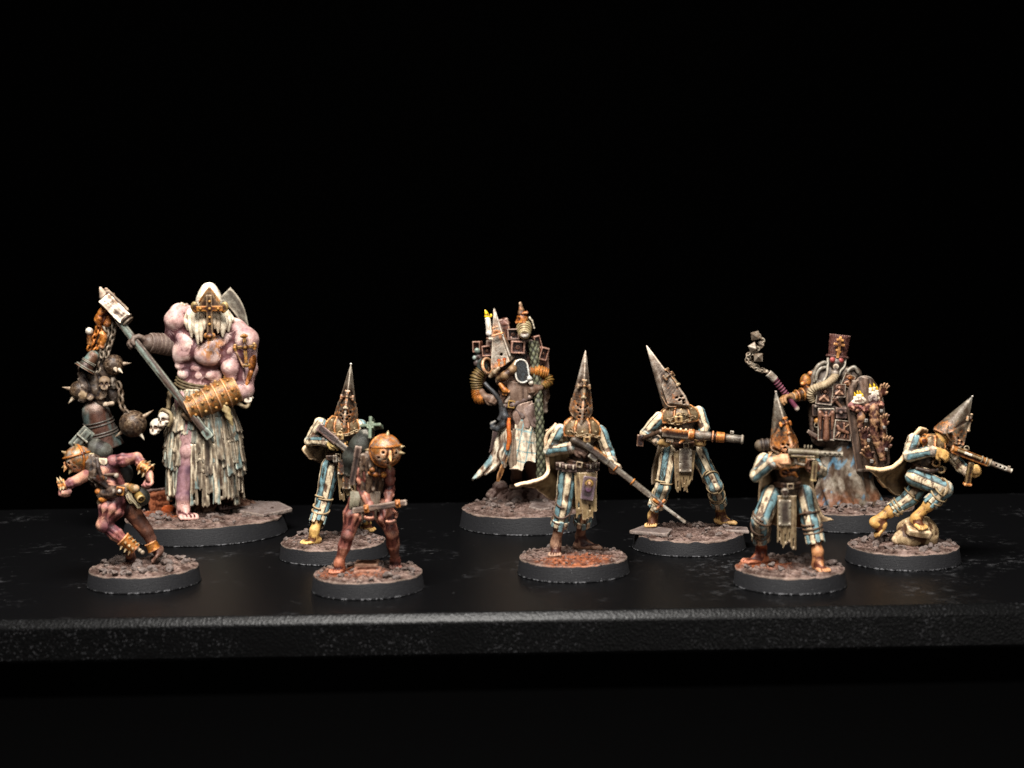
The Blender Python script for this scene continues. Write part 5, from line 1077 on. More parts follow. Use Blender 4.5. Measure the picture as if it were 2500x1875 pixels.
    for c, r, sp in (((540, 832, -1.0), 2.72, ((715, 815), (585, 872), (622, 885))), ((222, 1082, -1.5), 2.7, ((45, 1047), (150, 1170))), ((730, 1402, -1.0), 3.55, ((930, 1266), (832, 1530), (548, 1535)))):
        cc = f(*c); o = f.part('spiked_ball', [ell(cc, r, None, .1, paint=bc)], .22, M_METAL, warp=lambda p: .12 * (fbm(p, 2.2, 2) - .5))
        for u, v in sp:
            e = f(u, v, c[2]); e2 = e - cc; Lr = np.linalg.norm(e2)
            if Lr < r + 1.0: dd = nrm(e2 + A(0, -math.sqrt(max(r * r - Lr * Lr * .6, .5)), 0)); spike(f, o, cc + dd * r * .97, dd, 1.9, .62, C('c9bda8'))
            else: dd = nrm(e2); spike(f, o, cc + dd * r * .9, dd, Lr - r * .9, .62, C('a3907a'))
    skull(f, f(455, 1010, -3.2), 1.5, A(.2, -1, -.2), col=C('7d6a55'))
    f.part('rag_bundle', [caps([f(240, 930, -1.6), f(260, 1050, -2.4), f(250, 1160, -2.8)], [1.2, 1.5, 1.1], .4, col=C('52443a')), caps([f(330, 930, -1), f(380, 1080, -1.4), f(420, 1180, -1.8)], [1.8, 1.9, 1.3], .4, col=C('433629')), caps([f(460, 1060, -2.6), f(420, 1150, -2.8)], [.8, .9], .3, col=C('5d4b3a')), caps([f(300, 880, .6), f(360, 1020, .4), f(430, 1200, .2)], [2.6, 2.9, 2.2], .6, col=C('3a2e25')), caps([f(440, 560, -.6), f(430, 760, .2), f(470, 930, .4)], [1.4, 2.3, 2.4], .6, col=C('42352a')), ell(f(520, 1120, .4), (2.0, 1.8, 3.0), None, .5, C('352a22')), ell(f(470, 1215, -2.8), (.9, .8, .8), None, .3, C('7a6a58')), ell(f(520, 1205, -2.8), (1.0, .8, .7), None, .3, C('7a6a58')), ell(f(320, 1150, -3), (.9, .9, .9), None, .3, C('6d5b48')), ell(f(245, 1120, -3.4), (1.3, 1.0, 1.2), None, .3, C('8a7458')), ell(f(540, 1010, -1.0), (1.0, 1.2, 1.8), None, .4, C('3f342a'))], .22, M_CLOTH, warp=lambda p: .9 * (fbm(p, .7, 3) - .5))
    chain(f, [f(585, 1000, -1.4), f(610, 1100, -1.6), f(620, 1220, -1.8), f(690, 1330, -2.2)], col=C('6a5c4c'), link=2.3, r=.36, w=.72)
    tube('ball_ring', ring(f(680, 1330, -2.2), A(.3, -.8, .5), 1.0, 20), .3, f.root, C('5d4e40'), M_METAL, closed=True)
    return f
def wood_paint2(c0, c1, al):
    g = wood_paint(c0, c1, along=al)
    def pf(p): s = p.shape; return g(p.reshape(-1, 3)).reshape(s[:-1] + (4,))
    return pf
fig_giant()
# ------------------------------------------------------------------ the two ball-masked prisoners
def ball_mask(f, c, r, front, up, spikes, rust=.25, band=True):
    fr = nrm(front); M = frame(up, fr); q = lambda x, y, z: c + M @ (A(x, y, z) * r)
    pc = lambda p: np.concatenate([mixc(C('8f887c'), C('6a5638'), sstep(.4, .62, fbm(p, .7, 3)))[..., :3], np.full(p.shape[:-1] + (1,), rust)], -1)
    P = [ell(c, r, None, .1, paint=pc)]
    for x, z in ((-.42, .05), (.42, .05), (-.62, -.32), (-.25, -.38), (.25, -.38), (.62, -.32), (0, -.66)):
        y = math.sqrt(max(1 - x * x - z * z, .05)); P.append(cap(q(x, y * 1.05, z), q(x, y * .8, z), (.10 if z > 0 else .075) * r, None, .03, op='s'))
    P.append(caps([q(0, 1.0, .12), q(0, 1.06, -.2), q(0, 1.3, -.42)], [.10 * r, .13 * r, .04 * r], .12, col=C('a0793c', .35)))
    o = f.part('ball_mask', P, .16, M_METAL)
    Q = [tor(c + M @ A(0, -.05, 0) * r, M @ A(0, 1, .25), r * 1.0, .3, col=C('b06a24', .7))]
    if band: Q.append(tor(c + M @ A(0, 0, .30) * r, M @ A(.12, -.15, 1), r * .935, .26, col=C('8a6630', .45)))
    sculpt('mask_band', Q, .16, o, M_METAL)
    for d in spikes: d = nrm(d); spike(f, o, c + d * r * .95, d, .36 * r, .13 * r + .1, C('a5946e', .15))
    return o
def muscle(a, b, r, off, k=.35, paint=None, t0=.2, t1=.75):
    """lengthwise muscle belly beside a limb axis"""
    a = np.asarray(a, float); b = np.asarray(b, float); c = a + (b - a) * (t0 + t1) / 2 + np.asarray(off, float); M = frame(b - a)
    return ell(c, (r, r * .9, np.linalg.norm(b - a) * (t1 - t0) / 1.7), M, k, None, paint)
def sinews(a, b, r0, r1, angs=(-75, -25, 25, 75), amp=.42, k=.14, t0=.08, t1=.86):
    """bundle of lengthwise muscles wrapped round a limb"""
    a = np.asarray(a, float); b = np.asarray(b, float); M = frame(b - a); L = np.linalg.norm(b - a); P = []
    for i, an in enumerate(angs):
        d = math.sin(math.radians(an)) * M[:, 0] + math.cos(math.radians(an)) * M[:, 1]; s0 = t0 + .07 * (i % 2); tm = s0 + (t1 - s0) * .42
        p = lambda t, o: a + (b - a) * t + d * (r0 + (r1 - r0) * t) * o
        P += caps([p(s0, .62), p(tm, .80), p(t1 - .08 * (i % 2), .62)], [r0 * amp * .6, r0 * amp, r1 * amp * .5], k)
    return P
def fig_runner():
    f = Fig('prisoner_miniature', 'pink skinned miniature in a spiked ball mask sprinting left, bomb on its back', 353, 1423, 136)
    f.zoom(110, 1040, 3.86); zt = 3.75
    base = make_base(f, 3.4, 26, seed=31, size=(.5, 1.4), bump=1.2)
    toF = f.G(790, 1320, zt)
    PK, PU, HI = C('8a5450'), C('4d283c'), C('c08e76'); DK = C('553529')
    def skin(p):
        c = mixc(PK, HI, sstep(.42, .68, fbm(p, .55, 2))); return mixc(c, PU, .6 * sstep(.46, .66, fbm(p + 5, .45, 2)))
    dk = lambda p: mixc(DK, C('a06a50'), sstep(.45, .7, fbm(p, .5, 2)))
    nk, ch, pe = f(455, 345, -.8), f(570, 430, 0), f(680, 630, 0)
    P = [cap(ch, pe, 3.0, 2.4, .8), ell(f(545, 420, -.4), (3.0, 2.6, 2.7), rotm((0, 1, 0), 30), .8), cap(ch, nk, 2.2, 1.4, .7), cap(nk, f(340, 310, -1), 1.3, 1.4, .5), ell(f(610, 515, -1.9), (1.6, 1.0, .55), rotm((0, 1, 0), 20), .25), ell(f(625, 545, -1.9), (1.6, 1.0, .5), rotm((0, 1, 0), 20), .25)]
    sR, eR, wR = f(640, 335, -.6), f(865, 300, -.6), f(945, 400, -2.0)
    P += [ell(f(640, 340, -.9), (1.5, 1.5, 1.5), None, .4), cap(sR, eR, 1.35, 1.2, .4), muscle(sR, eR, 1.0, A(0, -.5, -.35)), cap(eR, wR, 1.1, .8, .4), *sinews(sR, eR, 1.35, 1.2), *sinews(eR, wR, 1.1, .8), cap(wR, f(985, 470, -2.6), .8, .75, .3)]
    P += hand(f(985, 470, -2.6), A(.15, -.35, -1), A(-.6, -.5, .2), 1, .95, 45, 70)
    sL, eL, wL = f(425, 440, -2.2), f(300, 515, -3.0), f(165, 575, -4.2)
    P += [cap(sL, eL, 1.35, 1.15, .4), muscle(eL, wL, .9, A(0, -.4, .2), t0=.0, t1=.5), cap(eL, wL, 1.1, .8, .4), *sinews(eL, wL, 1.1, .8)]; P += hand(wL, A(.25, -.4, -.9), A(.5, -.6, .2), -1, .95, 60, 75)
    hF, kF, aF = f(665, 690, -.8), f(560, 930, -3.0), f(815, 1135, -2.4)
    P += [cap(hF, kF, 2.5, 1.7, .6), *sinews(hF, kF, 2.6, 1.85, (-70, -28, 14, 56, 95)), ell(f(545, 935, -3.2), (1.4, 1.4, 1.3), None, .4), cap(kF, aF, 1.45, .95, .4), muscle(kF, aF, 1.05, A(.1, -.2, -.5), .4, None, .1, .6), muscle(kF, aF, .8, A(.3, -.3, .7), .4, None, .1, .6), *sinews(kF, aF, 1.5, 1.0, (-60, -15, 30, 75))]
    P += flat([cap(aF, toF + A(0, .6, 2.2), .95, .8, .4, paint=dk), foot(toF + A(0, 1.8, 2.4), toF, .95, DK)])
    hB, kB, aB = f(745, 710, 1.2), f(955, 990, 1.6), f(1025, 1140, 1.8)
    P += [cap(hB, kB, 2.2, 1.5, .6, paint=dk), cap(kB, aB, 1.4, .95, .4, paint=dk), muscle(kB, aB, .9, A(.5, 0, .1), .4, dk), cap(aB, f(1060, 1175, 2.0), .95, .85, .4, paint=dk)]
    P += foot(f(1060, 1175, 2.0), f(1050, 1262, .6), .95, DK, up=nrm(A(-.8, -.1, .6)))
    P = flat(P)
    for q in P:
        if q['col'] is None and q['paint'] is None: q['paint'] = skin
    f.part('body', P, .19, M_SKIN, cit2=60)
    ball_mask(f, f(312, 312, -1.2), 3.0, A(-.75, -.6, -.35), A(-.30, -.15, 1), (A(-1, -.2, .55), A(-.95, -.5, -.5), A(.9, -.4, -.35), A(-.5, -.6, -.95), A(0, -.4, 1), A(.9, -.1, .3)), rust=.33)
    # harness, belt, loin pouch
    f.part('fur_vest', [cap(f(450, 360, -1.0), f(545, 480, -.6), 2.3, 2.7, .6, C('463628')), ell(f(470, 440, -2.2), (2.0, 1.6, 2.4), rotm((0, 1, 0), 30), .6, C('463628')), cap(f(520, 500, -1.4), f(560, 600, -1.2), 1.8, 1.5, .6, C('3f3024'))], .19, M_CLOTH, warp=lambda p: 1.0 * (fbm(p * A(1.3, 1.3, .7), 1.1, 3) - .5))
    f.part('leather_harness', [caps([f(490, 310, -2.6), f(500, 390, -3.6), f(530, 480, -3.6), f(580, 560, -3.0)], [.4, .45, .45, .4], .2, col=C('332620')), caps([f(440, 480, -3.4), f(520, 530, -3.6), f(600, 590, -3.0)], [.4, .45, .4], .2, col=C('3a2a22')), caps([f(560, 460, -2.8), f(680, 455, -2.6)], [.35, .3], .1, col=C('6a5442')), ell(f(520, 490, -3.6), (.9, .5, .9), None, .2, C('8a5a2a', .5)), ell(f(500, 620, -2.8), .7, None, .2, C('8a5a2a', .5)), ell(f(545, 690, -3.0), (1.0, .7, .8), None, .2, C('8a5e2c', .5))], .19, M_CLOTH)
    sheet('collar_rag', [[f(480, 300, -2.4), f(585, 305, -2.0)], [f(520, 345, -3.0), f(585, 345, -2.6)], [f(540, 385, -3.0), f(575, 365, -2.8)]], f.root, C('b5a68c'), nu=10, nv=16, th=.5, rag=.3)
    rivet(f, f.root, f(672, 470, -3.2), .55, C('a59c90'), 'buckle_stud')
    bl = f.part('belt', [caps([f(545, 640, -2.2), f(640, 625, -3.0), f(735, 600, -2.0)], [1.3, 1.4, 1.1], .3, col=C('4b3a2e')), caps([f(530, 720, -2.2), f(545, 660, -2.6)], [.9, 1.0], .4, col=C('4a3a28'))], .2, M_CLOTH, warp=lambda p: .6 * (fbm(p, 1.1, 2) - .5))
    pb = f(708, 612, -3.6)
    f.part('belt_buckle', [box(pb, (.9, .35, .95), frame(A(.2, 0, 1)), .1, .1, C('8f6a34', .4)), ell(pb + A(0, -.4, 0), .45, None, .1, C('d0c8ba'))], .15, M_METAL)
    f.part('satchel', [ell(f(880, 670, -.6), (2.6, 1.4, 2.2), None, .4, C('3f4038')), caps([f(770, 570, -1.6), f(850, 590, -2.0)], [.75, .9], .2, col=C('6d5a34', .25)), ell(f(830, 600, -2.2), (.8, .6, .8), None, .2, C('7a5e30', .3))], .2, M_CLOTH)
    rc = f(905, 688, -2.8); rm = nrm(f(870, 640, -1.2) - rc)
    f.part('scroll_roll', [cyl(rc, rc + rm * 3.0, .95, .9, .1, C('8a7038', .1)), tor(rc, rm, .72, .22, col=C('a08440')), ell(rc, .3, None, .05, C('6a5228'))], .16, M_CLOTH)
    sheet('cloth_tail', [[f(760, 620, -2.0), f(810, 610, -2.0)], [f(790, 680, -2.6), f(830, 680, -2.4)], [f(850, 740, -2.6), f(880, 730, -2.2)], [f(880, 795, -2.4), f(915, 770, -2.0)]], f.root, C('8a8064'), nu=10, nv=20, th=.7, rag=.1)
    sheet('cloth_tail', [[f(755, 640, -2.4), f(785, 640, -2.4)], [f(770, 690, -3.0), f(800, 690, -2.8)], [f(800, 740, -2.6), f(825, 735, -2.4)]], f.root, C('9a8e70'), nu=8, nv=20, th=.6, rag=.1)
    # spiked cuffs
    def cuff(a, b, r0, r1, sp, name='spiked_cuff'):
        a = np.asarray(a); b = np.asarray(b); d = nrm(b - a); M = frame(d)
        o = f.part(name, [cyl(a, b, r0, r1, .1, C('8f6830', .45), rd=.2), tor(a, d, r0 - .05, .18, k=.1, col=C('8f6a30', .5)), tor(b, d, r1 - .05, .18, k=.1, col=C('8f6a30', .5))], .17, M_METAL)
        for t, an in sp:
            v = math.cos(an) * M[:, 1] + math.sin(an) * M[:, 0]; rr = r0 + (r1 - r0) * t; spike(f, o, a + (b - a) * t + v * rr * .9, v + d * .2, 1.0, .38, C('b5a07a', .15))
    cuff(f(905, 375, -1.6), f(985, 425, -2.2), 1.3, 1.25, [(t, a_) for t in (.3, .8) for a_ in (-1.9, -.9, .1, 1.1, 2.2)])
    cuff(f(185, 555, -4.0), f(130, 570, -4.4), 1.2, 1.15, [(t, a_) for t in (.3, .8) for a_ in (-1.7, -.7, .4, 1.5, 2.6)])
    cuff(f(735, 1065, -2.8), f(850, 1160, -2.4), 1.6, 1.25, [(t, a_) for t in (.25, .55, .85) for a_ in (-.9, .1, 1.1)], 'spiked_greave')
    cuff(f(995, 1100, 1.7), f(1030, 1165, 1.8), 1.35, 1.4, [], 'ankle_cuff')
    for t, (u, v) in enumerate(((870, 1150), (895, 1175), (918, 1192))): rivet(f, f.root, f(u, v, -2.8), .5, C('a59a88'), 'greave_stud')
    # bomb on the back
    bm_ = f.part('bomb', [caps([f(400, 200, 1.6), f(470, 215, 1.8), f(545, 240, 2.0)], [1.4, 2.2, 2.0], .5, col=C('45463f')), ell(f(530, 235, 1.8), (2.4, 2.2, 2.0), None, .4, C('45463f'))], .2, M_CLOTH)
    fc = f(345, 120, 1.2); Mf = frame(nrm(f(430, 190, 1.6) - fc), (.3, -1, .2))
    for k, (x, y) in enumerate(((1, 0), (-1, 0), (0, 1), (0, -1))):
        f.part('bomb_fin', [box(fc + Mf @ A(x * 1.3, y * 1.3, 0), (1.3 if x else .22, 1.3 if y else .22, 1.5), Mf, .1, .1, C('5d625a'))], .18, M_CLOTH, bm_)
    f.part('fin_ring', [box(fc, (2.1, 2.1, .8), Mf, .15, .1, C('565b53')), box(fc, (1.7, 1.7, 1.2), Mf, .1, .05, op='s')], .18, M_CLOTH, bm_)
    f.part('backpack', [ell(f(745, 450, 2.2), (2.0, 1.6, 2.4), None, .4, C('232524')), ell(f(690, 380, 2.0), (1.8, 1.4, 1.6), None, .6, C('2b2c29'))], .22, M_CLOTH)
    for u, v, r in ((700, 1265, 1.5), (640, 1275, 1.3), (760, 1400 - 20, 1.3), (930, 1360, 1.5), (1150, 1285, 1.7), (1060, 1255, 1.3), (880, 1285, 1.2), (560, 1300, 1.0), (545, 1385, .8), (1030, 1370, 1.0), (790, 1390, 1.1)):
        put_stone(f, base, f.G(u, v + 18, zt) + A(0, 0, r * .3), r)
    return f
fig_runner()

def fig_carrier():
    f = Fig('prisoner_miniature', 'bare legged miniature in a spiked ball mask bending forward over a wooden detonator bar', 899, 1437, 138)
    f.zoom(670, 860, 2.677); zt = 3.75
    tl, tr_ = f.G(398, 1448, zt), f.G(795, 1418, zt)
    base = make_base(f, 3.4, 20, seed=41, size=(.4, 1.0), orange=((-.45, -.15, .5, .8), (.0, -.25, .5, .55), (-.2, .1, .4, .5)), keep=((tl[0], tl[1] + 1.4, 2.6), (tr_[0], tr_[1] + 1.2, 2.4)))
    sculpt('flat_stone', [box(f.G(600, 1420, zt) + A(0, 1.5, .6), (2.6, 2.0, .8), frame(A(.05, -.1, 1)), .4, .3, C('8a6a58')), box(f.G(610, 1440, zt) + A(0, 0, .3), (2.9, 1.6, .6), frame(A(0, -.1, 1)), .3, .3, C('8a6454'))], .22, base, M_GROUND, warp=lambda p: .5 * (fbm(p, .8, 3) - .5))
    for u, v, r in ((740, 1465, 1.4), (500, 1400, 1.2), (690, 1400, 1.1), (850, 1425, 1.0), (920, 1445, .9), (800, 1470, 1.0)): put_stone(f, base, f.G(u, v + 8, zt) + A(0, 0, r * .3), r)
    yl, yr = tl[1] + 1.7, tr_[1] + 1.6
    BK, BD, BH = C('77443a'), C('432422'), C('bb8068')
    def skin(p):
        c = mixc(BK, BH, sstep(.48, .7, fbm(p, .6, 2))); c = mixc(c, BD, .7 * sstep(.5, .7, fbm(p + 5, .5, 2))); return mixc(c, C('a5603c'), .6 * (1 - sstep(4.2, 9, p[..., 2])) * (p[..., 0] < -2))
    nk, ch, pe = f(660, 700, -1.4), f(630, 800, 0), f(610, 960, 1.0)
    P = [cap(ch, pe, 2.7, 2.3, .8), ell(f(640, 770, 0), (3.2, 2.5, 2.6), None, .8), cap(ch, nk, 2.2, 1.5, .7), cap(nk, f(715, 650, -2.4), 1.4, 1.4, .5)]
    sL, eL, wL = f(560, 780, -.6), f(572, 895, -.8), f(625, 1010, -3.6)
    sR, eR, wR = f(745, 780, -.4), f(755, 895, -.6), f(742, 985, -3.6)
    for s_, e, w_ in ((sL, eL, wL), (sR, eR, wR)):
        P += [ell(s_, 1.35, None, .4), cap(s_, e, 1.25, 1.05, .4), muscle(s_, e, .95, A(.1, -.6, 0)), cap(e, w_, 1.0, .72, .4), muscle(e, w_, .7, A(-.4, -.2, 0), t0=.0, t1=.5), *sinews(s_, e, 1.25, 1.0), *sinews(e, w_, 1.05, .75)]
    P += flat(hand(wL, A(-.1, -.3, -1), A(.1, -1, .1), 1, 1.0, 35, 70)) + flat(hand(f(755, 1030, -3.4), A(.1, -.2, -1), A(0, -1, .1), -1, 1.0, 35, 70)) + [cap(wR, f(755, 1030, -3.4), .75, .72, .3)]
    hL, kL, aL = f(545, 975, .6), f(480, 1195, -1.2), f(425, 1370, yl)
    hR, kR, aR = f(705, 1010, .8), f(768, 1180, -1.0), f(788, 1350, yr)
    for h_, k_, a_, t_ in ((hL, kL, aL, tl), (hR, kR, aR, tr_)):
        P += [cap(h_, k_, 2.05, 1.4, .6), *sinews(h_, k_, 2.15, 1.5, (-75, -30, 15, 60)), *sinews(k_, a_, 1.35, .9, (-70, -25, 25, 70)), ell(k_ + A(0, -.7, 0), (1.15, 1.0, 1.2), None, .35), cap(k_, a_, 1.3, .85, .4), muscle(k_, a_, .95, A(-.45, .2, 0), .35, None, .02, .55), muscle(k_, a_, .85, A(.5, .1, 0), .35, None, .02, .5)] + flat(foot(a_, t_, 1.0))
    P = flat(P)
    for q in P:
        if q['col'] is None and q['paint'] is None: q['paint'] = skin
    f.part('body', P, .19, M_SKIN, cit2=60)
    ball_mask(f, f(726, 645, -3.4), 3.3, A(.35, -.9, -.15), A(.12, -.05, 1), (A(.15, .1, 1), A(1, -.2, .25), A(.95, -.3, -.1), A(-1, -.2, .1), A(.35, -.95, -.35), A(.25, -.25, -1)), rust=.38)
    f.part('shaggy_vest', [cap(f(640, 800, 0), f(615, 950, .8), 2.95, 2.7, .6), ell(f(640, 740, -.6), (3.0, 2.4, 2.0), None, .6), ell(f(650, 720, -1.8), (2.0, 1.5, 1.8), None, .5), cap(f(580, 760, -1.4), f(600, 690, -1.4), .9, 1.2, .5)], .18, M_CLOTH, col=C('4d3a2a'), warp=lambda p: 1.4 * (fbm(p * A(1.4, 1.4, .55), 1.1, 3) - .5))
    f.part('vest_trim', [caps([f(620, 790, -3.2), f(660, 800, -3.4), f(720, 800, -2.8)], [.4, .5, .4], .2, col=C('6d5228', .4)), ell(f(712, 800, -3.2), .7, None, .2, C('80622e', .4)), ell(f(640, 770, -3.4), .6, None, .2, C('70522a', .4))], .17, M_METAL)
    for k, (u0, u1, v1, dy) in enumerate(((520, 505, 1040, -1.2), (545, 530, 1030, -1.8), (580, 590, 1130, -2.0), (610, 625, 1125, -2.2), (640, 650, 1110, -2.0), (670, 668, 1060, -1.6))):
        strip(f, (u0, 910), (u1, v1), 22, 18, dy, dy - .6, C('57493a') if k > 1 else C('6f6a58'), k + 60, .25, None, 'loincloth_strip')
    # detonator bar
    a, b = f(512, 1038, -5.2), f(866, 982, -5.6); d = nrm(b - a); M = frame(d, (0, -1, .2)); L = np.linalg.norm(b - a)
    br = f.part('wooden_bar', [box((a + b) / 2, (.62, .75, L / 2), M, .12, .1, paint=wood_paint2(C('3e2f29'), C('6d594c'), d))], .18, M_CLOTH)
    for t in (.26, .84): f.part('bar_clamp', [box(a + d * L * t, (.85, .95, .55), M, .2, .1, C('a5622a', .5)), cap(a + d * L * t + M[:, 1] * .9, a + d * L * t + M[:, 1] * 1.25, .4, .3, .1, C('b5722e', .4))], .16, M_METAL, br)
    # bomb and stake on the back
    bm_ = f.part('bomb', [caps([f(500, 780, 2.2), f(520, 690, 2.0), f(570, 610, 1.8), f(600, 540, 1.6)], [1.6, 2.4, 2.5, 1.8], .5, col=C('33352f'))], .2, M_CLOTH)
    fc = f(628, 478, .2); Mf = frame(A(-.15, -.75, .35), (0, 0, 1)); Mf2 = Mf @ rotm((0, 0, 1), 4)
    for x, y, l in ((1, 0, 2.3), (-1, 0, 2.3), (0, 1, 1.95), (0, -1, 3.0)):
        f.part('bomb_fin', [box(fc + Mf2 @ A(x * l / 2, y * l / 2, -.9), ((l / 2) if x else .34, (l / 2) if y else .34, 1.3), Mf2, .1, .1, C('5c6a58'))], .18, M_CLOTH, bm_)
    f.part('fin_hub', [box(fc + Mf2 @ A(0, 0, -.4), (.75, .75, .8), Mf2, .1, .1, C('66745f')), box(fc + Mf2 @ A(0, 0, .3), (.42, .42, .6), Mf2, .05, .05, op='s')], .15, M_CLOTH, bm_)
    a, b = f(545, 650, -1.4), f(505, 868, -1.6)
    f.part('wooden_stake', [box((a + b) / 2, (.65, .5, np.linalg.norm(b - a) / 2), frame(b - a), .12, .1, paint=wood_paint2(C('43332c'), C('6f5c50'), b - a)), box(a, (.72, .58, 1.2), frame(b - a), .12, .1, C('6d5a50'))], .18, M_CLOTH)
    return f
fig_carrier()
# ------------------------------------------------------------------ tall masked prophet with the reliquary pack
def scaled_tube(f, pts, r, c0, c1, name='scaled_tube', parent=None, pitch=2.3, na=26):
    P = crv(pts, 120); n = len(P); T = np.gradient(P, axis=0); s = np.concatenate([[0], np.cumsum(np.linalg.norm(np.diff(P, axis=0), axis=1))]); V = []; W = []
    a = np.linspace(0, 2 * math.pi, na, endpoint=False)
    for i in range(n):
        M = frame(T[i]); d1 = np.abs(((s[i] / pitch + a * 2 / math.pi) % 1) - .5); d2 = np.abs(((s[i] / pitch - a * 2 / math.pi) % 1) - .5)
        e = np.minimum(.5 - d1, .5 - d2); k = sstep(.0, .3, e); rr = r * (.84 + .22 * k)
        V.append(P[i] + (rr * np.cos(a))[:, None] * M[:, 0] + (rr * np.sin(a))[:, None] * M[:, 1]); W.append(k)
    V = np.concatenate(V); W = np.concatenate(W); F = [(i * na + k, i * na + (k + 1) % na, (i + 1) * na + (k + 1) % na, (i + 1) * na + k) for i in range(n - 1) for k in range(na)]
    return mk(name, V, np.array(F), mixc(c0, c1, W), parent or f.root, M_CLOTH, cit=3)
def ribbed(f, name, pts, r, col, pitch=.75, parent=None, amp=.11, mat=None, n=90, sides=16):
    P = crv(pts, n); s = np.concatenate([[0], np.cumsum(np.linalg.norm(np.diff(P, axis=0), axis=1))])
    R = np.interp(np.linspace(0, 1, n), np.linspace(0, 1, len(np.atleast_1d(r))), np.atleast_1d(r)) * (1 + amp * np.cos(s / pitch * 2 * math.pi)) if np.ndim(r) else r * (1 + amp * np.cos(s / pitch * 2 * math.pi))
    return tube(name, P, R, parent or f.root, col, mat or M_METAL, n=n, sides=sides)
def open_box(f, c, h, M, col, name='pack_box', bolt=True, parent=None):
    o = f.part(name, [box(c, h, M, .1, .05, col), box(c + M[:, 1] * h[1], A(h[0] * .72, h[1] * .8, h[2] * .72), M, .05, .05, op='s')], .18, M_METAL, parent)
    if bolt: sculpt('bolt', [cyl(c + M[:, 1] * (h[1] * .1), c + M[:, 1] * (h[1] * .45), h[0] * .34, h[0] * .3, .05, C('7d5844', .1))], .15, o, M_METAL)
    return o
def candle(f, p0, p1, r, parent=None, flame=True, wax='e4dccb'):
    d = nrm(p1 - p0); o = f.part('candle', [cyl(p0, p1, r * 1.12, r, .15, C(wax)), cap(p0 + A(r * .7, -r * .5, 0), p0 + (p1 - p0) * .6 + A(r * .7, -r * .5, 0), .25 * r + .08, .2 * r, .15, C(wax)), tor(p1, d, r * .8, r * .25, k=.1, col=C(wax))], .15, M_CLOTH, parent)
    if flame and parent is None: sculpt('flame', [caps([p1 + d * r * .2, p1 + d * r * 1.2, p1 + d * r * 2.6 + A(-r * .4, 0, 0)], [r * .75, r * .62, r * .2], .1, col=C('e6c21a'))], .13, o, M_CLOTH)
    return o
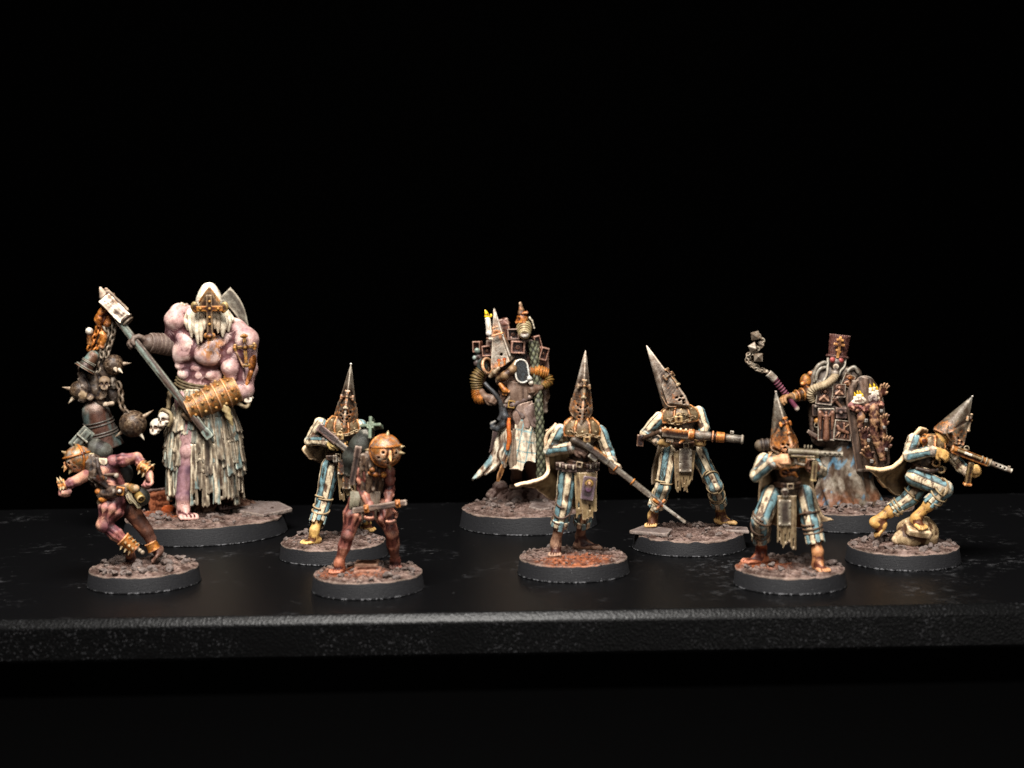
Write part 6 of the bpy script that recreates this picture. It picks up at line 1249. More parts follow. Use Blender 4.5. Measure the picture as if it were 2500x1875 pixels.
def fig_prophet():
    f = Fig('prophet_miniature', 'tall wedge masked miniature with a yellow candle and rusty box pack, between giant and gunner', 1290, 1280, 168)
    Zu, Zl = (1110, 720, 5.53), (1100, 960, 4.61); zt = 4.95
    f.zoom(*Zl)
    gz = lambda u, v, z=4.8: tuple(f.G(u, v, z)[:2] / f.r)
    base = make_base(f, 4.6, 22, seed=51, size=(.5, 1.2), bump=1.2, slabs=(([gz(880, 1310), gz(1010, 1345), gz(1190, 1310), gz(1080, 1230), gz(950, 1215)], 5.1, .55),))
    for u, v, r in ((360, 1150, 1.1), (255, 1170, .9), (290, 1150, .9), (430, 1230, 1.1), (510, 1190, 1.0), (560, 1225, .9), (370, 1290, .9), (650, 1190, 1.0), (720, 1230, 1.3), (760, 1210, 1.4), (700, 1290, 1.0), (740, 1110, 1.1), (590, 1140, 1.2), (300, 1220, .8)): put_stone(f, base, f.G(u, v + 15, 4.9) + A(0, 0, r * .3), r)
    toL, toR = f.G(735, 1075, zt + 3.4), f.G(900, 1065, zt + 3.2)
    sculpt('boulder', [ell(f.G(800, 1215, 4.6) + A(0, 2.0, 0), (7.5, 5.0, 3.6), None, 1.0), ell(toL * A(1, 1, 0) + A(0, 1, 5.0), (2.8, 3.6, 3.5), None, .8), ell(toR * A(1, 1, 0) + A(0, 1, 5.0), (2.8, 3.6, 3.3), None, .8), ell(f.G(560, 1205, 4.6) + A(0, 2.0, 2.2), (2.4, 1.8, 3.2), None, .5), ell(f.G(470, 1215, 4.6) + A(0, 2, 1.2), (1.7, 1.5, 2.0), None, .5), ell(f.G(660, 1190, 4.6) + A(0, 2, 1.2), (2.2, 1.5, 1.8), None, .5)], .24, base, M_GROUND, col=C('5a4a45'), warp=lambda p: .9 * (fbm(p, .6, 3) - .5))
    # legs, body
    BN = C('5b4334'); P = []
    kL, kR = f(740, 700, 0), f(880, 700, 0)
    aL, aR = toL + A(.2, 2.2, 3.0), toR + A(.6, 2.2, 3.0)
    P += [cap(f(740, 300, .5), kL, 2.2, 1.8, .5), cap(f(840, 300, .5), kR, 2.2, 1.8, .5), cap(kL, aL, 1.7, 1.5, .5), cap(kR, aR, 1.7, 1.6, .5)] + flat(foot(aL, toL, 1.25)) + flat(foot(aR, toR, 1.25))
    f.zoom(*Zu)
    P += [cap(f(800, 1540, .6), f(760, 1150, .6), 3.2, 3.6, 1.0), ell(f(750, 1080, .8), (4.2, 3.2, 3.0), None, 1.0), cap(f(700, 1020, .4), f(640, 900, -.6), 1.5, 1.6, .5), ell(f(640, 850, -.8), (2.0, 1.9, 2.4), None, .5)]
    sl, sr = f(400, 1010, .4), f(1060, 1020, .8); el, er = f(310, 1270, .6), f(1240, 1120, 1.0); wl, wr_ = f(420, 1380, -3.0), f(1130, 1260, -2.4)
    P += caps([sl, el, wl], [1.4, 1.2, .9], .4) + caps([sr, er, wr_], [1.4, 1.2, .9], .4) + flat(hand(wl, A(.8, -.5, -.2), A(.2, .7, -.3), -1, 1.1, 50, 70)) + flat(hand(wr_, A(-.8, -.5, 0), A(-.2, .7, -.2), 1, 1.1, 50, 70))
    f.part('body', P, .22, M_SKIN, col=BN)
    f.part('coat', [cap(f(800, 1560, .6), f(780, 1180, .4), 3.4, 3.9, 1.0, C('84695a')), ell(f(770, 1150, .2), (4.4, 3.4, 2.6), None, .8, C('6d5846')), caps([f(930, 1120, -3.2), f(800, 1300, -3.6), f(700, 1450, -3.4)], [.5, .6, .5], .2, col=C('4a3a30')), ell(f(930, 1560, -1.6), (2.4, 2.2, 2.0), None, .6, C('8a7466'))], .2, M_CLOTH, warp=lambda p: .6 * (fbm(p, .7, 3) - .5))
    # wedge mask
    ap = f(523, 158, -1.2); bl, br_, bb = f(482, 1085, -4.6), f(760, 960, -4.8), f(560, 1000, 1.2); bc2 = f(830, 880, 0.4)
    cen = (bl + br_ + bb + bc2) / 4 * .7 + ap * .3
    def pl(a, b, c):
        n = nrm(np.cross(b - a, c - a)); n = n if (cen - a) @ n < 0 else -n; return a, n
    planes = [pl(ap, bl, br_), pl(ap, br_, bc2), pl(ap, bc2, bb), pl(ap, bb, bl)]
    bot = pl(f(480, 1090, -4.6), f(640, 975, -4.8), f(600, 1000, 2))
    bot2 = pl(f(640, 975, -4.8), f(780, 955, -4.8), f(700, 950, 2))
    def wedge(p, off=0.0):
        d = np.max([(p - a) @ n for a, n in planes], 0) - off; return np.maximum(np.maximum(d, np.minimum((p - bot[0]) @ bot[1], 9)), (p - bot2[0]) @ bot2[1])
    lo = np.min([ap, bl, br_, bb, bc2], 0) - .6; hi = np.max([ap, bl, br_, bb, bc2], 0) + .6
    def mp(p):
        c = mixc(C('958d80'), C('776d60'), sstep(.4, .65, fbm(p, .7, 3))); z = p[..., 2]; t = np.exp(-((z - f(560, 520, 0)[2]) / 2.2) ** 2) + .8 * np.exp(-((z - f(560, 950, 0)[2]) / 1.8) ** 2)
        return np.concatenate([mixc(c, C('a8642a'), .85 * t * sstep(.4, .62, fbm(p + 3, .9, 2)))[..., :3], (.3 * t)[..., None]], -1)
    OR = C('d05a18')
    Q = [prim(lo, hi, wedge, .05, paint=mp), cap(f(505, 555, -4.2), f(640, 515, -4.4), .28, .3, .25, C('9a6a38', .4)), cap(f(515, 450, -3.6), f(575, 430, -3.8), .3, .25, .3, C('9a6a38', .3))]
    for u, v, r in ((630, 803, .40), (597, 888, .46), (672, 872, .46)): Q.append(cap(f(u, v, -5.6), f(u, v, -3.2), r, r, .03, op='s'))
    mk_ = f.part('wedge_mask', Q, .16, M_METAL)
    for u, v in ((597, 893), (672, 878)): sculpt('eye', [ell(f(u, v, -3.9), (.5, .4, .5), None, .1, OR), caps([f(u + 2, v + 15, -4.5), f(u + 2, v + 65, -4.7)], [.34, .25], .1, col=C('a5612c', .6))], .14, mk_, M_CLOTH)
    tube('mask_edge_trim', [f(748, 835, -4.9), f(640, 520, -3.4), f(540, 190, -1.4)], [.3, .28, .12], mk_, C('b5aea2'), M_METAL, n=30)
    # gorget, pauldrons, chest shield
    f.part('gorget', [caps([f(590, 1120, -3.8), f(680, 1090, -4.6), f(780, 1010, -4.4), f(830, 900, -3.4)], [.8, 1.1, 1.1, .5], .5, col=C('8a7152', .2)), caps([f(480, 1100, -4.2), f(540, 1040, -4.8), f(590, 990, -5.0)], [.5, .75, .5], .4, col=C('8d7a60', .2))], .18, M_METAL)
    f.part('left_pauldron', [tor(f(445, 960, -1.4), A(.75, -.6, .2), 2.0, .42, col=C('9c7a58', .3)), ell(f(375, 960, -.6), (1.5, 1.8, 2.0), None, .3, C('55625f'))], .18, M_METAL)
    sc = f(905, 1030, -4.2); Mx = frame(A(-.14, .1, 1), A(.2, -1, .1))
    sh = lambda p, o=0.0: np.maximum(np.sqrt((((p - sc) @ Mx)[..., 0] / 1.0) ** 2 + (np.maximum(np.abs(((p - sc) @ Mx)[..., 2]) - 1.3, 0)) ** 2) - 1.95 - o, np.abs(((p - sc) @ Mx)[..., 1]) - .4)
    f.part('chest_shield', [prim(sc - 4, sc + 4, sh, .05, paint=lambda p: np.where((sh(p, -.45) < 0)[..., None], C('3a464c'), C('bcbdb6'))), prim(sc - 4, sc + 4, lambda p: np.maximum(sh(p, -.45), .1 - ((p - sc) @ Mx)[..., 1]), .02, op='s'), prim(sc - 4, sc + 4, lambda p: np.maximum(sh(p, -.42), np.abs(((p - sc) @ Mx)[..., 1]) - .2), .05, col=C('3a464c')), ell(f(1010, 1130, -4.2), .75, None, .2, C('b9bab4')), ell(f(1028, 1185, -4.0), .7, None, .2, C('c9c2b4'))], .16, M_METAL, warp=None)
    # ribbed brass arms
    ribbed(f, 'ribbed_sleeve', [f(370, 1010, -.4), f(300, 1120, -.6), f(300, 1270, -.4)], [1.5, 1.75, 1.4], C('6e5c38', .15), .62)
    ribbed(f, 'ribbed_sleeve', [f(290, 1290, -.4), f(320, 1390, -1.6), f(400, 1410, -2.8)], [1.3, 1.5, 1.1], C('7a5526', .4), .62)
    ribbed(f, 'ribbed_sleeve', [f(1040, 1035, -1.0), f(1130, 1030, -1.4), f(1250, 1060, -1.0)], [1.2, 1.6, 1.35], C('86622e', .35), .62)
    ribbed(f, 'ribbed_sleeve', [f(1255, 1090, -.8), f(1270, 1170, -1.0), f(1190, 1240, -1.8)], [1.2, 1.3, 1.0], C('77602e', .25), .62)
    tube('dark_hose', [f(405, 1190, -3.4), f(460, 1250, -4.0), f(540, 1330, -4.2), f(610, 1440, -4.0), f(640, 1600, -3.8), f(600, 1690, -3.6)], [.55, .5, .55, .6, .75, .7], f.root, C('3c3d3f'), M_METAL, n=60, sides=10)
    # belt, buckle, candle, boxes
    f.part('hip_belt', [caps([f(700, 1500, -3.0), f(800, 1480, -3.8), f(1000, 1380, -3.0)], [.75, .85, .7], .2, col=C('5d4c47')), caps([f(820, 1530, -3.4), f(920, 1640, -3.8), f(1080, 1700, -3.0)], [.7, .9, .9], .3, col=C('5a4a45'))], .2, M_CLOTH)
    f.part('belt_buckle', [box(f(768, 1478, -4.2), (.95, .35, 1.05), frame(A(.15, 0, 1)), .1, .1, C('9a7a38', .1)), box(f(768, 1478, -4.6), (.55, .4, .65), frame(A(.15, 0, 1)), .1, .05, op='s')], .15, M_METAL)
    f.part('belt_tool', [caps([f(620, 1210, -3.6), f(680, 1290, -4.2), f(725, 1305, -4.4)], [.6, .8, .45], .2, col=C('8f6630', .45)), cap(f(665, 1340, -4.0), f(690, 1345, -4.2), .5, .4, .2, C('8f6a34', .4))], .16, M_METAL)
    candle(f, f(478, 600, -2.4), f(445, 310, -2.6), .72)
    f.part('candle_flame', [ell(f(450, 292, -2.7), (.95, .7, .42), None, .2), caps([f(432, 285, -2.8), f(428, 245, -2.8), f(412, 208, -2.8)], [.58, .42, .18], .2), ell(f(490, 280, -2.6), (.35, .4, .5), None, .2)], .14, M_CLOTH, col=C('e8c414'))
    f.part('wax_knob', [ell(f(462, 520, -3), (.85, .8, .85), None, .2, C('d6d0c8')), ell(f(455, 585, -2.6), (.6, .6, .6), None, .2, C('8a6a55'))], .16, M_METAL)
    RB = C('6e4434', .16)
    open_box(f, f(310, 700, 1.5), A(1.05, 1.4, 1.5), frame(A(.0, 0, 1), A(-.3, -1, .25)), RB, bolt=False)
    f.part('pack_lens', [ell(f(305, 755, -.2), (.8, .6, .8), None, .2, C('6d8078')), ell(f(275, 850, .2), (.7, .7, .7), None, .2, C('8a9a94')), caps([f(320, 830, .6), f(380, 900, .6)], [.9, .9], .3, col=C('5d4038', .1)), ell(f(300, 920, .4), (.9, .9, 1.0), None, .2, C('564a48'))], .17, M_METAL)
    open_box(f, f(440, 755, .4), A(1.35, 1.3, 1.45), frame(A(-.06, 0, 1), A(-.1, -1, 0)), RB)
    open_box(f, f(850, 705, -.6), A(1.9, 1.4, 1.7), frame(A(.07, 0, 1), A(.1, -1, .0)), C('734636', .15))
    open_box(f, f(785, 530, .8), A(1.6, 1.4, 1.5), frame(A(-.03, 0, 1), A(.1, -1, .0)), C('5a3a30', .1))
    open_box(f, f(1190, 790, .6), A(1.1, 1.4, 1.8), frame(A(.3, 0, 1), A(.35, -1, .1)), RB)
    open_box(f, f(1110, 640, 1.0), A(.9, 1.2, 1.8), frame(A(-.25, 0, 1), A(.3, -1, .1)), RB, bolt=False)
    f.part('pack_frame', [box(f(680, 470, 1.6), (1.4, 1.2, 3.0), frame(A(-.2, 0, 1)), .3, .3, C('5f3c30', .15)), box(f(780, 780, 2.6), (7.0, 1.6, 3.6), None, .5, .3, C('4a3228')), box(f(1180, 900, 2.2), (1.8, 1.5, 3.0), None, .4, .3, C('5d3e30', .1)), ell(f(1210, 1330, 1.2), (1.4, 1.2, 3.0), None, .4, C('5a4434')), caps([f(1220, 1400, 1.0), f(1215, 1560, 1.0)], [.9, .8], .4, col=C('4d3c30')), ell(f(680, 385, 1.4), (1.4, 1.2, .8), None, .3, C('70483a'))], .22, M_METAL, warp=lambda p: .6 * (fbm(p, .9, 3) - .5))
    # lantern on the pack
    la, lb = f(935, 420, 1.4), f(945, 540, -3.4); lt = f.part('lantern', [cyl(la, lb, 2.05, 1.3, .1, C('8d7f5e', .1))] + [tor(la + (lb - la) * t, lb - la, 2.1 - .75 * t, .2, k=.1, col=C('a3936a')) for t in (.25, .45, .65, .85)], .16, M_METAL)
    sculpt('lantern_glass', [ell(lb, (1.1, .7, 1.1), frame(lb - la, (0, 0, 1)), .1, C('b9b6ae'))], .15, lt, M_METAL)
    sculpt('lantern_roof', [cyl(f(920, 340, .8), f(880, 95, .6), 1.55, .22, .2, C('7d6248', .25)), cyl(f(905, 390, .6), f(915, 290, .8), 1.7, 1.4, .3, C('96602c', .5)), cap(f(920, 250, -.4), f(975, 240, -.2), .4, .4, .2, C('b06a28', .6)), caps([f(1010, 310, .4), f(1045, 350, .4), f(1075, 450, .4)], [.35, .25, .2], .1, col=C('8f8878')), cap(f(840, 370, .2), f(870, 300, .2), .5, .4, .2, C('9a5e2a', .6))], .16, lt, M_METAL, warp=lambda p: .5 * (fbm(p, 1.2, 3) - .5))
    f.zoom(*Zl)
    pu = lambda u, v, dy: (f.zoom(*Zu), f(u, v, dy), f.zoom(*Zl))[1]
    scaled_tube(f, [pu(1040, 620, -.6), pu(1075, 850, -.8), pu(1110, 1120, -1.6), pu(1130, 1400, -2.4), f(990, 120, -3.0), f(1005, 330, -3.4), f(1010, 560, -3.6), f(1020, 760, -3.4), f(1010, 950, -3.0)], 1.12, C('26241a'), C('666a52'))
    for k in range(3): scaled_tube(f, [pu(1035 + 30 * k, 640, .2), pu(1060 + 25 * k, 760, -.6), pu(1090 + 12 * k, 880, -.4)], .8, C('26241a'), C('5d5c44'), 'scaled_cord')
    # ---- skirts
    BLU = C('5f97a0'); CRM = C('ded2ba'); BRN = C('5a4232')
    def check(V, N):
        q = V @ rotm((0, 1, 0), 12); lx = np.abs(((q[:, 0] / 2.5 + .15) % 1) - .5); lz = np.abs(((q[:, 2] / 2.7 + .3) % 1) - .5)
        c = mixc(CRM, BRN, .75 * sstep(.52, .72, fbm(V * A(1, 1, .45), .5, 3))); return mixc(c, BLU, .9 * np.maximum(1 - sstep(.035, .08, lx), 1 - sstep(.03, .07, lz)))
    def streak(V, N):
        q = V * A(1, 1, .25); c = mixc(CRM, BRN, sstep(.48, .66, fbm(q, .75, 3))); return mixc(c, C('6d98a0'), .7 * sstep(.58, .66, fbm(V * A(1, 1, .8) + 17, .42, 2)))
    sheet('checked_skirt', [[f(735, 230, -3.2), f(800, 225, -4.0), f(880, 250, -3.6), f(930, 280, -2.0)], [f(725, 430, -3.6), f(800, 420, -4.8), f(890, 430, -4.2), f(960, 450, -2.2)], [f(735, 620, -3.6), f(800, 620, -5.0), f(880, 620, -4.6), f(970, 640, -2.4)], [f(745, 760, -3.6), f(800, 770, -5.2), f(860, 700, -5.0), f(960, 700, -3.2)], [f(745, 870, -3.6), f(800, 880, -5.2), f(855, 770, -5.2), f(960, 790, -3.6)]], f.root, CRM, nu=40, nv=50, th=.5, rag=.04, wav=.7, paint=check)
    sheet('side_panel', [[f(860, 240, -2.0), f(950, 290, -.6)], [f(900, 450, -2.8), f(975, 480, -.8)], [f(890, 640, -3.0), f(980, 650, -1.0)], [f(900, 800, -2.6), f(980, 790, -1.0)]], f.root, C('5d4636'), nu=14, nv=30, th=.5, rag=.12, wav=.6)
    for k, pts in enumerate(([(690, 420), (700, 600), (680, 760), (690, 870)], [(725, 400), (720, 600), (730, 780), (725, 870)], [(640, 400), (620, 560), (560, 700), (610, 830)], [(590, 380), (560, 560), (500, 720), (400, 840), (250, 985)], [(615, 400), (590, 600), (550, 740), (500, 820), (380, 935)], [(660, 430), (640, 640), (600, 760), (610, 850)])):
        w_ = (36, 34, 48, 62, 66, 42)[k]; dy = (-3.4, -3.2, -3.6, -2.2, -3.0, -3.9)[k]
        sheet('skirt_fold', [[f(u - w_ * (.6 if i == 0 else 1 if i < len(pts) - 1 else .45), v, dy), f(u, v, dy - .8), f(u + w_ * (.6 if i == 0 else 1 if i < len(pts) - 1 else .45), v, dy)] for i, (u, v) in enumerate(pts)], f.root, CRM, nu=12, nv=40, th=.55, rag=.06, wav=.9, seed=k, paint=streak if k not in (0, 1) else (lambda V, N: mixc(BRN, CRM, .35 * fbm(V, .6, 2))))
    tube('orange_cord', [f(655, 280, -4.0), f(655, 400, -4.6), f(660, 520, -4.8), f(640, 640, -4.8)], [.5, .6, .65, .45], f.root, C('b3561c', .3), M_CLOTH, n=60, sides=10, twist=3, tamp=.15)
    sheet('twisted_tail', [[f(600, 700, -4.2), f(650, 680, -4.2)], [f(580, 800, -4.4), f(620, 810, -4.2)], [f(530, 920, -4.0), f(590, 910, -3.8)], [f(520, 1000, -3.6), f(545, 1000, -3.6)]], f.root, C('96693a'), nu=10, nv=30, th=.6, wav=.6)
    f.zoom(*Zu)
    sheet('chest_drape', [[f(700, 1150, -3.4), f(860, 1180, -4.2), f(1040, 1130, -2.4)], [f(720, 1300, -3.8), f(860, 1330, -4.3), f(1060, 1330, -2.8)], [f(720, 1470, -3.6), f(860, 1450, -4.2), f(1050, 1400, -2.8)]], f.root, C('6d584a'), nu=26, nv=30, th=.5, wav=1.3, seed=3)
    sheet('waist_drape', [[f(800, 1520, -3.6), f(900, 1470, -4.2), f(1050, 1430, -2.8)], [f(780, 1640, -3.8), f(920, 1640, -4.6), f(1090, 1620, -3.0)], [f(830, 1780, -3.6), f(960, 1800, -4.6), f(1100, 1800, -3.0)]], f.root, C('8a7468'), nu=26, nv=34, th=.5, rag=.06, wav=1.2, seed=4)
    f.zoom(*Zl)
    sheet('waist_drape', [[f(820, 180, -4.2), f(900, 120, -4.2), f(960, 110, -2.6)], [f(860, 260, -4.8), f(910, 240, -4.6), f(965, 240, -2.8)], [f(930, 390, -4.2), f(950, 390, -3.8), f(975, 400, -2.6)]], f.root, C('75625a'), nu=18, nv=30, th=.5, rag=.05, wav=.8, seed=6)
    sheet('coat_flap', [[f(475, 420, .8), f(570, 400, 0)], [f(460, 540, 1.0), f(540, 540, .2)], [f(432, 672, 1.2), f(500, 600, .4)]], f.root, C('4b3a38'), nu=12, nv=26, th=.6)
    sheet('coat_back', [[f(560, 250, 2.6), f(780, 200, 4.2), f(1000, 260, 3.0)], [f(520, 500, 3.0), f(780, 480, 5.0), f(1010, 500, 3.4)], [f(560, 780, 3.4), f(780, 820, 5.0), f(1010, 800, 3.6)]], f.root, C('3d2f28'), nu=26, nv=36, th=.6, rag=.06, wav=1.0)
    f.part('hook_horn', [caps([f(580, 150, -3.4), f(610, 260, -3.8), f(590, 350, -3.8), f(530, 395, -3.6), f(480, 385, -3.4), f(470, 345, -3.4), f(500, 320, -3.4)], [.8, 1.05, 1.1, 1.0, .8, .6, .4], .3, col=C('3a3d41'))], .18, M_METAL)
    return f
fig_prophet()

# ------------------------------------------------------------------ gas-masked shield bearer with the flail
def relief_panel(f, c, hx, hz, M, col, kind, name='icon_panel', parent=None):
    P = [box(c, (hx, .28, hz), M, .08, .05, paint=lambda p: np.where(((np.abs((p - c) @ M)[..., 0] < hx * .86) & (np.abs((p - c) @ M)[..., 2] < hz * .9))[..., None], col * .45, C('7d766a'))), box(c + M[:, 1] * .32, (hx * .86, .2, hz * .9), M, .05, .05, op='s')]
    q = lambda x, z, y=.25: c + M @ A(x * hx, y, z * hz); r = hx
    if kind == 'angel':
        P += [ell(q(0, .72), r * .17, None, .05, col), cap(q(0, .5), q(0, -.85), r * .30, r * .42, .1, col), caps([q(-.2, .45), q(-.72, .72), q(-.75, .2), q(-.68, -.3)], [r * .2, r * .26, r * .2, r * .1], .1, col=col), caps([q(.2, .45), q(.72, .72), q(.75, .2), q(.68, -.3)], [r * .2, r * .26, r * .2, r * .1], .1, col=col), cap(q(-.1, .3, .5), q(-.12, -.8, .5), .14, .1, .03, C('b58a68')), cap(q(-.32, .08, .5), q(.1, .08, .5), .12, .12, .03, C('b58a68')), cap(q(-.35, .35, .45), q(.1, .2, .6), .22, .2, .1, col), cap(q(.35, .35, .45), q(0, .2, .6), .22, .2, .1, col)]
    elif kind == 'rider':
        P += [caps([q(-.5, -.2), q(0, -.05), q(.45, .05), q(.62, .35)], [r * .2, r * .24, r * .2, r * .15], .1, col=col), cap(q(-.1, .1), q(-.05, .5), r * .17, r * .13, .1, col), ell(q(-.02, .68), r * .13, None, .05, col), cap(q(-.65, .8, .5), q(.7, -.6, .5), .12, .12, .03, C('a88a6a'))] + [cap(q(x, -.2), q(x + dx, -.75), r * .1, r * .07, .06, col) for x, dx in ((-.5, -.15), (-.3, .1), (.3, .1), (.5, .25))]
    else:
        P += [ell(q(0, .45), r * .28, None, .08, col), ell(q(0, -.3), A(r * .6, .35, hz * .42), M, .1, col), cap(q(-.5, -.5, .4), q(.1, -.1, .55), r * .16, r * .14, .08, C('b08a72')), cap(q(.5, -.5, .4), q(.0, .0, .55), r * .16, r * .14, .08, C('b08a72')), tor(q(0, .45, .2), M[:, 1], r * .42, .12, col=col)]
    return f.part(name, P, .15, M_METAL, parent, col=col)
def star_head(f, c, r, parent):
    bm = bmesh.new(); bmesh.ops.create_icosphere(bm, subdivisions=1, radius=r * .62)
    M3 = rotm((.3, .5, .8), float(c[0] * 40 % 90))
    fs = [fc for fc in bm.faces]
    oc = [A(1, 0, 0), A(-1, 0, 0), A(0, 1, 0), A(0, -1, 0), A(0, 0, 1), A(0, 0, -1)]; bm.free()
    V = [M3 @ (o * r) + c for o in oc]; F = []
    for sx in (0, 1):
        for sy in (2, 3):
            for sz in (4, 5):
                t = (sx, sy, sz); n = np.cross(V[t[1]] - V[t[0]], V[t[2]] - V[t[0]]); F.append(list(t) if n @ (V[t[0]] + V[t[1]] + V[t[2]] - 3 * c) > 0 else [t[0], t[2], t[1]])
    me = mk('star_head', np.array(V), F, C('8b7f70'), parent, M_METAL, smooth=False)
    b = me.modifiers.new('bevel', 'BEVEL'); b.width = .12; b.segments = 1
    return me
def fig_bearer():
    f = Fig('bearer_miniature', 'brown armoured miniature in a tall burgundy hat and gas mask with flail and wooden shield', 2075, 1276, 160)
    Z2, Z3 = (1780, 780, 3.073), (1920, 790, 4.88); f.zoom(*Z2); zt = 4.9
    base = make_base(f, 4.6, 26, seed=61, size=(.5, 1.2), bump=1.2, orange=((-.5, .1, .4, .5),))
    for u, v, r in ((900, 1395, 1.6), (860, 1400, 1.2), (960, 1405, 1.2), (1140, 1380, 1.7), (1180, 1390, 1.2), (1010, 1420, 1.0), (800, 1410, 1.0), (1050, 1400, 1.6)): put_stone(f, base, f.G(u, v + 18, 4.9) + A(0, 0, r * .3), r)
    cx = f(860, 900, .5)
    # robe
    zb = zt - .1; wz = f(860, 880, 0)[2]; cy = f(880, 1300, 0)[0]
    RB = C('76695a'); BLU = C('4d86a4')
    def robe(p):
        t = np.clip((p[..., 2] - zb) / (wz - zb), -.3, 1.3); x0 = cx[0] + (cy - cx[0]) * (1 - t); rx, ry = 4.7 + 4.0 * (1 - t) ** 1.2, 3.6 + 2.8 * (1 - t) ** 1.2; x, y = p[..., 0] - x0, p[..., 1] - .3
        a = np.arctan2(y, x); fold = .62 * np.sin(a * 7 + 1.9 * np.sin(p[..., 2] * .26 + a) + .15 * p[..., 2]) * (1.2 - t) + .45 * np.sin(a * 4 + p[..., 2] * .5) * (1.1 - t)
        d = (np.sqrt((x / rx) ** 2 + (y / ry) ** 2) - 1) * ry - fold; return np.maximum(d * .8, np.maximum(zb - p[..., 2], p[..., 2] - wz - 2))
    def rp_(p):
        c = mixc(C('7a7062'), C('453426'), sstep(.38, .60, fbm(p * A(1, 1, .5), .6, 3))); c = mixc(c, C('8e5a3c'), .7 * (1 - sstep(zt, zt + 6, p[..., 2])) * sstep(.35, .6, fbm(p, .5, 2))); st = sstep(.60, .68, fbm(p @ rotm((0, 1, 0), 30) * A(1.1, .6, .5) + 4, .5, 3)); return mixc(c, BLU, .55 * st)
    f.part('robe', [prim(A(cx[0] - 10, -8, zb), A(cx[0] + 10, 8, wz + 2), robe, .1, paint=rp_), ell(f.G(760, 1360, zt) + A(0, .5, .6), (2.2, 2.6, 1.6), None, .6, C('8a5438')), ell(f.G(1070, 1370, zt) + A(0, .8, .8), (2.4, 2.6, 1.8), None, .6, C('7a6452'))], .22, M_CLOTH, warp=lambda p: .35 * (fbm(p, .8, 3) - .5))
    # body and arms
    f.zoom(*Z3); AR = C('5b4c40')
    P = [cap(f(560, 1350, .5), f(560, 1000, .6), 3.6, 4.0, 1.0), ell(f(570, 860, .8), (5.2, 3.8, 4.0), None, 1.2), cap(f(590, 720, .6), f(590, 560, 0), 2.4, 2.0, .6), ell(f(605, 470, -.2), (2.2, 2.2, 2.6), None, .5)]
    f.zoom(*Z2); eL, wL = f(610, 560, -.6), f(470, 585, -3.2); sL = f(650, 430, .8)
    P += caps([sL, eL, wL], [2.0, 1.7, 1.2], .4) + flat(hand(wL, A(-.8, -.4, .1), A(.1, -.3, -1), -1, 1.25, 40, 70, col=C('8a6238')))
    f.zoom(*Z3); eR, wR = f(900, 900, .8), f(860, 1010, -1.6)
    P += caps([f(800, 690, .8), eR, wR], [1.9, 1.6, 1.2], .4) + flat(hand(wR, A(.5, -.6, -.1), A(.1, .8, 0), 1, 1.2, 50, 70))
    f.part('body', P, .22, M_SKIN, col=AR)
    f.part('armour', [cap(f(560, 1330, .3), f(560, 1010, .4), 3.9, 4.3, .8), ell(f(565, 870, .4), (6.2, 4.4, 4.3), None, .8), ell(f(400, 800, .8), (2.6, 3.0, 3.6), None, .8), cap(f(400, 1350, .6), f(370, 1010, .6), 2.4, 2.6, .8), ell(f(700, 640, .6), (3.4, 3.0, 2.2), None, .6, C('4f463d'))], .22, M_METAL, col=C('54463a'), warp=lambda p: .3 * (fbm(p, .8, 3) - .5))
    # hat and mask
    ax = nrm(f(640, 130, 0) - f(605, 405, -.2)); hc = (f(640, 130, 0) + f(605, 405, -.2)) / 2; Mh = frame(ax, A(.0, -1, 0)); Hh = np.linalg.norm(f(640, 130, 0) - f(605, 405, -.2)) / 2
    def hat(p):
        q = (p - hc) @ Mh; t = q[..., 2] / Hh; rr = 2.62 + .18 * t; x, y = q[..., 0] / 1.0, q[..., 1] / .92
        d = np.sqrt(x * x + y * y) - rr; d = np.maximum(d, np.abs(q[..., 2]) - Hh + .05); a = np.arctan2(y, x)
        return d - .12 * np.cos(a * 26 + 2.2 * np.sin(q[..., 2] * 5)) * np.cos(q[..., 2] * 6.5) + .12
    ht = f.part('wool_hat', [prim(hc - 5, hc + 5, hat, .05, col=C('5a342c')), tor(hc - ax * Hh * .93, ax, 2.62, .36, k=.15, col=C('4d2c26'))], .15, M_CLOTH, warp=lambda p: .25 * (fbm(p, 2.6, 2) - .5), cit=4)
    gd = C('c58f4e'); y0 = -3.1
    K = lambda u, v, dy=0: f(u, v, y0 + dy)
    bar = lambda u0, v0, u1, v1, w_: box((K(u0, v0) + K(u1, v1)) / 2, (w_, .32, np.linalg.norm(K(u1, v1) - K(u0, v0)) / 2), frame(K(u1, v1) - K(u0, v0)), .08, .06, gd)
    sculpt('triple_cross', [bar(646, 155, 608, 412, .36), bar(597, 190, 684, 203, .32), bar(562, 240, 697, 262, .34), bar(588, 312, 650, 345, .28)], .15, ht, M_METAL, col=gd)
    gm = f.part('gas_mask', [ell(f(600, 470, -1.2), (2.1, 1.9, 2.6), None, .4, C('5d534d')), cap(f(600, 470, -2.0), f(588, 570, -3.0), 1.5, .95, .5, C('645a54')), cyl(f(590, 512, -3.2), f(590, 515, -4.3), .78, .74, .1, C('958c7c')), cap(f(588, 560, -3.2), f(580, 590, -4.0), 1.0, 1.0, .2, C('5d534d')), cap(f(565, 490, -4.6), f(615, 540, -4.6), .13, .13, .02, op='s'), cap(f(615, 490, -4.6), f(565, 540, -4.6), .13, .13, .02, op='s')], .16, M_METAL)
    for u, v in ((550, 432), (648, 442)): sculpt('eye_lens', [ell(f(u, v, -3.0), (.68, .5, .66), None, .05, C('a04842')), tor(f(u, v, -3.0), A(0, 1, 0), .68, .14, col=C('5a3a36'))], .14, gm, M_METAL)
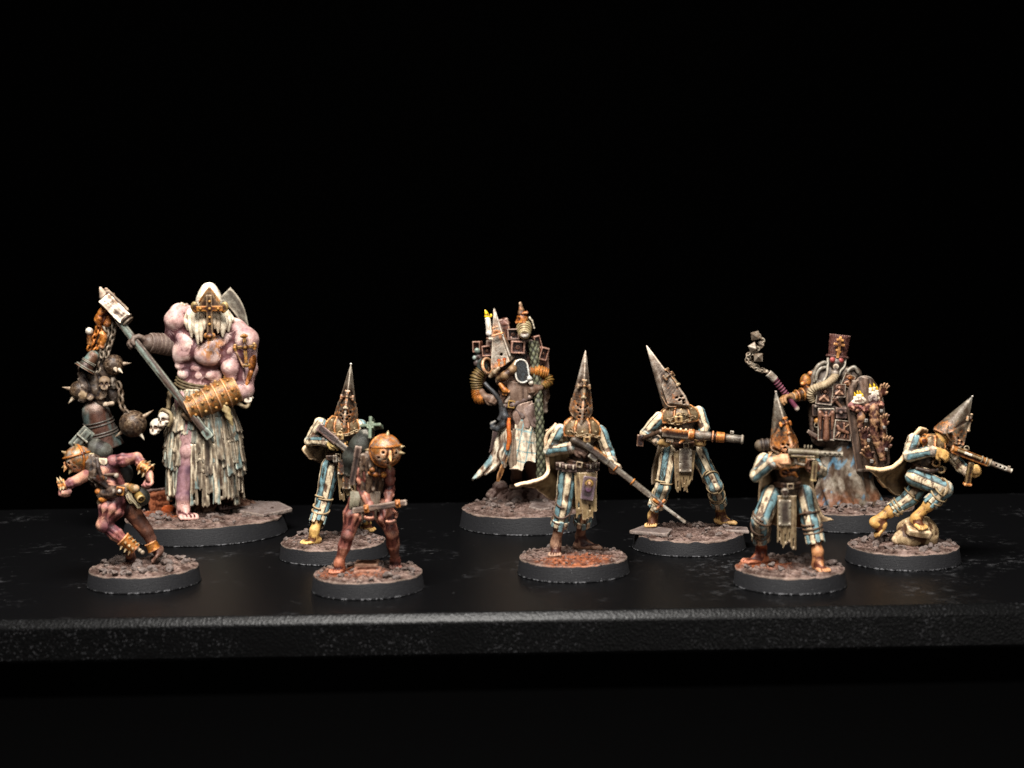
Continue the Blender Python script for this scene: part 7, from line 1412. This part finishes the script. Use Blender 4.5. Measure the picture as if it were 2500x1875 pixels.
    ribbed(f, 'breathing_hose', [f(582, 575, -3.6), f(570, 640, -4.4), f(480, 715, -5.0), f(380, 752, -4.8), f(310, 785, -4.2), f(285, 850, -3.6), f(310, 930, -2.8)], [.98, 1.0, 1.0, 1.0, 1.0, .95, .85], C('a8977a'), .62, mat=M_CLOTH, amp=.08, n=150)
    HT = C('a8a294')
    f.part('hood_mantle', [ell(f(600, 600, .4), (2.9, 2.4, 3.6), None, .6, C('544b43')), cap(f(520, 600, -.6), f(430, 720, -1.6), 2.2, 2.0, .8, C('544b43')), cap(f(680, 600, -.6), f(740, 720, -1.0), 2.2, 2.0, .8, C('54483d'))], .2, M_CLOTH, warp=lambda p: .3 * (fbm(p, .8, 2) - .5))
    tube('hood_trim', [f(494, 410, -1.6), f(492, 500, -2.2), f(482, 600, -3.2), f(440, 690, -3.6)], .32, f.root, HT, M_CLOTH, n=30); tube('hood_trim', [f(704, 425, -1.6), f(690, 510, -2.4), f(640, 570, -3.4), f(625, 620, -3.6)], .28, f.root, HT, M_CLOTH, n=30)
    for name, pts in (('collar_ring', [(330, 700), (320, 620), (370, 510), (440, 465), (485, 470)]), ('collar_ring', [(350, 680), (365, 590), (410, 535), (470, 520)]), ('collar_ring', [(640, 720), (670, 640), (740, 555), (810, 520), (858, 590)]), ('collar_ring', [(430, 610), (440, 640), (430, 690)])):
        tube(name, [f(u, v, -1.8 - .002 * abs(u - 590)) for u, v in pts], [.35, .5, .5, .5, .4], f.root, C('8a8478'), M_METAL, n=40)
    f.part('pauldron', [ell(f(400, 620, .2), (2.2, 2.2, 2.6), None, .4, C('554a40')), ell(f(790, 610, .4), (2.4, 2.2, 2.2), None, .4, C('5d5146'))], .2, M_METAL)
    relief_panel(f, f(735, 685, -3.2), 1.5, 1.8, frame(A(.45, .1, 1), A(.1, -1, .2)), C('a8703a', .35), 'bust', 'shoulder_plaque')
    relief_panel(f, f(452, 858, -4.2), 2.1, 2.4, frame(A(.12, .05, 1), A(-.1, -1, .1)), C('7d5a46'), 'bust')
    relief_panel(f, f(625, 800, -4.6), 1.8, 1.75, frame(A(.05, .05, 1), A(.1, -1, .1)), C('8f6a55'), 'bust')
    relief_panel(f, f(472, 1202, -4.6), 2.15, 4.25, frame(A(.02, .05, 1), A(-.05, -1, .05)), C('7a5440'), 'angel')
    relief_panel(f, f(672, 1272, -4.7), 2.35, 2.6, frame(A(.12, .08, 1), A(.08, -1, .08)), C('86604c'), 'rider')
    f.part('belt_pouch', [box(f(652, 1065, -4.2), (1.4, .7, 1.4), frame(A(.03, 0, 1)), .2, .1, C('54403a')), box(f(650, 1030, -4.6), (1.45, .6, .7), frame(A(.03, 0, 1)), .2, .1, C('5f4a42')), ell(f(650, 1060, -5.2), .5, None, .1, C('6a5248'))], .18, M_CLOTH)
    f.part('crossed_tools', [cap(f(560, 890, -4.6), f(650, 995, -4.8), .45, .4, .1, C('6a4a36')), cap(f(545, 940, -4.6), f(610, 880, -4.8), .4, .4, .1, C('5a3f30')), cap(f(350, 985, -3.6), f(720, 1000, -3.8), .5, .5, .2, C('40332b'))], .18, M_METAL)
    f.part('side_gear', [box(f(345, 1030, -2.6), (1.0, .8, 1.6), None, .2, .1, C('4d3c33')), ell(f(365, 1165, -3.0), (.8, .6, .9), None, .2, C('9a6a2c', .3)), tor(f(360, 1210, -3.2), A(0, 1, .2), .6, .18, col=C('8f8878')), caps([f(315, 1100, -2.4), f(300, 1200, -2.4), f(330, 1380, -2.0)], [.5, .4, .5], .2, col=C('5d4c42')), box(f(305, 1310, -2.8), (1.4, .4, .5), frame(A(.6, 0, 1)), .1, .1, C('6a5a50')), box(f(330, 1345, -2.6), (1.5, .4, .4), frame(A(.6, 0, 1)), .1, .1, C('7a5244'))], .19, M_METAL)
    # gauntlet arm and flail
    f.zoom(*Z2)
    ga, gb = f(605, 545, -1.6), f(445, 590, -3.6); d = nrm(gb - ga)
    f.part('gauntlet', [cyl(ga, ga + (gb - ga) * .8, 1.75, 1.2, .2, C('84642f', .3), rd=.2)] + [tor(ga + (gb - ga) * t, d, 1.75 - .6 * t, .24, k=.15, col=C('8a6830', .4)) for t in (.1, .35, .6)] + [ell(f(575, 470, -.6), (1.5, 1.5, 2.2), None, .3, C('6d5a34', .4)), ell(f(610, 410, 0), (.8, .8, .8), None, .2, C('98622c', .5)), ell(f(555, 480, -1.6), (.7, .6, .6), None, .2, C('a5682c', .6))], .18, M_METAL)
    ha, hb = f(330, 435, -4.4), f(508, 668, -3.8)
    fl = f.part('flail_handle', [cyl(ha, hb, .85, .6, .1, C('6d3348')), ell(hb, .7, None, .2, C('a59c90'))] + [tor(ha + (hb - ha) * t, hb - ha + A(.5, 0, .5), .85 - .25 * t, .18, k=.1, col=C('854a60')) for t in np.linspace(.08, .55, 7)], .16, M_CLOTH)
    sculpt('flail_collar', [cyl(f(345, 452, -4.4), f(292, 402, -4.4), 1.05, 1.0, .1, C('a59e92')), cyl(f(300, 410, -4.4), f(275, 385, -4.4), .6, .5, .1, C('8d8678'))], .16, fl, M_METAL)
    for k, pts in enumerate(([(285, 390), (230, 385), (170, 350), (135, 310), (140, 265), (165, 255), (200, 270)], [(285, 388), (240, 370), (200, 345), (160, 330), (150, 280), (215, 220), (180, 215)], [(280, 385), (215, 360), (170, 320), (180, 265), (240, 200), (255, 160), (215, 110)])):
        chain(f, [f(u, v, -4.2 + (.8 * k - .4)) for u, v in pts], fl, C('968b7a'), link=1.15, r=.19, w=.42, name='flail_chain')
    for u, v, r, dy in ((196, 122, 1.65, -4.4), (178, 210, 1.7, -5.0), (220, 285, 1.65, -5.4), (238, 185, 1.4, -2.6)): star_head(f, f(u, v, dy), r, fl)
    # shield
    f.zoom(*Z3)
    wd = wood_paint(C('3d2e25'), C('6d584a'), along=(.1, 0, -1))
    sy = -4.6
    sh = sheet('shield', [[f(800, 690, sy + .8), f(890, 625, sy), f(1000, 635, sy), f(1075, 720, sy + 1.0)], [f(728, 860, sy + 1.2), f(860, 850, sy - .4), f(1020, 850, sy - .4), f(1150, 880, sy + 1.2)], [f(755, 1180, sy + 1.4), f(880, 1180, sy - .2), f(1050, 1180, sy - .2), f(1190, 1180, sy + 1.6)], [f(850, 1770, sy + 2.2), f(950, 1765, sy + .6), f(1120, 1740, sy + .6), f(1235, 1665, sy + 2.2)]], f.root, C('4d3d32'), nu=24, nv=50, th=.9, paint=wd)
    for pts in ([(840, 660, 800, 690), (800, 860, 728, 870), (830, 1180, 755, 1190), (905, 1765, 850, 1772)], [(985, 650, 895, 630), (1000, 850, 900, 850), (1015, 1000, 930, 1000), (1020, 1100, 950, 1100)], [(1005, 1350, 1060, 1350), (1020, 1500, 1075, 1500), (1060, 1740, 1115, 1735), (1070, 1760, 1120, 1750)], [(1165, 1350, 1215, 1340), (1175, 1500, 1225, 1500), (1190, 1600, 1235, 1600), (1200, 1680, 1235, 1660)]):
        sheet('shield_plank', [[f(a, b, sy - .5), f((a + c) / 2, (b + d_) / 2, sy - .8), f(c, d_, sy - .3)] for a, b, c, d_ in pts], sh, C('5d4a3d'), nu=10, nv=40, th=.6, wav=.4, paint=wd)
    FL = C('a07a58'); FD = C('5d3a34')
    fp = lambda p: mixc(FL, FD, .9 * sstep(.45, .65, fbm(p, .8, 3)))
    def limb(pts, rs, tip=None, s_=.95, nm='severed_arm'):
        P = caps(pts, rs, .3)
        if tip is not None: P += flat(hand(pts[-1], tip, A(.1, -.3, -.1), 1, s_, 8, 14, spread=.22))
        for q in P: q['paint'] = fp
        f.part(nm, P, .16, M_SKIN, warp=lambda p: .25 * (fbm(p, 1.2, 2) - .5))
    y1 = sy - 2.0
    limb([f(880, 1030, y1), f(890, 1120, y1 - .3), f(880, 1220, y1)], [.9, 1.05, .8])
    limb([f(940, 1500, y1), f(925, 1400, y1 - .4)], [.8, .72], A(-.12, -.2, 1))
    limb([f(1040, 1665, y1 + .4), f(1005, 1610, y1 - .2)], [.7, .7], A(-.6, -.3, .75), 1.0)
    limb([f(1150, 1340, y1 + .4), f(1148, 1225, y1)], [.9, .7], A(.05, -.2, 1), .85)
    limb([f(1145, 1610, y1 + .4), f(1160, 1500, y1)], [.85, .7], A(.22, -.2, 1), .95)
    limb([f(1040, 1010, y1 - .6), f(1050, 1150, y1 - .9), f(1040, 1270, y1 - .6), f(1080, 1420, y1 - .4), f(1130, 1580, y1)], [1.3, 1.25, 1.05, .95, .65], None, nm='severed_leg')
    limb([f(1090, 910, y1), f(1115, 860, y1 + .4)], [.7, .65], A(.35, -.1, 1), .85)
    GL_ = lambda p: mixc(C('7d4a45'), C('a5785c'), sstep(.4, .65, fbm(p, .9, 2)))
    f.part('garland', [cap(f(a, b, y1 - .4), f(c, d_, y1 - .4), .95, .95, .3, paint=GL_) for a, b, c, d_ in ((780, 990, 860, 1000), (860, 1000, 950, 1010), (950, 1010, 1040, 985), (1040, 985, 1130, 970))] + [ell(f(1030, 890, y1 - .2), (1.4, 1.0, 1.0), None, .4, C('8d7d74'))], .18, M_SKIN, warp=lambda p: 1.3 * (fbm(p, 1.1, 3) - .5))
    for u, v, r in ((948, 1155, .42), (1130, 1040, .38), (978, 1390, .38), (1162, 1235, .34), (1188, 1500, .38), (1015, 1640, .42)): f.part('nail_head', [box(f(u, v, y1 - 1.3), (r, .4, r * 1.1), frame(A(.1, 0, 1)), .08, .05, C('928d86'))], .13, M_METAL)
    for u, v, h_ in ((818, 925, 80), (850, 925, 110), (880, 915, 100), (905, 925, 70), (1000, 830, 90), (1025, 860, 70), (1060, 870, 110), (1045, 800, 60), (1080, 850, 80)): candle(f, f(u, v, y1 - .3), f(u, v - h_ * .7, y1 - .3), .42)
    f.part('melted_wax', [ell(f(860, 935, y1 - .5), (1.7, .8, .8), None, .4), ell(f(910, 910, y1 - .4), (.9, .7, .7), None, .4), ell(f(1050, 885, y1 - .3), (1.3, .7, .7), None, .4)], .17, M_CLOTH, col=C('d6cbb6'), warp=lambda p: .6 * (fbm(p, 1.1, 2) - .5))
    return f
fig_bearer()
